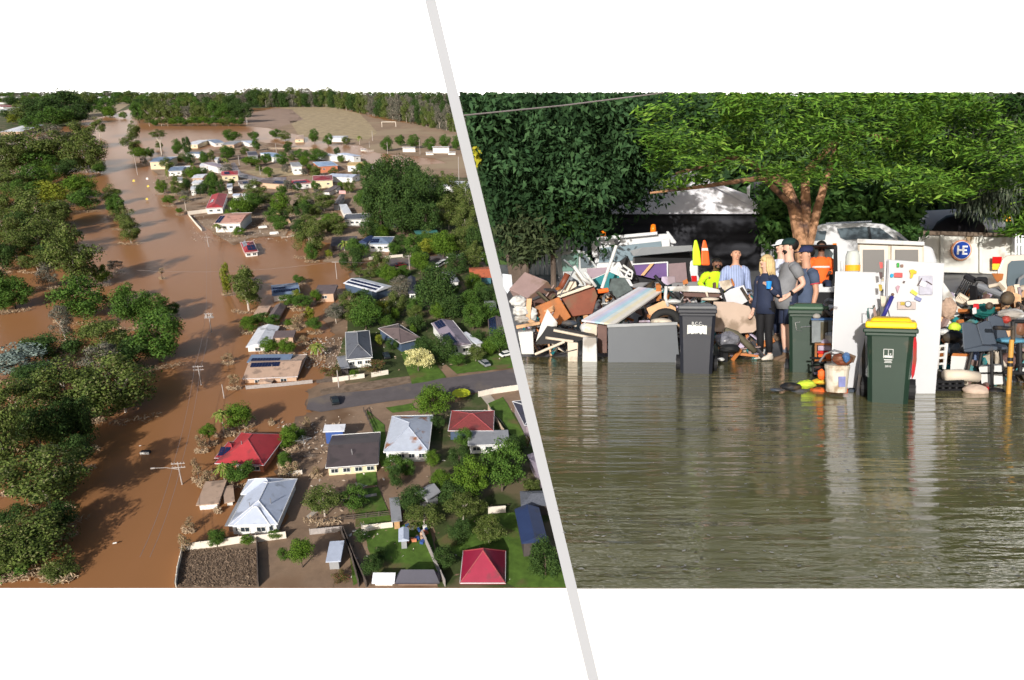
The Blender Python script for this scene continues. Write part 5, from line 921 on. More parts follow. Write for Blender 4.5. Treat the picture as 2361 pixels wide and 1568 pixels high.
slab('rear_pillar', 0, 0, 'r5', [(622, 375), (660, 360), (712, 430), (720, 590), (640, 600), (615, 470)], 15.85, .12, mp_w, T, .03); slab('tail_light', 0, 0, 'r5', [(632, 530), (690, 530), (692, 595), (640, 600)], 15.8, .06, m_red, T, .01); slab('bumper', 0, 0, 'r5', [(20, 600), (740, 590), (740, 650), (20, 660)], 15.75, .2, m_grm, T, .03)
for u in (1475, 1600): wheelR(T, u, 690, 16.3)
lb_ = slab('loaded_board', 'purple board with a pale frame loaded in the wagon', 'board', 'r5', [(30, 410), (380, 388), (385, 545), (240, 560), (60, 520)], 15.7, .05, M('board_purple', (.12, .07, .2), .7, .2, 1.5)); slab('board_edge', 0, 0, 'r5', [(20, 404), (376, 382), (392, 384), (392, 545), (380, 545), (376, 396), (24, 418)], 15.66, .04, mp_w, lb_)
slab('loaded_board', 'dusty mauve board with a pale edge loaded beside the purple one', 'board', 'r5', [(396, 405), (575, 392), (595, 600), (470, 600), (400, 540)], 15.72, .05, M('board_mauve', (.22, .16, .17), .7, .2, 1.5)); slab('timber_stick', 'orange pine stick leaning across the purple board', 'timber', 'r5', [(205, 405), (245, 402), (140, 528), (105, 525)], 15.6, .05, M('pine_fresh', (.62, .36, .18), .7, .15, 3))
T = thing('white_wagon', 'white four-wheel drive parked behind the cream cabinet', 'car')
slab('body', 0, 0, 0, [(1843, 575), (1850, 548), (1872, 524), (1895, 516), (1990, 512), (2036, 516), (2072, 535), (2098, 556), (2150, 570), (2160, 600), (2158, 668), (1843, 668)], 17.5, 1.8, mp_w, T, .06)
slab('side_window', 0, 0, 0, [(1930, 527), (1990, 523), (2030, 526), (2062, 550), (1950, 553), (1938, 548)], 17.46, .03, m_gl, T); slab('rear_window', 0, 0, 0, [(1862, 541), (1874, 533), (1906, 532), (1902, 553), (1852, 557)], 17.46, .03, m_gl, T); slab('side_window', 0, 0, 0, [(2068, 543), (2090, 556), (2074, 556)], 17.46, .03, m_gl, T)
slab('pillar', 0, 0, 0, [(2000, 523), (2006, 523), (2010, 552), (2004, 552)], 17.44, .03, mp_d, T); slab('roof_rail', 0, 0, 0, [(1905, 513), (2010, 509), (2010, 511.5), (1905, 516)], 17.7, .04, m_chr, T); slab('marker_light', 0, 0, 0, rect(1920, 561, 1929, 568), 17.44, .04, m_or, T, .005); slab('door_handle', 0, 0, 0, rect(1980, 578, 1991, 583), 17.44, .03, mp_d, T, .005)
slab('rear_step', 0, 0, 0, [(1843, 640), (1900, 640), (1900, 662), (1843, 662)], 17.4, .2, m_grm, T, .02)
for u in (1900, 2100): wheelR(T, u, 664, 17.55, .38)
T = thing('tip_truck', 'stained white tip truck with a round blue badge and black tarp', 'truck')
m_tip = M('tipper_white', (.62, .62, .58), .6, .15, 1, stain=((.3, .22, .14), .55, 1.1))
tg = slab('tailgate', 0, 0, 0, [(2112, 541), (2340, 546), (2340, 634), (2116, 626)], 20.5, 3, m_tip, T, .03); slab('top_rail', 0, 0, 0, [(2108, 531), (2342, 538), (2342, 547), (2108, 541)], 20.4, .2, M('rail_rusty', (.16, .12, .09), .8, .3, 3), T, .01)
for u in (2172, 2262, 2336): slab('rib', 0, 0, 0, [(u - 4, 542), (u + 4, 542), (u + 4, 630), (u - 4, 628)], 20.4, .1, m_tip, T, .01)
slab('cab', 0, 0, 0, [(2104, 498), (2130, 486), (2230, 480), (2300, 484), (2318, 500), (2318, 530), (2104, 530)], 23.6, 1.8, mp_w, T, .04); slab('cab_window', 0, 0, 0, [(2256, 494), (2292, 492), (2296, 506), (2262, 508)], 23.55, .03, m_gl, T)
tb = MB(); rr = random.Random(3); pr = [(2148, 532), (2160, 515), (2182, 500), (2210, 492), (2240, 494), (2262, 508), (2278, 532)]
rings = [[RY(u, v + rr.uniform(-2, 2) + dv_, 20.6 + dy) for u, v in pr] for dy, dv_ in ((0, 4), (.4, -2), (1.2, 0), (2.2, 2), (2.8, 6))]; tb.loft(rings, True, False); tb.build('tarp', M('tarp_black', (.014, .013, .016), .5, .4, 3, .5), T, smooth=True)
for (x, y, m_) in ((2137, 579, m_or), (2137, 593, m_red), (2300, 600, m_red), (2300, 614, M('marker_yellow', (.75, .5, .05), .4, .05))): slab('tail_marker', 0, 0, 0, rect(x - 7 if x < 2200 else x - 12, y - 8, x + 6 if x < 2200 else x + 10, y + 8), 20.25, .06, m_, T)
c = RY(2217, 577, 20.36)
def disc(name, c, r, t, mat, par, n=28): return MB().tube([c, c + Vector((0, t, 0))], r, n).build(name, mat, par)
bd = disc('badge', c, .3, .03, M('badge_orange', (.6, .25, .12), .5, .2, 2), tg); disc('badge_ring', c + Vector((0, -.012, 0)), .265, .01, M('badge_white', (.6, .58, .62), .5, .05), bd); disc('badge_disc', c + Vector((0, -.024, 0)), .245, .01, M('badge_blue', (.012, .05, .3), .4, .1), bd)
lt = MB()
for x0, z0, x1, z1 in ((-.155, -.13, -.1, .13), (-.1, -.025, 0, .03), (0, -.13, .055, .13), (.055, .08, .15, .13), (.055, -.025, .13, .025), (.055, -.13, .15, -.08)): lt.box(c + Vector(((x0 + x1) / 2, -.035, (z0 + z1) / 2)), (x1 - x0, .015, z1 - z0))
lt.build('lettering', M('letter_white', (.7, .7, .72), .5, .03), bd)
for k, (u, v) in enumerate(((2322, 500), (2108, 482))):
    c = RY(u, v, 21 if k == 0 else 23.4); MB().tube([c - Vector((0, 0, .12)), c + Vector((0, 0, .1)), c + Vector((0, 0, .13))], [.1, .09, .03], 12).build('beacon', MEMIT('beacon_lit', (1, .42, .05), 2.2) if k == 0 else m_or, T, smooth=True)
for u in (2150, 2300): wheelR(T, u, 628, 20.7, .45)
T = thing('cream_ute', 'cream ute cab cut by the frame edge behind the bar stools heap', 'ute')
slab('cab', 0, 0, 'r8', [(830, 300), (880, 180), (930, 150), (1160, 140), (1160, 560), (900, 540), (840, 420)], 14.5, 1.6, M('paint_cream', (.62, .54, .47), .35, .05, spec=.5), T, .05); slab('window', 0, 0, 'r8', [(935, 235), (965, 205), (1160, 195), (1160, 440), (930, 445), (920, 400)], 14.46, .03, m_gl, T); slab('pillar', 0, 0, 'r8', [(1000, 520), (1030, 360), (1090, 320), (1160, 325), (1160, 350), (1095, 345), (1045, 380), (1020, 540)], 14.3, .08, m_grm, T)
wheelR(T, 2352, 720, 14.6)
T = thing('loader', 'black-framed loader cab seen behind the bearded man and blue cap man', 'loader'); YC = 14.2
slab('roof', 0, 0, 'r6', [(600, 205), (975, 205), (985, 222), (600, 226)], YC, 1.3, m_blk, T, .02)
for x0, x1 in ((620, 660), (945, 985)): slab('post', 0, 0, 'r6', [(x0, 222), (x1, 222), (x1 + 5, 640), (x0 - 5, 640)], YC, .08, m_blk, T)
slab('rear_glass', 0, 0, 'r6', [(655, 228), (880, 225), (945, 300), (950, 390), (660, 420)], YC + 1.15, .02, M('cab_glass_pale', (.5, .58, .58), .15, .05, spec=.5), T); slab('back_panel', 0, 0, 'r6', [(650, 410), (950, 385), (955, 640), (650, 640)], YC + 1.2, .05, m_blk, T)
slab('seat', 0, 0, 'r6', [(730, 400), (900, 400), (900, 640), (730, 640)], YC + .75, .15, m_grm, T, .04); slab('engine_cover', 0, 0, 'r6', [(620, 640), (960, 640), (970, 860), (610, 860)], YC - .2, 1.2, m_blk, T, .05); slab('counterweight', 0, 0, 'r6', [(745, 612), (830, 612), (835, 650), (950, 645), (950, 705), (745, 705)], YC - .25, .2, mp_w, T, .02)
for u in (1862, 1925): wheelR(T, u, 705, YC, .34)

rng = np.random.default_rng(31); C = []
for _ in range(900):
    v = 835 + 500 * rng.random() ** 2.2; q = RG(rng.uniform(DIV(v) + 10, 2440), v, .004); C.append((q.x, q.y, .004))
C = np.array(C); vv, ff = quads(rng, C, np.tile((0, 0, 1.), (len(C), 1)), .012, .008, .05)
tag(raw('floating_scum', vv, ff, MLEAF('scum_bits', (.1, .08, .05), (.5, .47, .4))), None, None, None, 'stuff')
# ================================================================ THE STREET: bins
m_bk = M('bin_charcoal', (.019, .021, .03), .5, .12, 2, .05, stain=((.07, .055, .035), .62, 4)); m_bg = M('bin_green', (.014, .034, .022), .5, .12, 2, .05, stain=((.07, .055, .035), .62, 4)); m_by = M('bin_lid_yellow', (.8, .5, .01), .45, .05); m_bgr = M('bin_lid_green', (.05, .1, .06), .45, .1); m_blk2 = M('bin_lid_grey', (.11, .115, .125), .5, .12); m_dum = None; m_mark = M('bin_print_white', (.62, .63, .62), .7, .1, 3)
def face(u, v, Y): # upright frame whose -Y looks at the camera along the ray through (u, v)
    p = RY(u, v, Y); return Matrix.Translation(p) @ Matrix.Rotation(-math.atan2(p.x, p.y), 4, 'Z')
def bin_(label, u0, u1, ut, vb, vt, mb, ml, Y=None, rim=None, lidh=.08, yaw=0):
    Y = Y or RG((u0 + u1) / 2, vb).y; uc = (u0 + u1) / 2; c = math.cos(math.atan2((uc - CX), FPX))
    wb = (u1 - u0) * Y * c / FPX; wt = ut * Y * c / FPX; h = (vb - vt) * Y / FPX
    T = thing('wheelie_bin', label, 'bin', face(uc, vb, Y) @ Matrix.Rotation(yaw, 4, 'Z'), 'wheelie bins in the flooded street')
    d = wb * 1.2; rings = []; lo = -.18
    for z, k in ((lo, .93), (.0, .95), (h * .5, 1.02), (h * .8, 1.08), (h * .86, 1.1)):
        a, b = wb * k / 2, d * k / 2; e = .045; y0 = d / 2
        rings.append([(-a + e, -b + y0, z), (a - e, -b + y0, z), (a, -b + e + y0, z), (a, b - e + y0, z), (a - e, b + y0, z), (-a + e, b + y0, z), (-a, b - e + y0, z), (-a, -b + e + y0, z)])
    MB().loft(rings).build('body', mb, T)
    r = MB().box((0, d / 2 - .01, h * .885), (wt, d * 1.22, h * .055)); r.box((0, d / 2, h * .84), (wt * .93, d * 1.12, h * .05)); r.build('rim', rim or mb, T, bevel=.012)
    L_ = MB().box((0, d / 2 - .02, h * .912 + lidh * .35), (wt * (.99 if not rim else .93), d * 1.2, lidh * .7)); L_.box((0, d / 2 + .02, h * .912 + lidh * .8), (wt * .8, d * 1.0, lidh * .5), None, .86); L_.build('lid', ml, T, bevel=.02)
    MB().tube([(-wt * .42, d * 1.12, h * .93), (wt * .42, d * 1.12, h * .93)], .018, 8).build('handle', mb, T)
    for s in (-1, 1):
        for z0 in (.55,): MB().box((s * wb * .47, d * .1, h * z0), (.02, .03, h * .5)).build('side_rib', mb, T)
        w_ = MB().tube([(s * (wb * .5 - .01), d * .92, .1), (s * (wb * .5 + .06), d * .92, .1)], .115, 18).build('wheel', m_blk, T); MB().tube([(s * (wb * .5 + .055), d * .92, .1), (s * (wb * .5 + .068), d * .92, .1)], .05, 10).build('hub', m_grm, w_)
    return T, wb, h, d
def txt(s, size, loc, par, mat, name='lettering'):
    cu = bpy.data.curves.new(name, 'FONT'); cu.body = s; cu.size = size; cu.extrude = .0015; cu.align_x = 'CENTER'; cu.align_y = 'CENTER'; cu.materials.append(mat)
    t_ = bpy.data.objects.new(name, cu); COL.objects.link(t_); bpy.context.view_layer.update()
    me = bpy.data.meshes.new_from_object(t_.evaluated_get(bpy.context.evaluated_depsgraph_get())); bpy.data.objects.remove(t_)
    o = bpy.data.objects.new(name, me); COL.objects.link(o); o.parent = par; o.matrix_basis = Matrix.Translation(loc) @ Matrix.Rotation(math.pi / 2, 4, 'X'); return o
T, wb, h, d = bin_('charcoal wheelie bin with white painted patch standing in the water', 1566, 1644, 90, 862, 698, m_bk, m_blk2)
rr = random.Random(5); b = MB(); z1, z0 = h * .685, h * .565; n = 24
up = [(-.29 + .58 * k / n, rr.uniform(-.006, .01)) for k in range(n + 1)]; dn = [(-.29 + .58 * k / n, rr.choice([0, 0, .018, .004]) + rr.uniform(-.004, .006)) for k in range(n + 1)]
yf = -.012
for k in range(n): b.prism([(wb * up[k][0], yf - .006, z1 + up[k][1]), (wb * up[k + 1][0], yf - .006, z1 + up[k + 1][1]), (wb * dn[k + 1][0], yf - .006, z0 + dn[k + 1][1]), (wb * dn[k][0], yf - .006, z0 + dn[k][1])], (0, .003, 0))
b.build('paint_patch', M('paint_patch', (.6, .61, .58), .8, .12, 9, stain=((.12, .12, .13), .63, 16)), T); txt('B.C.C.', .055, (0, -.022, h * .715), T, m_mark)
T, wb, h, d = bin_('dark green wheelie bin behind the wire crate and rusty shelf', 1817, 1900, 94, 872, 698, m_bg, m_bgr, 9.6); MB().tube([(-.1, -.03, h * .75), (-.16, -.03, h * .74), (-.14, -.03, h * .64), (-.07, -.03, h * .63), (-.09, -.03, h * .68), (.06, -.04, h * .7)], .006, 5).build('bent_wire', m_chr, T)
T, wb, h, d = bin_('dark green wheelie bin with bright yellow lid standing deepest in the water', 1996, 2096, 128, 930, 738, m_bg, m_by, rim=M('bin_rim_green', (.018, .04, .028), .45, .1), lidh=.1)
e = MB(); cx, cz, y = -.01, h * .6, -.012; W_ = .04
for q in (((cx, cz + .05), (.088, .005)), ((cx - .042, cz + .005), (.005, .09)), ((cx + .042, cz + .005), (.005, .09)), ((cx, cz - .025), (.07, .022)), ((cx, cz + .01), (.007, .06)), ((cx + .02, cz + .002), (.01, .01))): e.box((q[0][0], y, q[0][1]), (q[1][0], .006, q[1][1]))
e.prism([(cx - .006, y - .003, cz), (cx + .006, y - .003, cz), (cx, y - .003, cz + .045)], (0, .004, 0)); e.build('emblem', m_mark, T); [e2.build('caption', m_mark, T) for e2 in [MB().box((cx, y, cz - .058), (.075, .006, .008)).box((cx, y, cz - .073), (.06, .006, .006)).box((cx, y, cz - .086), (.07, .006, .005))]]; txt('2810', .028, (cx, y - .003, cz - .125), T, m_mark)
# ================================================================ THE STREET: people
skin_a = M('skin_tan', (.5, .27, .18), .55, .06, 6, spec=.35); skin_b = M('skin_fair', (.6, .37, .28), .55, .06, 6, spec=.35); skin_c = M('skin_brown', (.2, .1, .065), .55, .06, 6); m_eye = M('eye_dark', (.02, .015, .012), .3); m_lip = M('lip_red', (.4, .14, .12), .5)
def skinmesh(name, ch, mat, par, sub=2):
    """ch: list of chains [(point, radius), ...]; chains that start on an existing point grow from it"""
    vs, rs, es = [], [], []; idx = {}
    def vid(p, r):
        k = tuple(round(x, 4) for x in p)
        if k not in idx: idx[k] = len(vs); vs.append(p); rs.append(r)
        return idx[k]
    for c in ch:
        pr = None
        for p, r in c:
            i = vid(p, r)
            if pr is not None and pr != i: es.append((pr, i))
            pr = i
    me = bpy.data.meshes.new(name); me.from_pydata([tuple(v) for v in vs], es, []); me.materials.append(mat)
    o = bpy.data.objects.new(name, me); COL.objects.link(o); mo = o.modifiers.new('skin', 'SKIN'); mo.use_smooth_shade = True
    lay = me.skin_vertices[0].data if me.skin_vertices else None
    if lay is None:
        bm = bmesh.new(); bm.from_mesh(me); bm.verts.layers.skin.verify(); bm.to_mesh(me); bm.free(); lay = me.skin_vertices[0].data
    for i, r in enumerate(rs): lay[i].radius = r if hasattr(r, '__len__') else (r, r); lay[i].use_root = i == 0
    if sub: s = o.modifiers.new('sub', 'SUBSURF'); s.levels = s.render_levels = sub
    if par: o.parent = par
    return o
def ringloft(b, lv, n=20):                                # (centre, half width, half depth)
    b.loft([[Vector(c) + Vector((w_ * math.cos(6.2832 * k / n), d_ * math.sin(6.2832 * k / n), 0)) for k in range(n)] for c, w_, d_ in lv])
def person(label, u, v, Y, H, yaw, skin, shirt, sleeve, hem, legs, leglen, shoes, armL, armR, hair=None, hairlen=0, cap=None, beard=None, lean=0, headyaw=0, belly=0, seated=False, fem=False, z=None):
    p = RY(u, v, Y) if z is None else z
    T = thing('person', label, 'person', Matrix.Translation(p) @ Matrix.Rotation(-math.atan2(p.x, p.y) + yaw, 4, 'Z') @ Matrix.Scale(H / 1.8, 4))
    ly = -math.sin(lean); lz = math.cos(lean)
    hip = Vector((0, 0, .93 if not seated else .5))
    def tp(x, y, h_): return hip + Vector((x, y + ly * h_, lz * h_))
    sw = .16 if fem else .185
    neck, hb = tp(0, .0, .56), tp(0, -.02, .66); sh = {-1: tp(-sw, 0, .49), 1: tp(sw, 0, .49)}
    body = [[(hip, .13), (tp(0, 0, .2), .12), (tp(0, 0, .42), .13), (neck, .058), (hb, .062), (tp(0, -.025, .74), .088), (tp(0, -.02, .8), .093), (tp(0, -.01, .85), .07)]]
    for s, arm in ((-1, armL), (1, armR)):
        el, wr = Vector(arm[0]), Vector(arm[1]); d = (wr - el).normalized(); sd_ = d.cross(Vector((0, 1, .2))).normalized()
        body.append([(tp(0, 0, .42), .13), (sh[s], .062), (sh[s].lerp(el, .5), .052), (el, .042), (el.lerp(wr, .35), .043), (wr, .026), (wr + d * .05, .032)])
        pm = wr + d * .05
        for k, (off, ln) in enumerate(((-.03, .085), (-.011, .1), (.01, .095), (.029, .075))):
            f0 = pm + d * .035 + sd_ * off; body.append([(pm, .032), (f0, .011), (f0 + d * ln * .5 + Vector((0, -.01, 0)), .0095), (f0 + d * ln * .85 + Vector((0, -.03, -.01)), .0075)])
        t0 = pm - sd_ * .03 * s; body.append([(pm, .032), (t0 + Vector((0, -.02, 0)), .012), (t0 + d * .05 + Vector((0, -.045, 0)), .009)])
    feet = []
    for s in (-1, 1):
        hx = Vector((s * .09, 0, hip.z - .03))
        if seated: kn = Vector((s * .12, -.42, .5)); an = Vector((s * .12, -.45, .08))
        else: kn = Vector((s * .095, -.015, .49)); an = Vector((s * .1, .02, .085))
        body.append([(hip, .13), (hx, .088), (hx.lerp(kn, .5), .075), (kn, .054), (kn.lerp(an, .35), .056), (an, .034), (an + Vector((0, -.05, -.045)), .034), (an + Vector((s * .01, -.16, -.055)), .026)]); feet.append((hx, kn, an, s))
    skinmesh('body', body, skin, T)
    # face
    hc = tp(0, -.02, .775); Hm = Matrix.Translation(hc) @ Matrix.Rotation(headyaw, 4, 'Z') @ Matrix.Rotation(-lean * .3, 4, 'X')
    def feat(n, b, m_): q = b.build(n, m_, T, smooth=True); q.matrix_basis = Hm
    feat('nose', MB().ell((0, -.092, -.012), (.014, .024, .022), 8, 6), skin); feat('chin', MB().ell((0, -.072, -.085), (.036, .026, .02), 8, 6), skin); feat('mouth', MB().ell((0, -.092, -.056), (.022, .008, .006), 8, 6), m_lip)
    for s in (-1, 1): feat('ear', MB().ell((s * .09, .008, -.01), (.01, .022, .032), 8, 6), skin); feat('eye', MB().ell((s * .034, -.086, .018), (.013, .008, .007), 8, 6), m_eye); feat('eyebrow', MB().box((s * .035, -.09, .036), (.034, .01, .007)), hair or skin)
    if hair is not None:
        b = MB(); b.ell((0, .018, .03), (.102, .112, .1), 16, 10, None, .02, 3)
        if hairlen:
            for k in range(15):
                a = math.pi * (-.12 + 1.24 * k / 14); x, y = math.cos(a) * .095, math.sin(a) * .1 + .01
                b.tube([(x * .8, y * .8, .07), (x * 1.1, y * 1.12, -.02), (x * 1.25, y * 1.2, -hairlen * .6), (x * 1.35 + .01, y * 1.25 + .02, -hairlen)], [.03, .034, .03, .008], 7)
        o = b.build('hair', hair, T, smooth=True); o.matrix_basis = Hm
        if not hairlen: # clear of the face
            o.matrix_basis = Hm @ Matrix.Translation((0, .022, .012)) @ Matrix.Diagonal((.98, .92, .98, 1))
    if beard is not None:
        b = MB(); b.ell((0, -.042, -.068), (.066, .05, .045), 14, 8, None, .03, 2); o = b.build('beard', beard, T, smooth=True); o.matrix_basis = Hm
    if cap is not None:
        b = MB(); ringloft(b, [((0, .005, .035), .108, .118), ((0, .008, .075), .106, .115), ((0, .01, .115), .085, .092), ((0, .012, .138), .04, .045), ((0, .012, .141), .006, .006)]); c_ = b.build('cap', cap, T, smooth=True); c_.matrix_basis = Hm
        b = MB(); n = 9; pts = [(.1 * math.cos(math.pi + math.pi * k / n), -.08 + .115 * math.sin(math.pi + math.pi * k / n), .04 - .02 * math.sin(math.pi * k / n)) for k in range(n + 1)]; b.prism([Vector(q) for q in pts], (0, 0, .012)); b.build('visor', cap, c_)
    if shirt is not None:
        b = MB(); w_ = 1.0 if not fem else .9; lo = hem
        lv = [(tp(0, -.01, lo), .178 * w_ + (.03 if fem else 0), .128 + belly * .6), (tp(0, -.02 - belly, .08), .17 * w_, .125 + belly), (tp(0, -.015 - belly, .22), .168 * w_, .122 + belly), (tp(0, -.01, .36), .19 * w_, .13), (tp(0, 0, .46), .185 * w_, .115), (tp(0, 0, .53), .12, .085), (tp(0, 0, .575), .07, .068)]
        ringloft(b, lv)
        o = b.build('shirt' if not fem else 'jacket', shirt, T, smooth=True)
        for s, arm in ((-1, armL), (1, armR)):
            el, wr = Vector(arm[0]), Vector(arm[1]); a0 = sh[s] + Vector((-s * .03, 0, .0))
            pts = [(a0, .082), (sh[s] + (el - sh[s]) * .25 + Vector((s * .005, 0, 0)), .078), (sh[s].lerp(el, .6), .07)] + ([(el, .062), (el.lerp(wr, .5), .056), (el.lerp(wr, .92), .046)] if sleeve == 'long' else [])
            MB().tube([q for q, _ in pts], [r for _, r in pts], 12).ell(a0 + Vector((-s * .012, 0, -.0)), (.078, .078, .068), 12, 8).build('sleeve', shirt, o, smooth=True)
    if legs is not None:
        b = MB(); ringloft(b, [(hip + Vector((0, 0, .1)), .158, .118), (hip + Vector((0, 0, .0)), .175, .128), (hip + Vector((0, 0, -.1)), .178, .122), (hip + Vector((0, 0, -.13)), .15, .1)])
        for hx, kn, an, s in feet:
            if leglen == 'long': b.tube([hx, hx.lerp(kn, .5), kn, kn.lerp(an, .4), kn.lerp(an, .9)], [.098, .085, .064, .062, .047], 12)
            else: b.tube([hx, hx.lerp(kn, .4), hx.lerp(kn, .82)], [.1, .096, .092], 12)
        b.build('trousers' if leglen == 'long' else 'shorts', legs, T, smooth=True)
    for hx, kn, an, s in feet:
        b = MB(); b.loft([[an + Vector((s * .005 + w_ * math.cos(6.28 * k / 12), y_ + d_ * math.sin(6.28 * k / 12), z_)) for k in range(12)] for y_, w_, d_, z_ in ((-.055, .045, .135, -.085), (-.055, .05, .14, -.06), (-.04, .048, .115, -.03), (-.0, .045, .06, .0), (.005, .044, .05, .05 if leglen != 'long' else .02))]); b.build('shoe', shoes, T, smooth=True)
        if leglen != 'long': MB().tube([an + Vector((0, 0, .04)), an + Vector((0, 0, .12))], [.045, .048], 10).build('sock', M('sock_grey', (.12, .13, .17), .9), T)
    return T
m_navy = M('cloth_navy', (.02, .028, .06), .8, .2, 8, .2); m_blackc = M('cloth_black', (.008, .008, .01), .8, .2, 8); m_greyt = M('cloth_grey', (.19, .195, .21), .9, .15, 10, .2); m_bluet = M('cloth_blue_grey', (.065, .09, .15), .9, .15, 10, .2); m_shoew = M('shoe_cream', (.6, .55, .48), .7, .1); m_boot = M('boot_brown', (.13, .085, .055), .8, .2, 6); m_blond = M('hair_blonde', (.55, .4, .2), .5, .2, 14, .3); m_hairk = M('hair_black', (.012, .01, .009), .5, .2, 14); m_capg = M('cap_green', (.008, .028, .026), .8, .1); m_capn = M('cap_navy', (.02, .025, .075), .8, .1)
hang = lambda s, f=0.0: ((s * .24, .02 - f, 1.12), (s * .25, -.05 - f * 2, .88))
FZ = .0
wom = person('blonde woman in a navy jacket and black trousers watching beside the bearded man', 1762, 828, 11.2, 1.66, -.75, skin_b, m_navy, 'long', -.13, m_blackc, 'long', m_shoew, ((-.225, .02, 1.1), (-.235, -.05, .87)), ((.26, .03, 1.1), (.2, -.1, 1.24)), m_blond, .24, None, None, 0, -.25, 0, False, True)
man = person('bearded man in a grey shirt and navy shorts wearing a dark green cap', 1814, 833, 11.15, 1.93, -1.2, skin_b, m_greyt, 'short', -.14, m_navy, 'shorts', m_boot, ((-.23, -.0, 1.13), (-.2, -.22, 1.05)), ((.25, .12, 1.16), (.2, -.05, 1.02)), m_hairk, 0, m_capg, m_hairk, .0, -.15, .05)
wr = MB(); tubew = Vector((.203, -.04, 1.03)); wr.tube([tubew + Vector((-.0, .02, .0)), tubew + Vector((0, -.02, -.0))], .036, 12).build('wristband', m_blackc, man)
m3_ = person('man in a blue-grey shirt with red cuffs and navy cap behind the green bin', 1853, 835, 11.6, 1.9, -1.0, skin_a, m_bluet, 'short', -.12, m_navy, 'long', m_boot, ((-.23, .02, 1.12), (-.22, -.05, .88)), ((.24, .02, 1.12), (.25, -.04, .88)), m_hairk, 0, m_capn, None, 0, -.1, .02)
for s in (-1, 1): e = Vector((s * .24, .02, 1.12)); q = Vector((s * .185, 0, 1.42)).lerp(e, .58); MB().tube([q, q.lerp(e, .12)], .074, 12).build('cuff', M('cuff_red', (.5, .05, .07), .8), m3_)
person('person in a white shirt and white cap half hidden behind the bearded man', 1797, 784, 13.2, 1.86, -.9, skin_b, M('cloth_white', (.62, .66, .8), .8, .08, 8), 'long', -.1, m_navy, 'long', m_boot, hang(-1), hang(1), m_hairk, 0, M('cap_white', (.75, .78, .82), .8), None)
plaid = M('cloth_plaid', (.33, .4, .62), .9, .15, 6, stripe=('X', 7, .35)); person('balding man in a blue plaid shirt standing behind the heap', 1691, 786, 13.4, 1.76, .15, skin_a, plaid, 'long', -.16, m_navy, 'long', m_boot, ((-.25, .02, 1.12), (-.28, -.1, .9)), ((.25, .02, 1.12), (.27, -.12, .9)), None, 0, None, None, .06, .2, .04)
hv = M('cloth_hi_vis_yellow', (.5, .75, .02), .8, .08, 6)
wk = person('bending worker in a yellow high visibility shirt behind the wagon', 1638, 775, 14.0, 1.7, .2, skin_c, hv, 'long', -.05, m_navy, 'long', m_boot, ((-.28, -.22, 1.12), (-.2, -.42, .96)), ((.3, -.2, 1.12), (.2, -.42, .94)), m_hairk, 0, None, m_hairk, .7, 0, .03)
b = MB(); ringloft(b, [((0, -.075, 1.06), .183, .15), ((0, -.11, 1.12), .182, .15)]); b.build('waist_band', m_navy, wk, smooth=True)
hv2 = M('cloth_hi_vis_orange', (.8, .13, .02), .8, .08, 6)
pz = RY(1890, 640, YC + .7)
dv_ = person('driver in an orange high visibility shirt sitting in the loader cab', 0, 0, 0, 1.75, .1, skin_c, hv2, 'long', -.05, m_navy, 'long', m_boot, ((-.27, -.1, .75), (-.16, -.34, .72)), ((.27, -.1, .75), (.16, -.34, .72)), m_hairk, 0, None, m_hairk, .05, 0, .04, True, False, RY(1889, 705, YC + .55))
b = MB(); ringloft(b, [((0, -.02, .68), .176, .17), ((0, -.02, .72), .176, .17)]); ringloft(b, [((0, -.02, .82), .2, .165), ((0, -.02, .86), .2, .16)]); b.build('reflective_tape', M('tape_silver', (.6, .6, .6), .4), dv_, smooth=True)
c = wom.matrix_basis @ Vector((.215, -.17, 1.31)); o = MB().tube([c + Vector((0, 0, -.07)), c + Vector((0, 0, .05))], [.035, .045], 14).build('drink_cup', M('cup_blue', (.02, .25, .7), .4, .05)); tag(o, 'bright blue cup held by the blonde woman', 'cup')
# ================================================================ THE STREET: the heaps
MC = {n: M('heap_' + n, c, r, v, s, .15, stain=((c[0] * .4 + .08, c[1] * .4 + .055, c[2] * .4 + .03), .55, 2.6)) for n, c, r, v, s in (('brown', (.13, .075, .065), .6, .25, 3), ('mauvebrown', (.27, .19, .18), .6, .12, 3), ('orange', (.38, .13, .035), .55, .25, 3), ('redbrown', (.18, .05, .025), .5, .3, 3), ('white', (.56, .56, .55), .6, .08, 2), ('cream', (.6, .52, .42), .7, .1, 2), ('beige', (.52, .4, .32), .75, .08, 1), ('pine', (.6, .36, .2), .7, .15, 3), ('black', (.014, .014, .016), .6, .3, 3), ('dark', (.05, .05, .055), .6, .3, 3), ('grey', (.16, .17, .19), .6, .1, 1), ('teal', (.015, .17, .19), .5, .15, 3), ('lilac', (.45, .38, .5), .6, .2, 3), ('blue', (.05, .13, .3), .6, .2, 3), ('green', (.01, .11, .1), .6, .3, 5), ('redd', (.45, .02, .025), .5, .2, 3), ('olive', (.1, .09, .06), .7, .3, 3), ('slate', (.06, .075, .1), .5, .12, 2), ('sky', (.1, .28, .4), .7, .15, 2), ('lime', (.5, .65, .05), .6, .15, 4), ('hot', (.8, .13, .02), .6, .15, 4), ('yellow', (.75, .45, .03), .6, .2, 4))}
def S(name, label, cat, z, pts, Y, mat, t=.03, grp=None): return slab(name, label, cat, z, pts, Y, t, MC[mat] if isinstance(mat, str) else mat, None, .006 if t < .1 else .012, grp)
def stick(name, label, cat, z, pts, Y, mat, r=.012, n=6):
    o = MB().tube([RY(*P(z, *p[:2]), Y + (p[2] if len(p) > 2 else 0)) for p in pts], r, n).build(name, MC[mat] if isinstance(mat, str) else mat, smooth=True); return tag(o, label, cat)
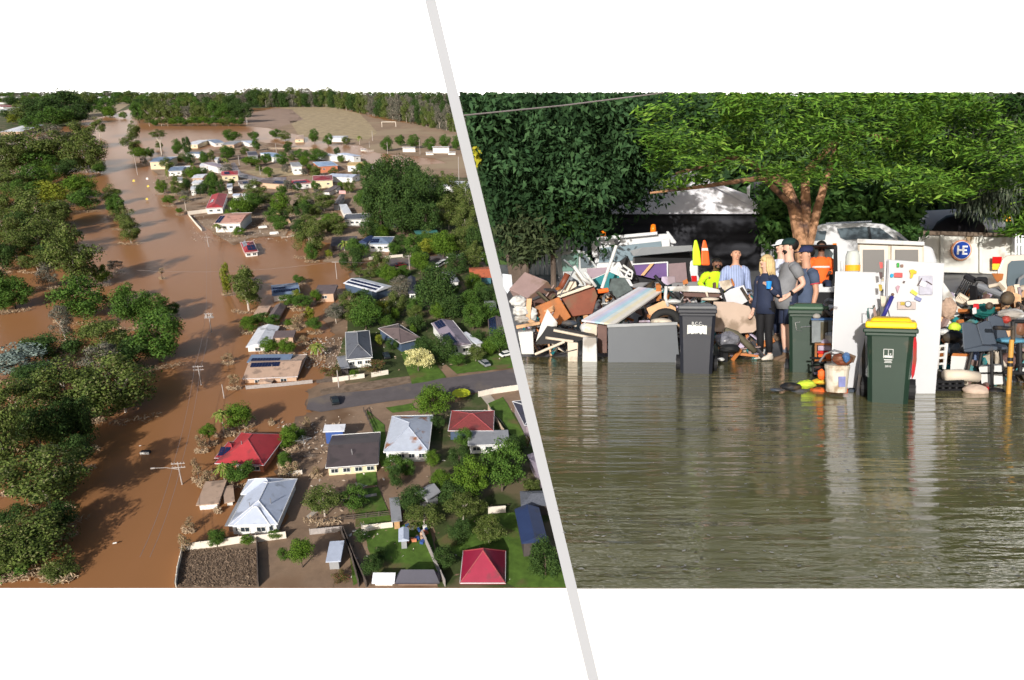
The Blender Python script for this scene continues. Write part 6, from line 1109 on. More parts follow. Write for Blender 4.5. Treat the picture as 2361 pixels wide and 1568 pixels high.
def bag(name, label, cat, z, x, y, rx, ry, Y, mat, jit=.16, seed=1, dep=None):
    u, v = P(z, x, y); s = ZM[z][2] * Y / FPX; o = MB().ell(RY(u, v, Y), (rx * s, dep or rx * s * .8, ry * s), 20, 13, None, jit, seed).build(name, MC[mat] if isinstance(mat, str) else mat, smooth=True, sub=1); return tag(o, label, cat)
def box8(name, label, cat, z, quad, dx, dy, dY, Y, mat):
    q = [RY(*P(z, *p[:2]), Y + (p[2] if len(p) > 2 else 0)) for p in quad]; a = P(z, *quad[0][:2]); s = ZM[z][2]
    v = RY(a[0] + dx * s, a[1] + dy * s, Y + (quad[0][2] if len(quad[0]) > 2 else 0) + dY) - q[0]
    return tag(MB().prism(q, v).build(name, mat if not isinstance(mat, str) else MC[mat], bevel=.012), label, cat)
A = 'r4'
WC = box8('wooden_cabinet', 'mauve-brown wooden cabinet tipped over on top of the heap', 'cabinet', A, [(185, 670), (380, 760, -.25), (590, 582, -.1), (355, 487, .15)], 95, 165, .12, 12.6, 'mauvebrown')
SL_(A, [(384, 768, -.26), (594, 588, -.1), (694, 742, -.02), (480, 930, -.15)], 12.55, .03).build('side_panel', MC['brown'], WC)
S('cupboard', 'orange-brown cupboard side leaning at the heap front', 'cupboard', A, [(448, 860), (712, 752), (840, 962), (720, 1045), (520, 1030)], 12.1, 'orange', .35); S('cupboard', 'dark red-brown cupboard lying behind the orange-brown one', 'cupboard', A, [(716, 745), (1080, 640), (1118, 740), (1062, 930), (842, 960)], 12.3, 'redbrown', .4)
S('edge_board', 'thin pale edge board across the red-brown cupboard', 'board', A, [(690, 745), (1050, 615), (1075, 640), (720, 765)], 12.2, 'cream', .3)
st = thing('pole', 'long white pole with a black forked end standing in the heap', 'pole'); MB().tube([RY(*P(A, 1312, 215), 12), RY(*P(A, 1160, 660), 12)], .028, 8).build('shaft', MC['white'], st)
b = MB()
for q in ((1295, 160), (1322, 155), (1358, 170)): b.tube([RY(*P(A, 1318, 205), 12), RY(*P(A, *q), 12)], .02, 6)
b.build('fork', MC['black'], st); MB().tube([RY(*P(A, 1120, 695), 11.98), RY(*P(A, 1225, 680), 11.98)], .04, 8).build('grip', MC['hot'], st)
stick('batten', 'white batten leaning above the red-brown cupboard', 'batten', A, [(868, 430), (960, 560), (1045, 612)], 12.1, 'white', .035); stick('batten', 'short white batten beside the teal tub', 'batten', A, [(978, 488), (1098, 645)], 12.0, 'white', .03); stick('rod', 'thin grey rod crossing behind the white battens', 'rod', A, [(762, 360), (880, 465)], 12.3, 'grey', .015); stick('rod', 'thin bent grey wire rod above the orange-brown cupboard', 'rod', A, [(720, 740), (870, 470)], 12.2, 'grey', .012)
stick('cricket_bat', 'red-brown wooden bat sticking up from the heap', 'bat', A, [(800, 510), (765, 590), (730, 660)], 12.4, 'redbrown', .06); S('paper_pile', 'pale crumpled papers beside the red-brown bat', 'paper', A, [(700, 640), (790, 590), (890, 590), (900, 640), (820, 690), (690, 730)], 12.5, 'cream', .1)
S('tub', 'teal plastic tub tipped in the heap behind the white pole', 'tub', A, [(1060, 570), (1240, 490), (1400, 560), (1380, 640), (1150, 690), (1080, 650)], 12.6, 'teal', .3); S('basket', 'dark wire basket beside the teal tub', 'basket', A, [(1240, 560), (1400, 550), (1485, 680), (1320, 765), (1230, 700)], 12.3, M('basket_wire', (.07, .09, .09), .6, .4, 12), .2)
S('garden_frame', 'dark angled machine frame behind the teal tub', 'frame', A, [(1340, 380), (1430, 320), (1490, 450), (1560, 600), (1480, 620), (1400, 480)], 13, 'black', .15); S('mauve_board', 'mauve board standing behind the teal tub', 'board', A, [(1000, 455), (1240, 440), (1250, 480), (1060, 560), (1010, 520)], 13.2, M('board_mauve2', (.3, .23, .27), .7), .04)
cf = thing('camp_chair', 'folded metal camp chair frame above the dark basket', 'chair'); b = MB()
for q in ([(1330, 450), (1460, 520)], [(1380, 420), (1480, 490)], [(1330, 450), (1350, 540), (1470, 560), (1480, 490)], [(1400, 550), (1450, 460)]): b.tube([RY(*P(A, *p), 12.4) for p in q], .02, 6)
b.build('chair_frame', MC['white'], cf); SL_(A, [(1340, 460), (1380, 440), (1450, 520), (1400, 545)], 12.42, .02).build('seat_cloth', MC['dark'], cf)
# board; its rainbow sheen is put into the colour as pastel stripes
qd = [RY(*P(A, 948, 992), 11.3), RY(*P(A, 1545, 646), 12.4), RY(1530, 668, 12.2), RY(1417, 747, 11.1)]; rb = MB(); cols = [(.66, .66, .7), (.62, .55, .62), (.5, .53, .68), (.4, .58, .68), (.6, .65, .64), (.68, .63, .48), (.66, .63, .58)]
ed = [0, .14, .28, .4, .56, .68, .84, 1]; nn = (qd[1] - qd[0]).cross(qd[3] - qd[0]).normalized() * .03
for k in range(7):
    rb.m = k; a_, b2 = ed[k], ed[k + 1]; rb.prism([qd[0].lerp(qd[3], a_), qd[1].lerp(qd[2], a_), qd[1].lerp(qd[2], b2), qd[0].lerp(qd[3], b2)], nn)
tag(rb.build('rainbow_board', [M('pastel_%d' % k, c, .5, .12, 4) for k, c in enumerate(cols)]), 'long board painted in pastel rainbow stripes lying across the heap', 'board')
tb = thing('folding_table', 'overturned black table with pale metal legs at the water edge', 'table'); SL_(A, [(466, 1245), (590, 1055), (1088, 1140), (1050, 1180), (800, 1240)], 11.2, .05).build('table_top', MC['black'], tb)
for q in ([(655, 1100), (1080, 1185)], [(570, 1178), (860, 1218)], [(460, 1352), (770, 1220)]): MB().tube([RY(*P(A, *p), 11.1) for p in q], .022, 7).build('leg', MC['cream'], tb)
S('corner_board', 'pointed white board standing before the orange-brown cupboard', 'board', A, [(592, 878), (696, 1020), (690, 1060), (600, 1062), (468, 1225), (520, 1050)], 11.4, 'white', .04); S('white_post', 'square white post standing in the water edge', 'post', A, [(962, 1170), (1105, 1180), (1112, 1445), (955, 1445)], 11.0, 'white', .2); S('cream_post', 'narrow cream post standing beside the square white post', 'post', A, [(800, 1222), (912, 1232), (906, 1445), (806, 1445)], 11.05, 'cream', .15)
S('white_box', 'white appliance box beside the grey panel at the waterline', 'box', A, [(282, 1120), (440, 1110), (452, 1352), (322, 1352)], 11.3, 'white', .4); S('upright_panel', 'pale upright panel behind the overturned table legs', 'panel', A, [(1000, 1010), (1108, 1010), (1108, 1175), (960, 1160)], 11.5, 'cream', .05); S('pine_board', 'pale pine board standing in white rubbish', 'timber', A, [(374, 770), (430, 768), (412, 980), (500, 1035), (420, 1040), (362, 990)], 11.9, 'pine', .03); S('plank', 'orange plank lying across the heap foot', 'timber', A, [(262, 1050), (512, 1010), (516, 1040), (270, 1086)], 11.6, 'pine', .08)
for k, (x, y, rx, ry) in enumerate(((290, 800, 90, 60), (325, 900, 100, 60), (420, 930, 70, 70), (345, 980, 100, 45))): bag('crumpled_sheet', ('white crumpled sheeting below the tipped cabinet', 'white torn plaster bags under the pine board', 'white plastic caught beside the pine board', 'muddy white sheeting at the panel side')[k], 'sheet', A, x, y, rx, ry, 12, 'white', .25, k)
WP = S('wall_panel', 'large smooth grey panel standing upright in the water', 'panel', 0, [(1402, 753), (1560, 748), (1567, 836), (1402, 836)], 10.9, M('panel_smooth_grey', (.13, .14, .155), .5, .06, .6), .06); SL_(0, [(1400, 748), (1562, 743), (1562, 749), (1400, 755)], 10.87, .1).build('edge_strip', M('edge_grey', (.33, .34, .35), .5), WP)
bag('bedding_roll', 'rolled blue-grey bedding below the rainbow board', 'bedding', A, 825, 1025, 85, 32, 11.6, 'slate', .12, 3); bag('cloth_bundle', 'white cloth bundle under the rainbow board', 'cloth', A, 1010, 1080, 85, 62, 11.6, 'white', .14, 4); S('crate', 'dark brown crate between white post and grey panel', 'crate', A, [(1112, 1030), (1215, 1050), (1215, 1340), (1115, 1340)], 11.4, 'brown', .2)
for k in range(3): stick('scrap_wire', ('looped thin wire at the water edge by the cream post', 'pale bent wire on the wet ground', 'thin wire tangle under the overturned table')[k], 'wire', A, [(620 + 40 * k, 1340 - 20 * k), (700, 1270 + 10 * k), (780, 1330), (900 - 50 * k, 1300 + 15 * k)], 11.05 + .05 * k, 'cream' if k else 'dark', .01)
A = 'r5'
S('long_shelf', 'long white shelf lying over the middle of the heap', 'shelf', A, [(388, 642), (750, 634), (955, 680), (945, 712), (395, 690)], 11.9, 'white', .4); stick('batten', 'white batten hanging down from the long white shelf', 'batten', A, [(372, 640), (362, 760), (392, 850)], 11.7, 'white', .03); S('drawer_unit', 'brown drawer unit below the long white shelf', 'drawer', A, [(550, 692), (800, 700), (942, 722), (932, 755), (800, 760), (556, 748)], 12.0, 'brown', .3); stick('batten', 'pale batten in front of the brown drawer unit', 'batten', A, [(790, 700), (808, 755)], 11.9, 'cream', .02)
tt = thing('round_table', 'white oval table top tipped on edge behind the beige board', 'table'); SL_(A, [(928, 748), (1040, 672), (1180, 628), (1215, 700), (1235, 790), (1150, 838), (1000, 805)], 11.9, .05).build('table_top', M('table_white', (.55, .55, .58), .5, .06), tt)
for q in ([(1155, 655), (1235, 780)], [(938, 655), (985, 800)]): MB().tube([RY(*P(A, *p), 11.82) for p in q], .025, 7).build('leg', MC['black'], tt)
S('carton', 'pale carton on top of the heap before the plaid shirt man', 'box', A, [(915, 590), (1035, 570), (1066, 640), (985, 690), (940, 655)], 12.5, 'cream', .2); S('carton_piece', 'brown timber end beside the pale carton', 'timber', A, [(1038, 562), (1062, 556), (1092, 632), (1070, 645)], 12.4, 'orange', .1)
b = MB(); q = [RY(*P(A, *p), 11.4 + (p[0] - 870) / 470 * .15) for p in ((868, 800), (1080, 805), (1240, 850), (1300, 960), (1338, 1080), (1280, 1122), (1130, 1134), (868, 1112))]; b.prism(q, (0, .03, 0)); tag(b.build('curved_board', MC['beige'], bevel=.005), 'big beige board with a rounded corner propped beside the black bin', 'board')
bag('plastic_bag', 'black and silver plastic sheet bundle below the beige board', 'bag', A, 1010, 1200, 130, 85, 11.0, M('plastic_silver', (.2, .2, .23), .25, .9, 4, .6, spec=.6), .2, 6); bag('rubbish_bag', 'black rubbish bag under the silver plastic bundle', 'bag', A, 1030, 1290, 110, 50, 10.9, 'black', .12, 7); stick('carpet_roll', 'dark muddy rolled carpet sloping down to the wet road', 'carpet', A, [(985, 1098), (1110, 1140), (1200, 1230), (1300, 1320)], 11.1, 'olive', .05, 9)
bag('paper_scrap', 'white paper scrap on the wet road beside the black bin', 'scrap', A, 942, 1405, 40, 18, 10.7, 'white', .2, 8); bag('cushion', 'cream cushion resting on the grey panel edge', 'cushion', A, 320, 1010, 115, 38, 11.1, 'cream', .08, 9); S('plywood', 'pale plywood sheet leaning under the rainbow board', 'plywood', A, [(165, 870), (340, 790), (470, 860), (480, 950), (330, 960), (220, 1000)], 11.7, 'pine', .03); S('offcut', 'orange wooden offcut beside the half tyre', 'timber', A, [(170, 930), (240, 960), (245, 1000), (200, 985)], 11.3, 'orange', .05)
t_ = MB(); c = RY(*P(A, 365, 1010), 11.2); tt_ = [(c + Vector((math.cos(a) * .2, 0, math.sin(a) * .16))) for a in [math.pi * k / 12 for k in range(13)]]; t_.tube(tt_, .06, 8); tag(t_.build('tyre', m_tyre, smooth=True), 'half sunk black tyre behind the grey panel edge', 'tyre')
stick('pipe', 'black pipe leaning over the rainbow board end', 'pipe', A, [(250, 528), (368, 662)], 12, 'black', .03); stick('pipe', 'black pipe end below the white batten', 'pipe', A, [(408, 708), (505, 800)], 11.8, 'black', .035); S('polystyrene', 'pale foam block in front of the purple board', 'foam', A, [(322, 540), (465, 535), (472, 600), (385, 632), (320, 600)], 12.4, 'lilac', .15); bag('towel', 'white towel below the long white shelf', 'towel', A, 450, 800, 75, 28, 11.7, 'white', .15, 12); S('offcut', 'orange wood block in front of the mauve loaded board', 'timber', A, [(540, 585), (590, 560), (604, 610), (550, 625)], 12.5, 'orange', .08); bag('pillow', 'cream rounded pillow above the black bin lid', 'pillow', A, 830, 775, 95, 22, 11.6, 'cream', .06, 13)
for (x, n, lab, mt, ty) in ((1606, 'safety_cone', 'tall pointed yellow marker standing behind the bending worker', 'lime', 552), (1626, 'safety_cone', 'tall pointed orange marker with a pale band behind the bending worker', 'hot', 552)):
    T = thing(n, lab, 'marker'); b = MB(); pts = [(x - 9, 612), (x + 11, 612), (x + 8, 580), (x + 1, 553), (x - 5, 553), (x - 9, 575)]; SL_(0, pts, 14.6, .12, b); b.build('cone_body', M('marker_' + mt, (.55, .85, .02) if mt == 'lime' else (.85, .12, .02), .5, .08), T, bevel=.03)
    if mt == 'hot': SL_(0, [(x - 8, 572), (x + 6, 572), (x + 7, 578), (x - 8, 578)], 14.57, .02).build('band', MC['white'], T)
# fridges and what stands by them
m_fr = M('fridge_enamel', (.53, .535, .56), .35, .04, 1, stain=((.5, .46, .4), .66, 2.2), spec=.5); m_seal = M('door_seal', (.3, .3, .32), .6, .1)
fa = thing('fridge', 'plain white fridge standing behind the white bucket', 'fridge'); SL_('r7', [(435, 345), (832, 352), (800, 900), (610, 1400), (398, 1400)], 8.0, .6).build('cabinet', m_fr, fa, bevel=.012); SL_('r7', [(437, 336), (830, 345), (820, 620), (690, 1000), (600, 1330), (400, 1330), (412, 850)], 7.94, .06).build('door', m_fr, fa, bevel=.008); SL_('r7', [(424, 632), (458, 640), (452, 660), (424, 655)], 7.91, .04).build('hinge', m_seal, fa)
fb = thing('fridge', 'tall white fridge covered in magnets behind the yellow-lidded bin', 'fridge'); FB = [(897, 240), (1368, 268), (1330, 900), (1285, 1430), (1060, 1430), (880, 620)]
SL_('r7', [(858, 232), (1364, 272), (1326, 900), (1282, 1432), (800, 1432), (840, 700)], 7.78, .55).build('cabinet', m_fr, fb, bevel=.012); SL_('r7', FB, 7.72, .05).build('door', m_fr, fb, bevel=.006); SL_('r7', [(880, 240), (897, 240), (880, 600), (845, 900), (832, 900), (862, 600)], 7.73, .03).build('door_seal', m_seal, fb); SL_('r7', [(822, 545), (866, 550), (862, 640), (830, 635)], 7.7, .03).build('hinge', MC['cream'], fb)
ZM['f'] = (2012.2, 581.6, .11028)
FM = {k: M('magnet_' + k, c, .5, .2, 20) for k, c in dict(green=(.05, .3, .06), brown=(.25, .15, .12), red=(.5, .1, .1), blue=(.03, .3, .5), amber=(.7, .4, .04), dark=(.1, .07, .07), pinkish=(.4, .25, .3), poster=(.42, .42, .5), tile=(.7, .7, .75), yellow=(.7, .6, .1), navy=(.2, .22, .4), photo=(.45, .38, .36), gold=(.4, .3, .06), ring=(.14, .14, .13), clock=(.5, .52, .6)).items()}
def mag(label, pts, mt, dY=0, cat='magnet', name='fridge_magnet'):
    return S(name, label, cat, 'f', pts, 7.69 - dY, FM[mt], .012)
def rc(x, y, w_, h_, a=0): 
    c_, s_ = math.cos(a), math.sin(a); return [(x + c_ * i * w_ / 2 - s_ * j * h_ / 2, y + s_ * i * w_ / 2 + c_ * j * h_ / 2) for i, j in ((-1, -1), (1, -1), (1, 1), (-1, 1))]
mag('small green magnet near the fridge top', rc(530, 270, 55, 95), 'green'); mag('small brown magnet beside the green one', rc(612, 285, 60, 60), 'brown'); mag('red card magnet on the fridge', rc(538, 478, 175, 100, .02), 'red'); mag('round blue magnet beside the red card', [(400 + 38 * math.cos(k * .52), 488 + 44 * math.sin(k * .52)) for k in range(12)], 'blue'); mag('amber and grey tool-shaped magnet', [(765, 370), (850, 360), (925, 400), (915, 450), (860, 450), (830, 540), (780, 545), (790, 450)], 'amber'); mag('tiny dark magnet under the red card', rc(655, 622, 40, 46, .3), 'dark'); mag('dusky pink figure-shaped magnet', [(480, 730), (520, 690), (570, 710), (540, 800), (520, 865), (500, 790)], 'pinkish')
mag('grey poster on the fridge door', rc(1112, 690, 280, 400), 'poster', 0, 'poster', 'poster'); mag('white tilted note pinned on the grey poster', rc(1055, 665, 130, 105, .35), 'tile', .014); mag('black tilted clip beside the white note', rc(985, 620, 24, 180, .5), 'dark', .014); mag('dark clip strip on the grey poster', rc(1180, 640, 150, 22, .55), 'dark', .014); mag('yellow tag magnet tilted on the fridge', rc(865, 845, 150, 75, .6), 'yellow'); mag('blue tag magnet below the yellow tag', rc(950, 975, 140, 80, .45), 'navy'); mag('brown photo card with a round dial on the fridge', rc(710, 1115, 385, 165), 'photo', 0, 'photo', 'photo_card'); mag('golden patch on the brown photo card', rc(625, 1075, 90, 70), 'gold', .014)
mag('dark ring of the dial on the photo card', [(740 + 72 * math.cos(k * .35), 1085 + 68 * math.sin(k * .35)) for k in range(18)], 'ring', .014); mag('pale face of the dial on the photo card', [(740 + 54 * math.cos(k * .35), 1085 + 52 * math.sin(k * .35)) for k in range(18)], 'clock', .028)
for k, (x, y) in enumerate(((170, 270), (165, 480), (155, 740))): mag(('rusty red magnet cluster on the fridge side', 'thin dark magnet on the fridge side', 'olive hanging magnet on the fridge side')[k], [(x - 35, y - 70), (x + 40, y - 60), (x + 45, y + 60), (x - 15, y + 80)], ('red', 'dark', 'gold')[k])
BH = stick('broom_handle', 'dark blue rod with a brown knob leaning on the fridge door', 'rod', 'f', [(212, 1360), (410, 920)], 7.55, M('rod_blue', (.03, .03, .2), .4), .022, 8); MB().ell(RY(*P('f', 415, 885), 7.54), (.017, .017, .017), 10, 8).build('knob', MC['brown'], BH, smooth=True)
cb_ = thing('kitchen_cabinet', 'cream double-door cabinet standing behind the two white fridges', 'cabinet'); SL_('r7', [(628, 80), (1192, 118), (1188, 420), (632, 420)], 10.0, .5).build('carcass', MC['cream'], cb_, bevel=.01); SL_('r7', [(622, 58), (1198, 84), (1198, 118), (622, 98)], 9.9, .7).build('cabinet_top', MC['white'], cb_, bevel=.01)
for q in ([(640, 110), (890, 118), (888, 400), (640, 400)], [(915, 118), (1180, 128), (1176, 400), (912, 400)]): dd = SL_('r7', q, 9.94, .04).build('cabinet_door', M('cabinet_cream', (.62, .57, .5), .5, .05), cb_, bevel=.006); x0, x1 = q[0][0] + 32, q[1][0] - 36; SL_('r7', rect(x0, 152, x1, 385), 9.92, .015).build('pane', M('cabinet_pane', (.2, .19, .18), .2, .06, 1, spec=.5), dd)
jr = thing('glass_jar', 'glass jar with orange liquid on top of the plain fridge', 'jar'); c = RY(*P('r7', 582, 336), 8.2); k_ = .27 * 8.2 / FPX
MB().tube([c + Vector((0, 0, h_ * k_)) for h_ in (0, 60, 130, 155, 170)], [r * k_ for r in (57, 58, 57, 48, 44)], 18).build('glass', M('jar_glass', (.5, .52, .48), .1, .1, 6, spec=.6), jr, smooth=True); MB().tube([c + Vector((0, -.004, 2 * k_)), c + Vector((0, -.004, 52 * k_))], 60 * k_, 18).build('liquid', M('liquid_orange', (.8, .35, .02), .2, .08), jr)
stick('bottle', 'small white bottle on the plain fridge beside the jar', 'bottle', 'r7', [(495, 334), (495, 280), (495, 262), (495, 250)], 8.2, 'white', .018, 10)
cr = thing('glass_tank', 'grey glass tank with a blue rim beside the green bin', 'tank'); SL_('r6', rect(718, 990, 925, 1232), 9.2, .35).build('tank_glass', M('tank_glass', (.2, .22, .23), .15, .25, 5, spec=.5), cr); SL_('r6', rect(712, 978, 930, 996), 9.15, .4).build('rim', MC['blue'], cr); SL_('r6', rect(810, 1015, 890, 1200), 9.18, .02).build('tank_filter', MC['olive'], cr); SL_('r6', rect(878, 1000, 884, 1380), 9.1, .02).build('tank_corner', MC['black'], cr)
bag('plastic_tub', 'white plastic tub on the glass tank', 'tub', 'r6', 768, 955, 40, 30, 9.3, 'white', .04, 2); bag('black_cloth', 'black cloth heaped behind the glass tank', 'cloth', 'r6', 860, 930, 62, 55, 9.5, 'black', .2, 3); bag('white_bag', 'white bag between the green bin and plain fridge', 'bag', 'r6', 915, 880, 40, 45, 9.7, 'white', .15, 4)
sh_ = thing('shelf_box', 'rusty orange shelf box holding red and lilac things', 'shelf'); 
for q in (rect(748, 1238, 772, 1425), rect(772, 1238, 922, 1258), rect(772, 1405, 922, 1425)): SL_('r6', q, 9.0, .25).build('frame_board', MC['orange'], sh_)
SL_('r6', rect(772, 1258, 922, 1405), 9.22, .03).build('back_board', MC['brown'], sh_); S('storage_tray', 'red tray inside the rusty shelf box', 'tray', 'r6', rect(785, 1350, 918, 1402), 9.05, 'hot', .15); S('towel_stack', 'lilac folded towels inside the rusty shelf box', 'towel', 'r6', rect(780, 1262, 918, 1315), 9.05, 'lilac', .15); S('storage_tray', 'dark red box between tray and towels', 'box', 'r6', rect(775, 1315, 915, 1350), 9.08, 'redd', .15)
tr = thing('wire_trolley', 'black wire trolley under the rusty shelf box', 'trolley'); b = MB()
for q in ([(720, 1420), (735, 1580)], [(860, 1420), (858, 1580)], [(720, 1440), (860, 1440)], [(728, 1510), (860, 1510)], [(700, 1390), (860, 1392)], [(735, 1575), (858, 1575)]): b.tube([RY(*P('r6', *p), 8.9) for p in q], .014, 6)
b.build('trolley_frame', MC['black'], tr); S('parcel', 'grey parcel on the black wire trolley', 'parcel', 'r6', rect(845, 1430, 920, 1500), 8.95, 'cream', .15)
bk = thing('bucket', 'muddy white bucket full of rubbish in front of the plain fridge', 'bucket'); c = RY(*P('r7', 490, 1335), 7.5); k_ = ZM['r7'][2] * 7.5 / FPX
MB().tube([c + Vector((0, .12, h_ * k_)) for h_ in (-40, 0, 150, 165, 195)], [r * k_ for r in (84, 86, 96, 102, 102)], 20).build('bucket_body', M('bucket_white', (.6, .54, .45), .6, .15, 4, stain=((.3, .22, .14), .55, 5)), bk, smooth=False); SL_('r7', [(462, 1234), (525, 1234), (522, 1322), (466, 1322)], 7.485, .01).build('printed_label', M('label_blue', (.2, .22, .45), .6, .25, 12), bk)
stick('hose', 'grey hose arching out of the bucket', 'hose', 'r7', [(300, 1110), (350, 1040), (430, 1010), (500, 1030), (530, 1075)], 7.5, 'grey', .012); bag('soaked_carton', 'brown soggy carton stuffed in the bucket', 'carton', 'r7', 500, 1085, 85, 50, 7.58, 'redbrown', .25, 3); bag('blue_cloth', 'blue rag on top of the bucket', 'rag', 'r7', 530, 1070, 30, 42, 7.44, 'blue', .25, 4); S('carton_piece', 'torn brown carton flap above the bucket', 'carton', 'r7', [(540, 1030), (615, 1060), (590, 1120), (545, 1090)], 7.6, 'brown', .02)
S('slate_board', 'dark grey slanted board between fridge and yellow-lidded bin', 'board', 'r7', [(690, 890), (700, 1470), (608, 1440), (640, 1150)], 7.6, 'dark', .04); S('red_sled', 'curved red plastic board between the bin and magnet fridge', 'board', 'r7', [(1100, 850), (1118, 852), (1132, 950), (1130, 1100), (1110, 1220), (1088, 1262), (1085, 1200), (1098, 1050)], 7.55, 'redd', .05)
for k, (nm, lab, x, y, rx, ry, mt) in enumerate((('safety_vest', 'lime yellow cloth bag floating near the green bin', 190, 1300, 85, 38, 'lime'), ('orange_vest', 'orange-yellow vest floating beside the lime bag', 320, 1275, 80, 26, 'yellow'), ('orange_net', 'orange and white crumpled netting at the waterline', 300, 1370, 90, 45, 'hot'), ('black_jacket', 'black jacket floating farthest from the bucket', 60, 1320, 90, 34, 'black'), ('dark_cloth', 'blue-black cloth floating beside the lime bag', 130, 1365, 70, 30, 'slate'), ('white_bag', 'white bag scrap in the floating orange netting', 235, 1395, 30, 24, 'white'), ('foam_roll', 'orange striped roll leaning by the bucket', 320, 1215, 36, 45, 'hot'), ('tail_cloth', 'thin dark cloth tail trailing on the water', -60, 1345, 60, 14, 'slate'))): bag(nm, lab, 'cloth', 'r7', x, y, rx, ry, 8.0 - .03 * k, mt, .2, k + 20)
S('orange_board', 'flat orange and pink board floating below the bucket', 'board', 'r7', [(378, 1345), (545, 1342), (545, 1412), (382, 1412)], 7.85, 'hot', .3); S('blue_tray', 'grey-blue tray end beside the floating orange board', 'tray', 'r7', [(546, 1348), (606, 1350), (600, 1412), (546, 1412)], 7.83, 'slate', .3); S('green_coil', 'grey handle tool standing behind the yellow-lidded bin', 'tool', 'r7', [(752, 630), (772, 622), (800, 740), (768, 742)], 7.5, 'mauvebrown', .03); stick('bin_wire', 'thin green wire loop behind the yellow lid', 'wire', 'r7', [(715, 735), (715, 650), (755, 655), (772, 625)], 7.5, 'green', .006); bag('dark_bag', 'small dark bag behind the yellow lid', 'bag', 'r7', 803, 690, 18, 38, 7.6, 'dark', .1)
A = 'r8'
def slats(name, label, cat, z, quad, n, Y, mat):
    T = thing(name, label, cat); q = [Vector((*p[:2], 0)) for p in quad]; b = MB()
    for k in range(n):
        a, c = k / n, (k + .62) / n; SL_(z, [tuple(q[0].lerp(q[1], a))[:2], tuple(q[0].lerp(q[1], c))[:2], tuple(q[3].lerp(q[2], c))[:2], tuple(q[3].lerp(q[2], a))[:2]], Y, .03, b)
    b.build('slats', MC[mat], T); b = MB()
    for i, j in ((0, 1), (3, 2)): b.tube([RY(*P(z, *q[i][:2]), Y), RY(*P(z, *q[j][:2]), Y)], .025, 6)
    b.build('rails', MC[mat], T); return T
slats('slatted_crate', 'black slatted crate leaning on top of the heap', 'crate', A, [(432, 525), (560, 548), (625, 400), (530, 352)], 6, 10.2, 'black'); S('black_crate', 'black crate lid behind the slatted crate', 'crate', A, [(540, 310), (640, 360), (625, 395), (525, 350)], 10.3, 'black', .1)
oc = thing('office_chair', 'black office chair lying upside down in the heap', 'chair'); SL_(A, [(620, 395), (640, 350), (745, 352), (748, 430), (690, 390)], 10.1, .3).build('seat', MC['black'], oc, bevel=.03); MB().tube([RY(*P(A, 640, 425), 10), RY(*P(A, 865, 510), 9.9)], .05, 10).build('gas_lift', MC['grey'], oc); MB().tube([RY(*P(A, 760, 440), 9.9), RY(*P(A, 850, 420), 9.8), RY(*P(A, 890, 470), 9.8)], .03, 8).build('foot', MC['cream'], oc)
S('white_sheet_board', 'white board sloping down behind the magnet fridge', 'board', A, [(336, 400), (440, 545), (485, 705), (440, 722), (330, 560)], 9.6, 'white', .03); bag('wicker_bundle', 'beige wicker basket crushed behind the magnet fridge', 'basket', A, 380, 640, 75, 95, 9.4, M('wicker', (.4, .28, .21), .9, .4, 14, .4), .16, 5); slats('dish_rack', 'pale wire rack beside the slatted crate', 'rack', A, [(440, 560), (540, 600), (560, 560), (480, 510)], 7, 9.7, 'cream')
S('concrete_plank', 'grey-white plank lying across the heap top', 'plank', A, [(548, 575), (740, 550), (862, 555), (856, 602), (560, 612)], 9.5, 'cream', .2); bag('hose_pile', 'dark teal hose pile in the middle of the heap', 'hose', A, 690, 665, 105, 62, 9.2, 'green', .3, 6); bag('speaker', 'round black loudspeaker shell near the heap top', 'loudspeaker', A, 925, 550, 62, 66, 9.4, 'black', .04, 7); S('tan_board', 'tan board standing behind the black shell', 'board', A, [(975, 490), (1052, 520), (1056, 645), (990, 635)], 9.6, 'pine', .05); S('wood_tray', 'orange wooden tray perched at the heap top', 'tray', A, [(778, 318), (892, 322), (880, 380), (830, 405)], 10.2, 'orange', .2)
bag('shopping_bag', 'white shopping bag with red print on the heap', 'bag', A, 960, 695, 115, 48, 8.9, 'white', .2, 8); S('battery_box', 'black and yellow box under the shopping bag', 'box', A, rect(800, 730, 880, 900), 8.8, M('box_black_yellow', (.06, .05, .02), .5, .5, 9, stain=((.6, .45, .03), .6, 9)), .2); S('timber_strip', 'orange slat lying below the grey-white plank', 'timber', A, [(468, 655), (860, 628), (862, 645), (470, 680)], 9.3, 'orange', .05); bag('lime_ball', 'lime green ball net left of the bar stools', 'ball', A, 440, 815, 55, 45, 8.9, 'lime', .1, 9); S('red_tin', 'bright red tin above the teal hose', 'tin', A, rect(610, 600, 665, 650), 9.1, 'redd', .1); S('white_tin', 'white carton beside the teal hose', 'carton', A, [(600, 640), (640, 630), (645, 690), (605, 700)], 9.05, 'white', .1); bag('red_cloth', 'red patterned cloth below the shopping bag', 'cloth', A, 915, 745, 40, 35, 8.8, 'redd', .2, 10)
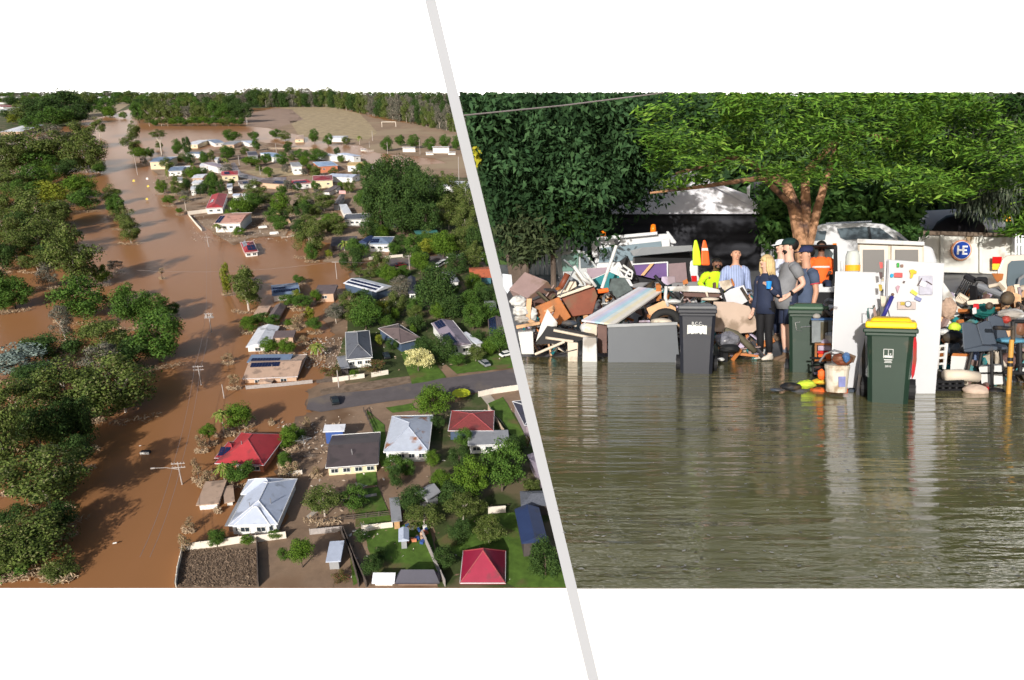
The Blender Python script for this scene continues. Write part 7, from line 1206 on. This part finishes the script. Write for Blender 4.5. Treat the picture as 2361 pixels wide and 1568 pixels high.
for k, (x, y, rx, ry, mt, lab) in enumerate(((420, 900, 90, 60, 'black', 'black rubbish bag beside the bar stools'), (430, 1010, 60, 60, 'slate', 'dark blue bag under the bar stools'), (340, 860, 60, 30, 'white', 'white tray beside the magnet fridge'), (470, 960, 40, 40, 'dark', 'dark cloth ball beside the bar stools'), (620, 1100, 60, 70, 'blue', 'blue plastic bottle heap under the stools'), (900, 870, 50, 60, 'pine', 'tan cushion beyond the bar stools'), (1040, 830, 50, 70, 'redbrown', 'dark red pillow beside the black table frame'), (950, 1120, 110, 70, 'brown', 'muddy brown pile at the foot of the table frame'), (320, 1270, 50, 40, 'cream', 'tan towel on the black rack'), (760, 620, 34, 34, 'black', 'black helmet above the teal hose'))): bag('heap_bag', lab, 'bag', A, x, y, rx, ry, 8.7 + .02 * k, mt, .16, 40 + k)
def stool(label, sx, sy, Y, full=True):
    T = thing('bar_stool', label, 'stool', None, 'bar stools dumped in the water'); o = lambda pts: [(x + sx, y + sy) for x, y in pts]
    b = MB(); q0 = o([(503, 772), (575, 770), (640, 792), (665, 880), (700, 985), (600, 1010), (520, 1025)]); SL_(A, q0, Y, .05, b); b.build('backrest', MC['slate'], T, bevel=.015)
    b = MB(); SL_(A, o([(640, 790), (725, 755), (770, 760), (800, 880), (830, 975), (700, 990), (665, 880)]), Y + .2, .05, b); b.build('backrest_side', MC['slate'], T, bevel=.015)
    b = MB(); SL_(A, o([(520, 1022), (700, 985), (925, 1000), (930, 1020), (700, 1040), (530, 1045)]), Y - .02, .42, b); b.build('seat', MC['slate'], T, bevel=.02)
    for q in ([(780, 1030), (786, 1480)], [(858, 1025), (900, 1350)], [(600, 1035), (560, 1210)], [(690, 1035), (650, 1235)]): MB().tube([RY(*P(A, x + sx, y + sy), Y + (.1 if q[0][0] in (780, 600) else .3)) for x, y in q], .018, 7).build('leg', MC['black'], T)
    MB().tube([RY(*P(A, x + sx, y + sy), Y + .2) for x, y in ((640, 1240), (890, 1235))], .012, 6).build('foot_rail', MC['black'], T); return T
stool('slate blue bar stool nearer the camera with black legs', 0, 0, 8.1); stool('slate blue bar stool behind with a pale blue cushion', 240, -60, 8.6)
bag('cushion', 'pale blue cushion on the far bar stool', 'cushion', A, 960, 938, 135, 30, 8.5, 'sky', .04, 3)
fm = thing('picture_frame', 'white canvas picture with brown edge leaning under the stools', 'picture'); SL_(A, [(410, 1080), (562, 1085), (536, 1212), (400, 1205)], 8.3, .03).build('canvas', MC['white'], fm); SL_(A, [(425, 1055), (582, 1062), (562, 1085), (410, 1080)], 8.3, .06).build('frame_edge', MC['orange'], fm); SL_(A, [(564, 1085), (584, 1064), (552, 1215), (538, 1212)], 8.3, .06).build('frame_edge', MC['brown'], fm)
wb_ = S('white_carton', 'white printed carton standing under the nearer bar stool', 'box', A, [(660, 1180), (872, 1165), (888, 1342), (690, 1352)], 8.3, 'white', .25); stick('carpet_roll', 'rolled beige carpet lying above the black rack', 'carpet', A, [(350, 1260), (500, 1255), (650, 1275)], 8.0, 'cream', .068, 12); bag('sandbag', 'beige sandbag slumped in the water', 'sandbag', A, 630, 1400, 110, 62, 7.8, 'beige', .1, 4)
rk = thing('wire_rack', 'black wire rack half under water beside the magnet fridge', 'rack'); b = MB()
for k in range(6): b.tube([RY(*P(A, 268, 1320 + 38 * k), 7.9), RY(*P(A, 522, 1312 + 40 * k), 7.9)], .016, 6)
for k in range(5): b.tube([RY(*P(A, 270 + 62 * k, 1310), 7.92), RY(*P(A, 265 + 62 * k, 1500), 7.92)], .016, 6)
b.build('rack_wires', MC['black'], rk); SL_(A, [(265, 1310), (520, 1300), (515, 1480), (262, 1490)], 8.05, .3).build('rack_drawer', MC['black'], rk)
ld_ = thing('metal_ladder', 'small white rung rack standing beside the magnet fridge', 'rack'); b = MB(); b.tube([RY(*P(A, 366, 962), 8.2), RY(*P(A, 345, 1200), 8.2)], .02, 6); b.tube([RY(*P(A, 292, 985), 8.2), RY(*P(A, 275, 1200), 8.2)], .02, 6)
b.build('rack_rails', MC['white'], ld_); b = MB()
for k in range(4): b.tube([RY(*P(A, 290 - 4 * k, 990 + 55 * k), 8.2), RY(*P(A, 362 - 5 * k, 985 + 55 * k), 8.2)], .015, 6)
b.build('rungs', MC['white'], ld_)
op = thing('marker_post', 'orange post with black bands standing in the water at the frame edge', 'post'); MB().tube([RY(*P(A, 965, 930), 7.7), RY(*P(A, 948, 1200), 7.7), RY(*P(A, 930, 1520), 7.7)], .024, 10).build('pole', M('post_orange', (.5, .26, .05), .6, .15, 3), op)
for y in (1110, 1160): c = RY(*P(A, 952 - (y - 1110) * .06, y), 7.7); MB().tube([c - Vector((0, 0, .02)), c + Vector((0, 0, .02))], .029, 10).build('band', MC['black'], op)
tf = thing('table_frame', 'black metal table frame standing in the water beside the orange post', 'table'); b = MB()
for q in ([(972, 762), (1160, 762)], [(800, 820), (970, 828)], [(975, 762), (975, 950)], [(885, 1230), (1160, 1245)], [(1040, 960), (1040, 1230)], [(1010, 1160), (1160, 1175)]): b.tube([RY(*P(A, *p), 8.0) for p in q], .024, 7)
b.build('frame_tubes', MC['black'], tf); bag('dark_pan', 'dark red and black pan floating under the white carton', 'pan', A, 815, 1405, 85, 36, 7.9, 'black', .05, 2); S('cloth_red', 'dark red cloth corner beside the sandbag', 'cloth', A, [(690, 1360), (760, 1370), (745, 1430), (720, 1420)], 7.85, 'redd', .1)
# the small stuff that fills the heaps
rng = np.random.default_rng(21); b = MB(); mats_ = [MC[k] for k in ('brown', 'cream', 'dark', 'white', 'orange', 'black', 'grey', 'pine', 'olive', 'mauvebrown', 'lilac', 'teal')]
for (u0, u1, vt0, vt1, vb, Y0, Y1, n) in ((1208, 1300, 690, 650, 818, 12.3, 13.0, 110), (1290, 1460, 640, 650, 812, 12.6, 13.4, 190), (1440, 1740, 665, 665, 800, 12.2, 13.2, 260), (2140, 2440, 690, 660, 905, 9.8, 10.6, 420), (1905, 1960, 700, 700, 880, 9.3, 9.8, 50), (1660, 1760, 780, 790, 820, 11.4, 11.9, 50)):
    for _ in range(n):
        u = rng.uniform(u0, u1); vt = vt0 + (vt1 - vt0) * (u - u0) / (u1 - u0); v = rng.uniform(vt, vb); Y = rng.uniform(Y0, Y1) - (v - vt) / (vb - vt) * (.5 if u0 < 2000 else 1.6)
        p = RY(u, v, Y); s = rng.uniform(.05, .17); b.m = int(rng.integers(0, len(mats_)))
        b.box(p, (s * rng.uniform(.6, 3.2), s * rng.uniform(.3, 1), s * rng.uniform(.08, .6)), Matrix.Rotation(rng.uniform(-1.5, 1.5), 4, 'Y') @ Matrix.Rotation(rng.uniform(-.6, .6), 4, 'Z') @ Matrix.Rotation(rng.uniform(-.5, .5), 4, 'X'))
tag(b.build('flood_rubble', mats_), None, None, None, 'stuff')
# ================================================================ both places into one world
bpy.context.view_layer.update()
for lst, T in ((LEFT, T_L), (RIGHT, T_R)):
    for o in lst: o.matrix_basis = T @ o.matrix_basis
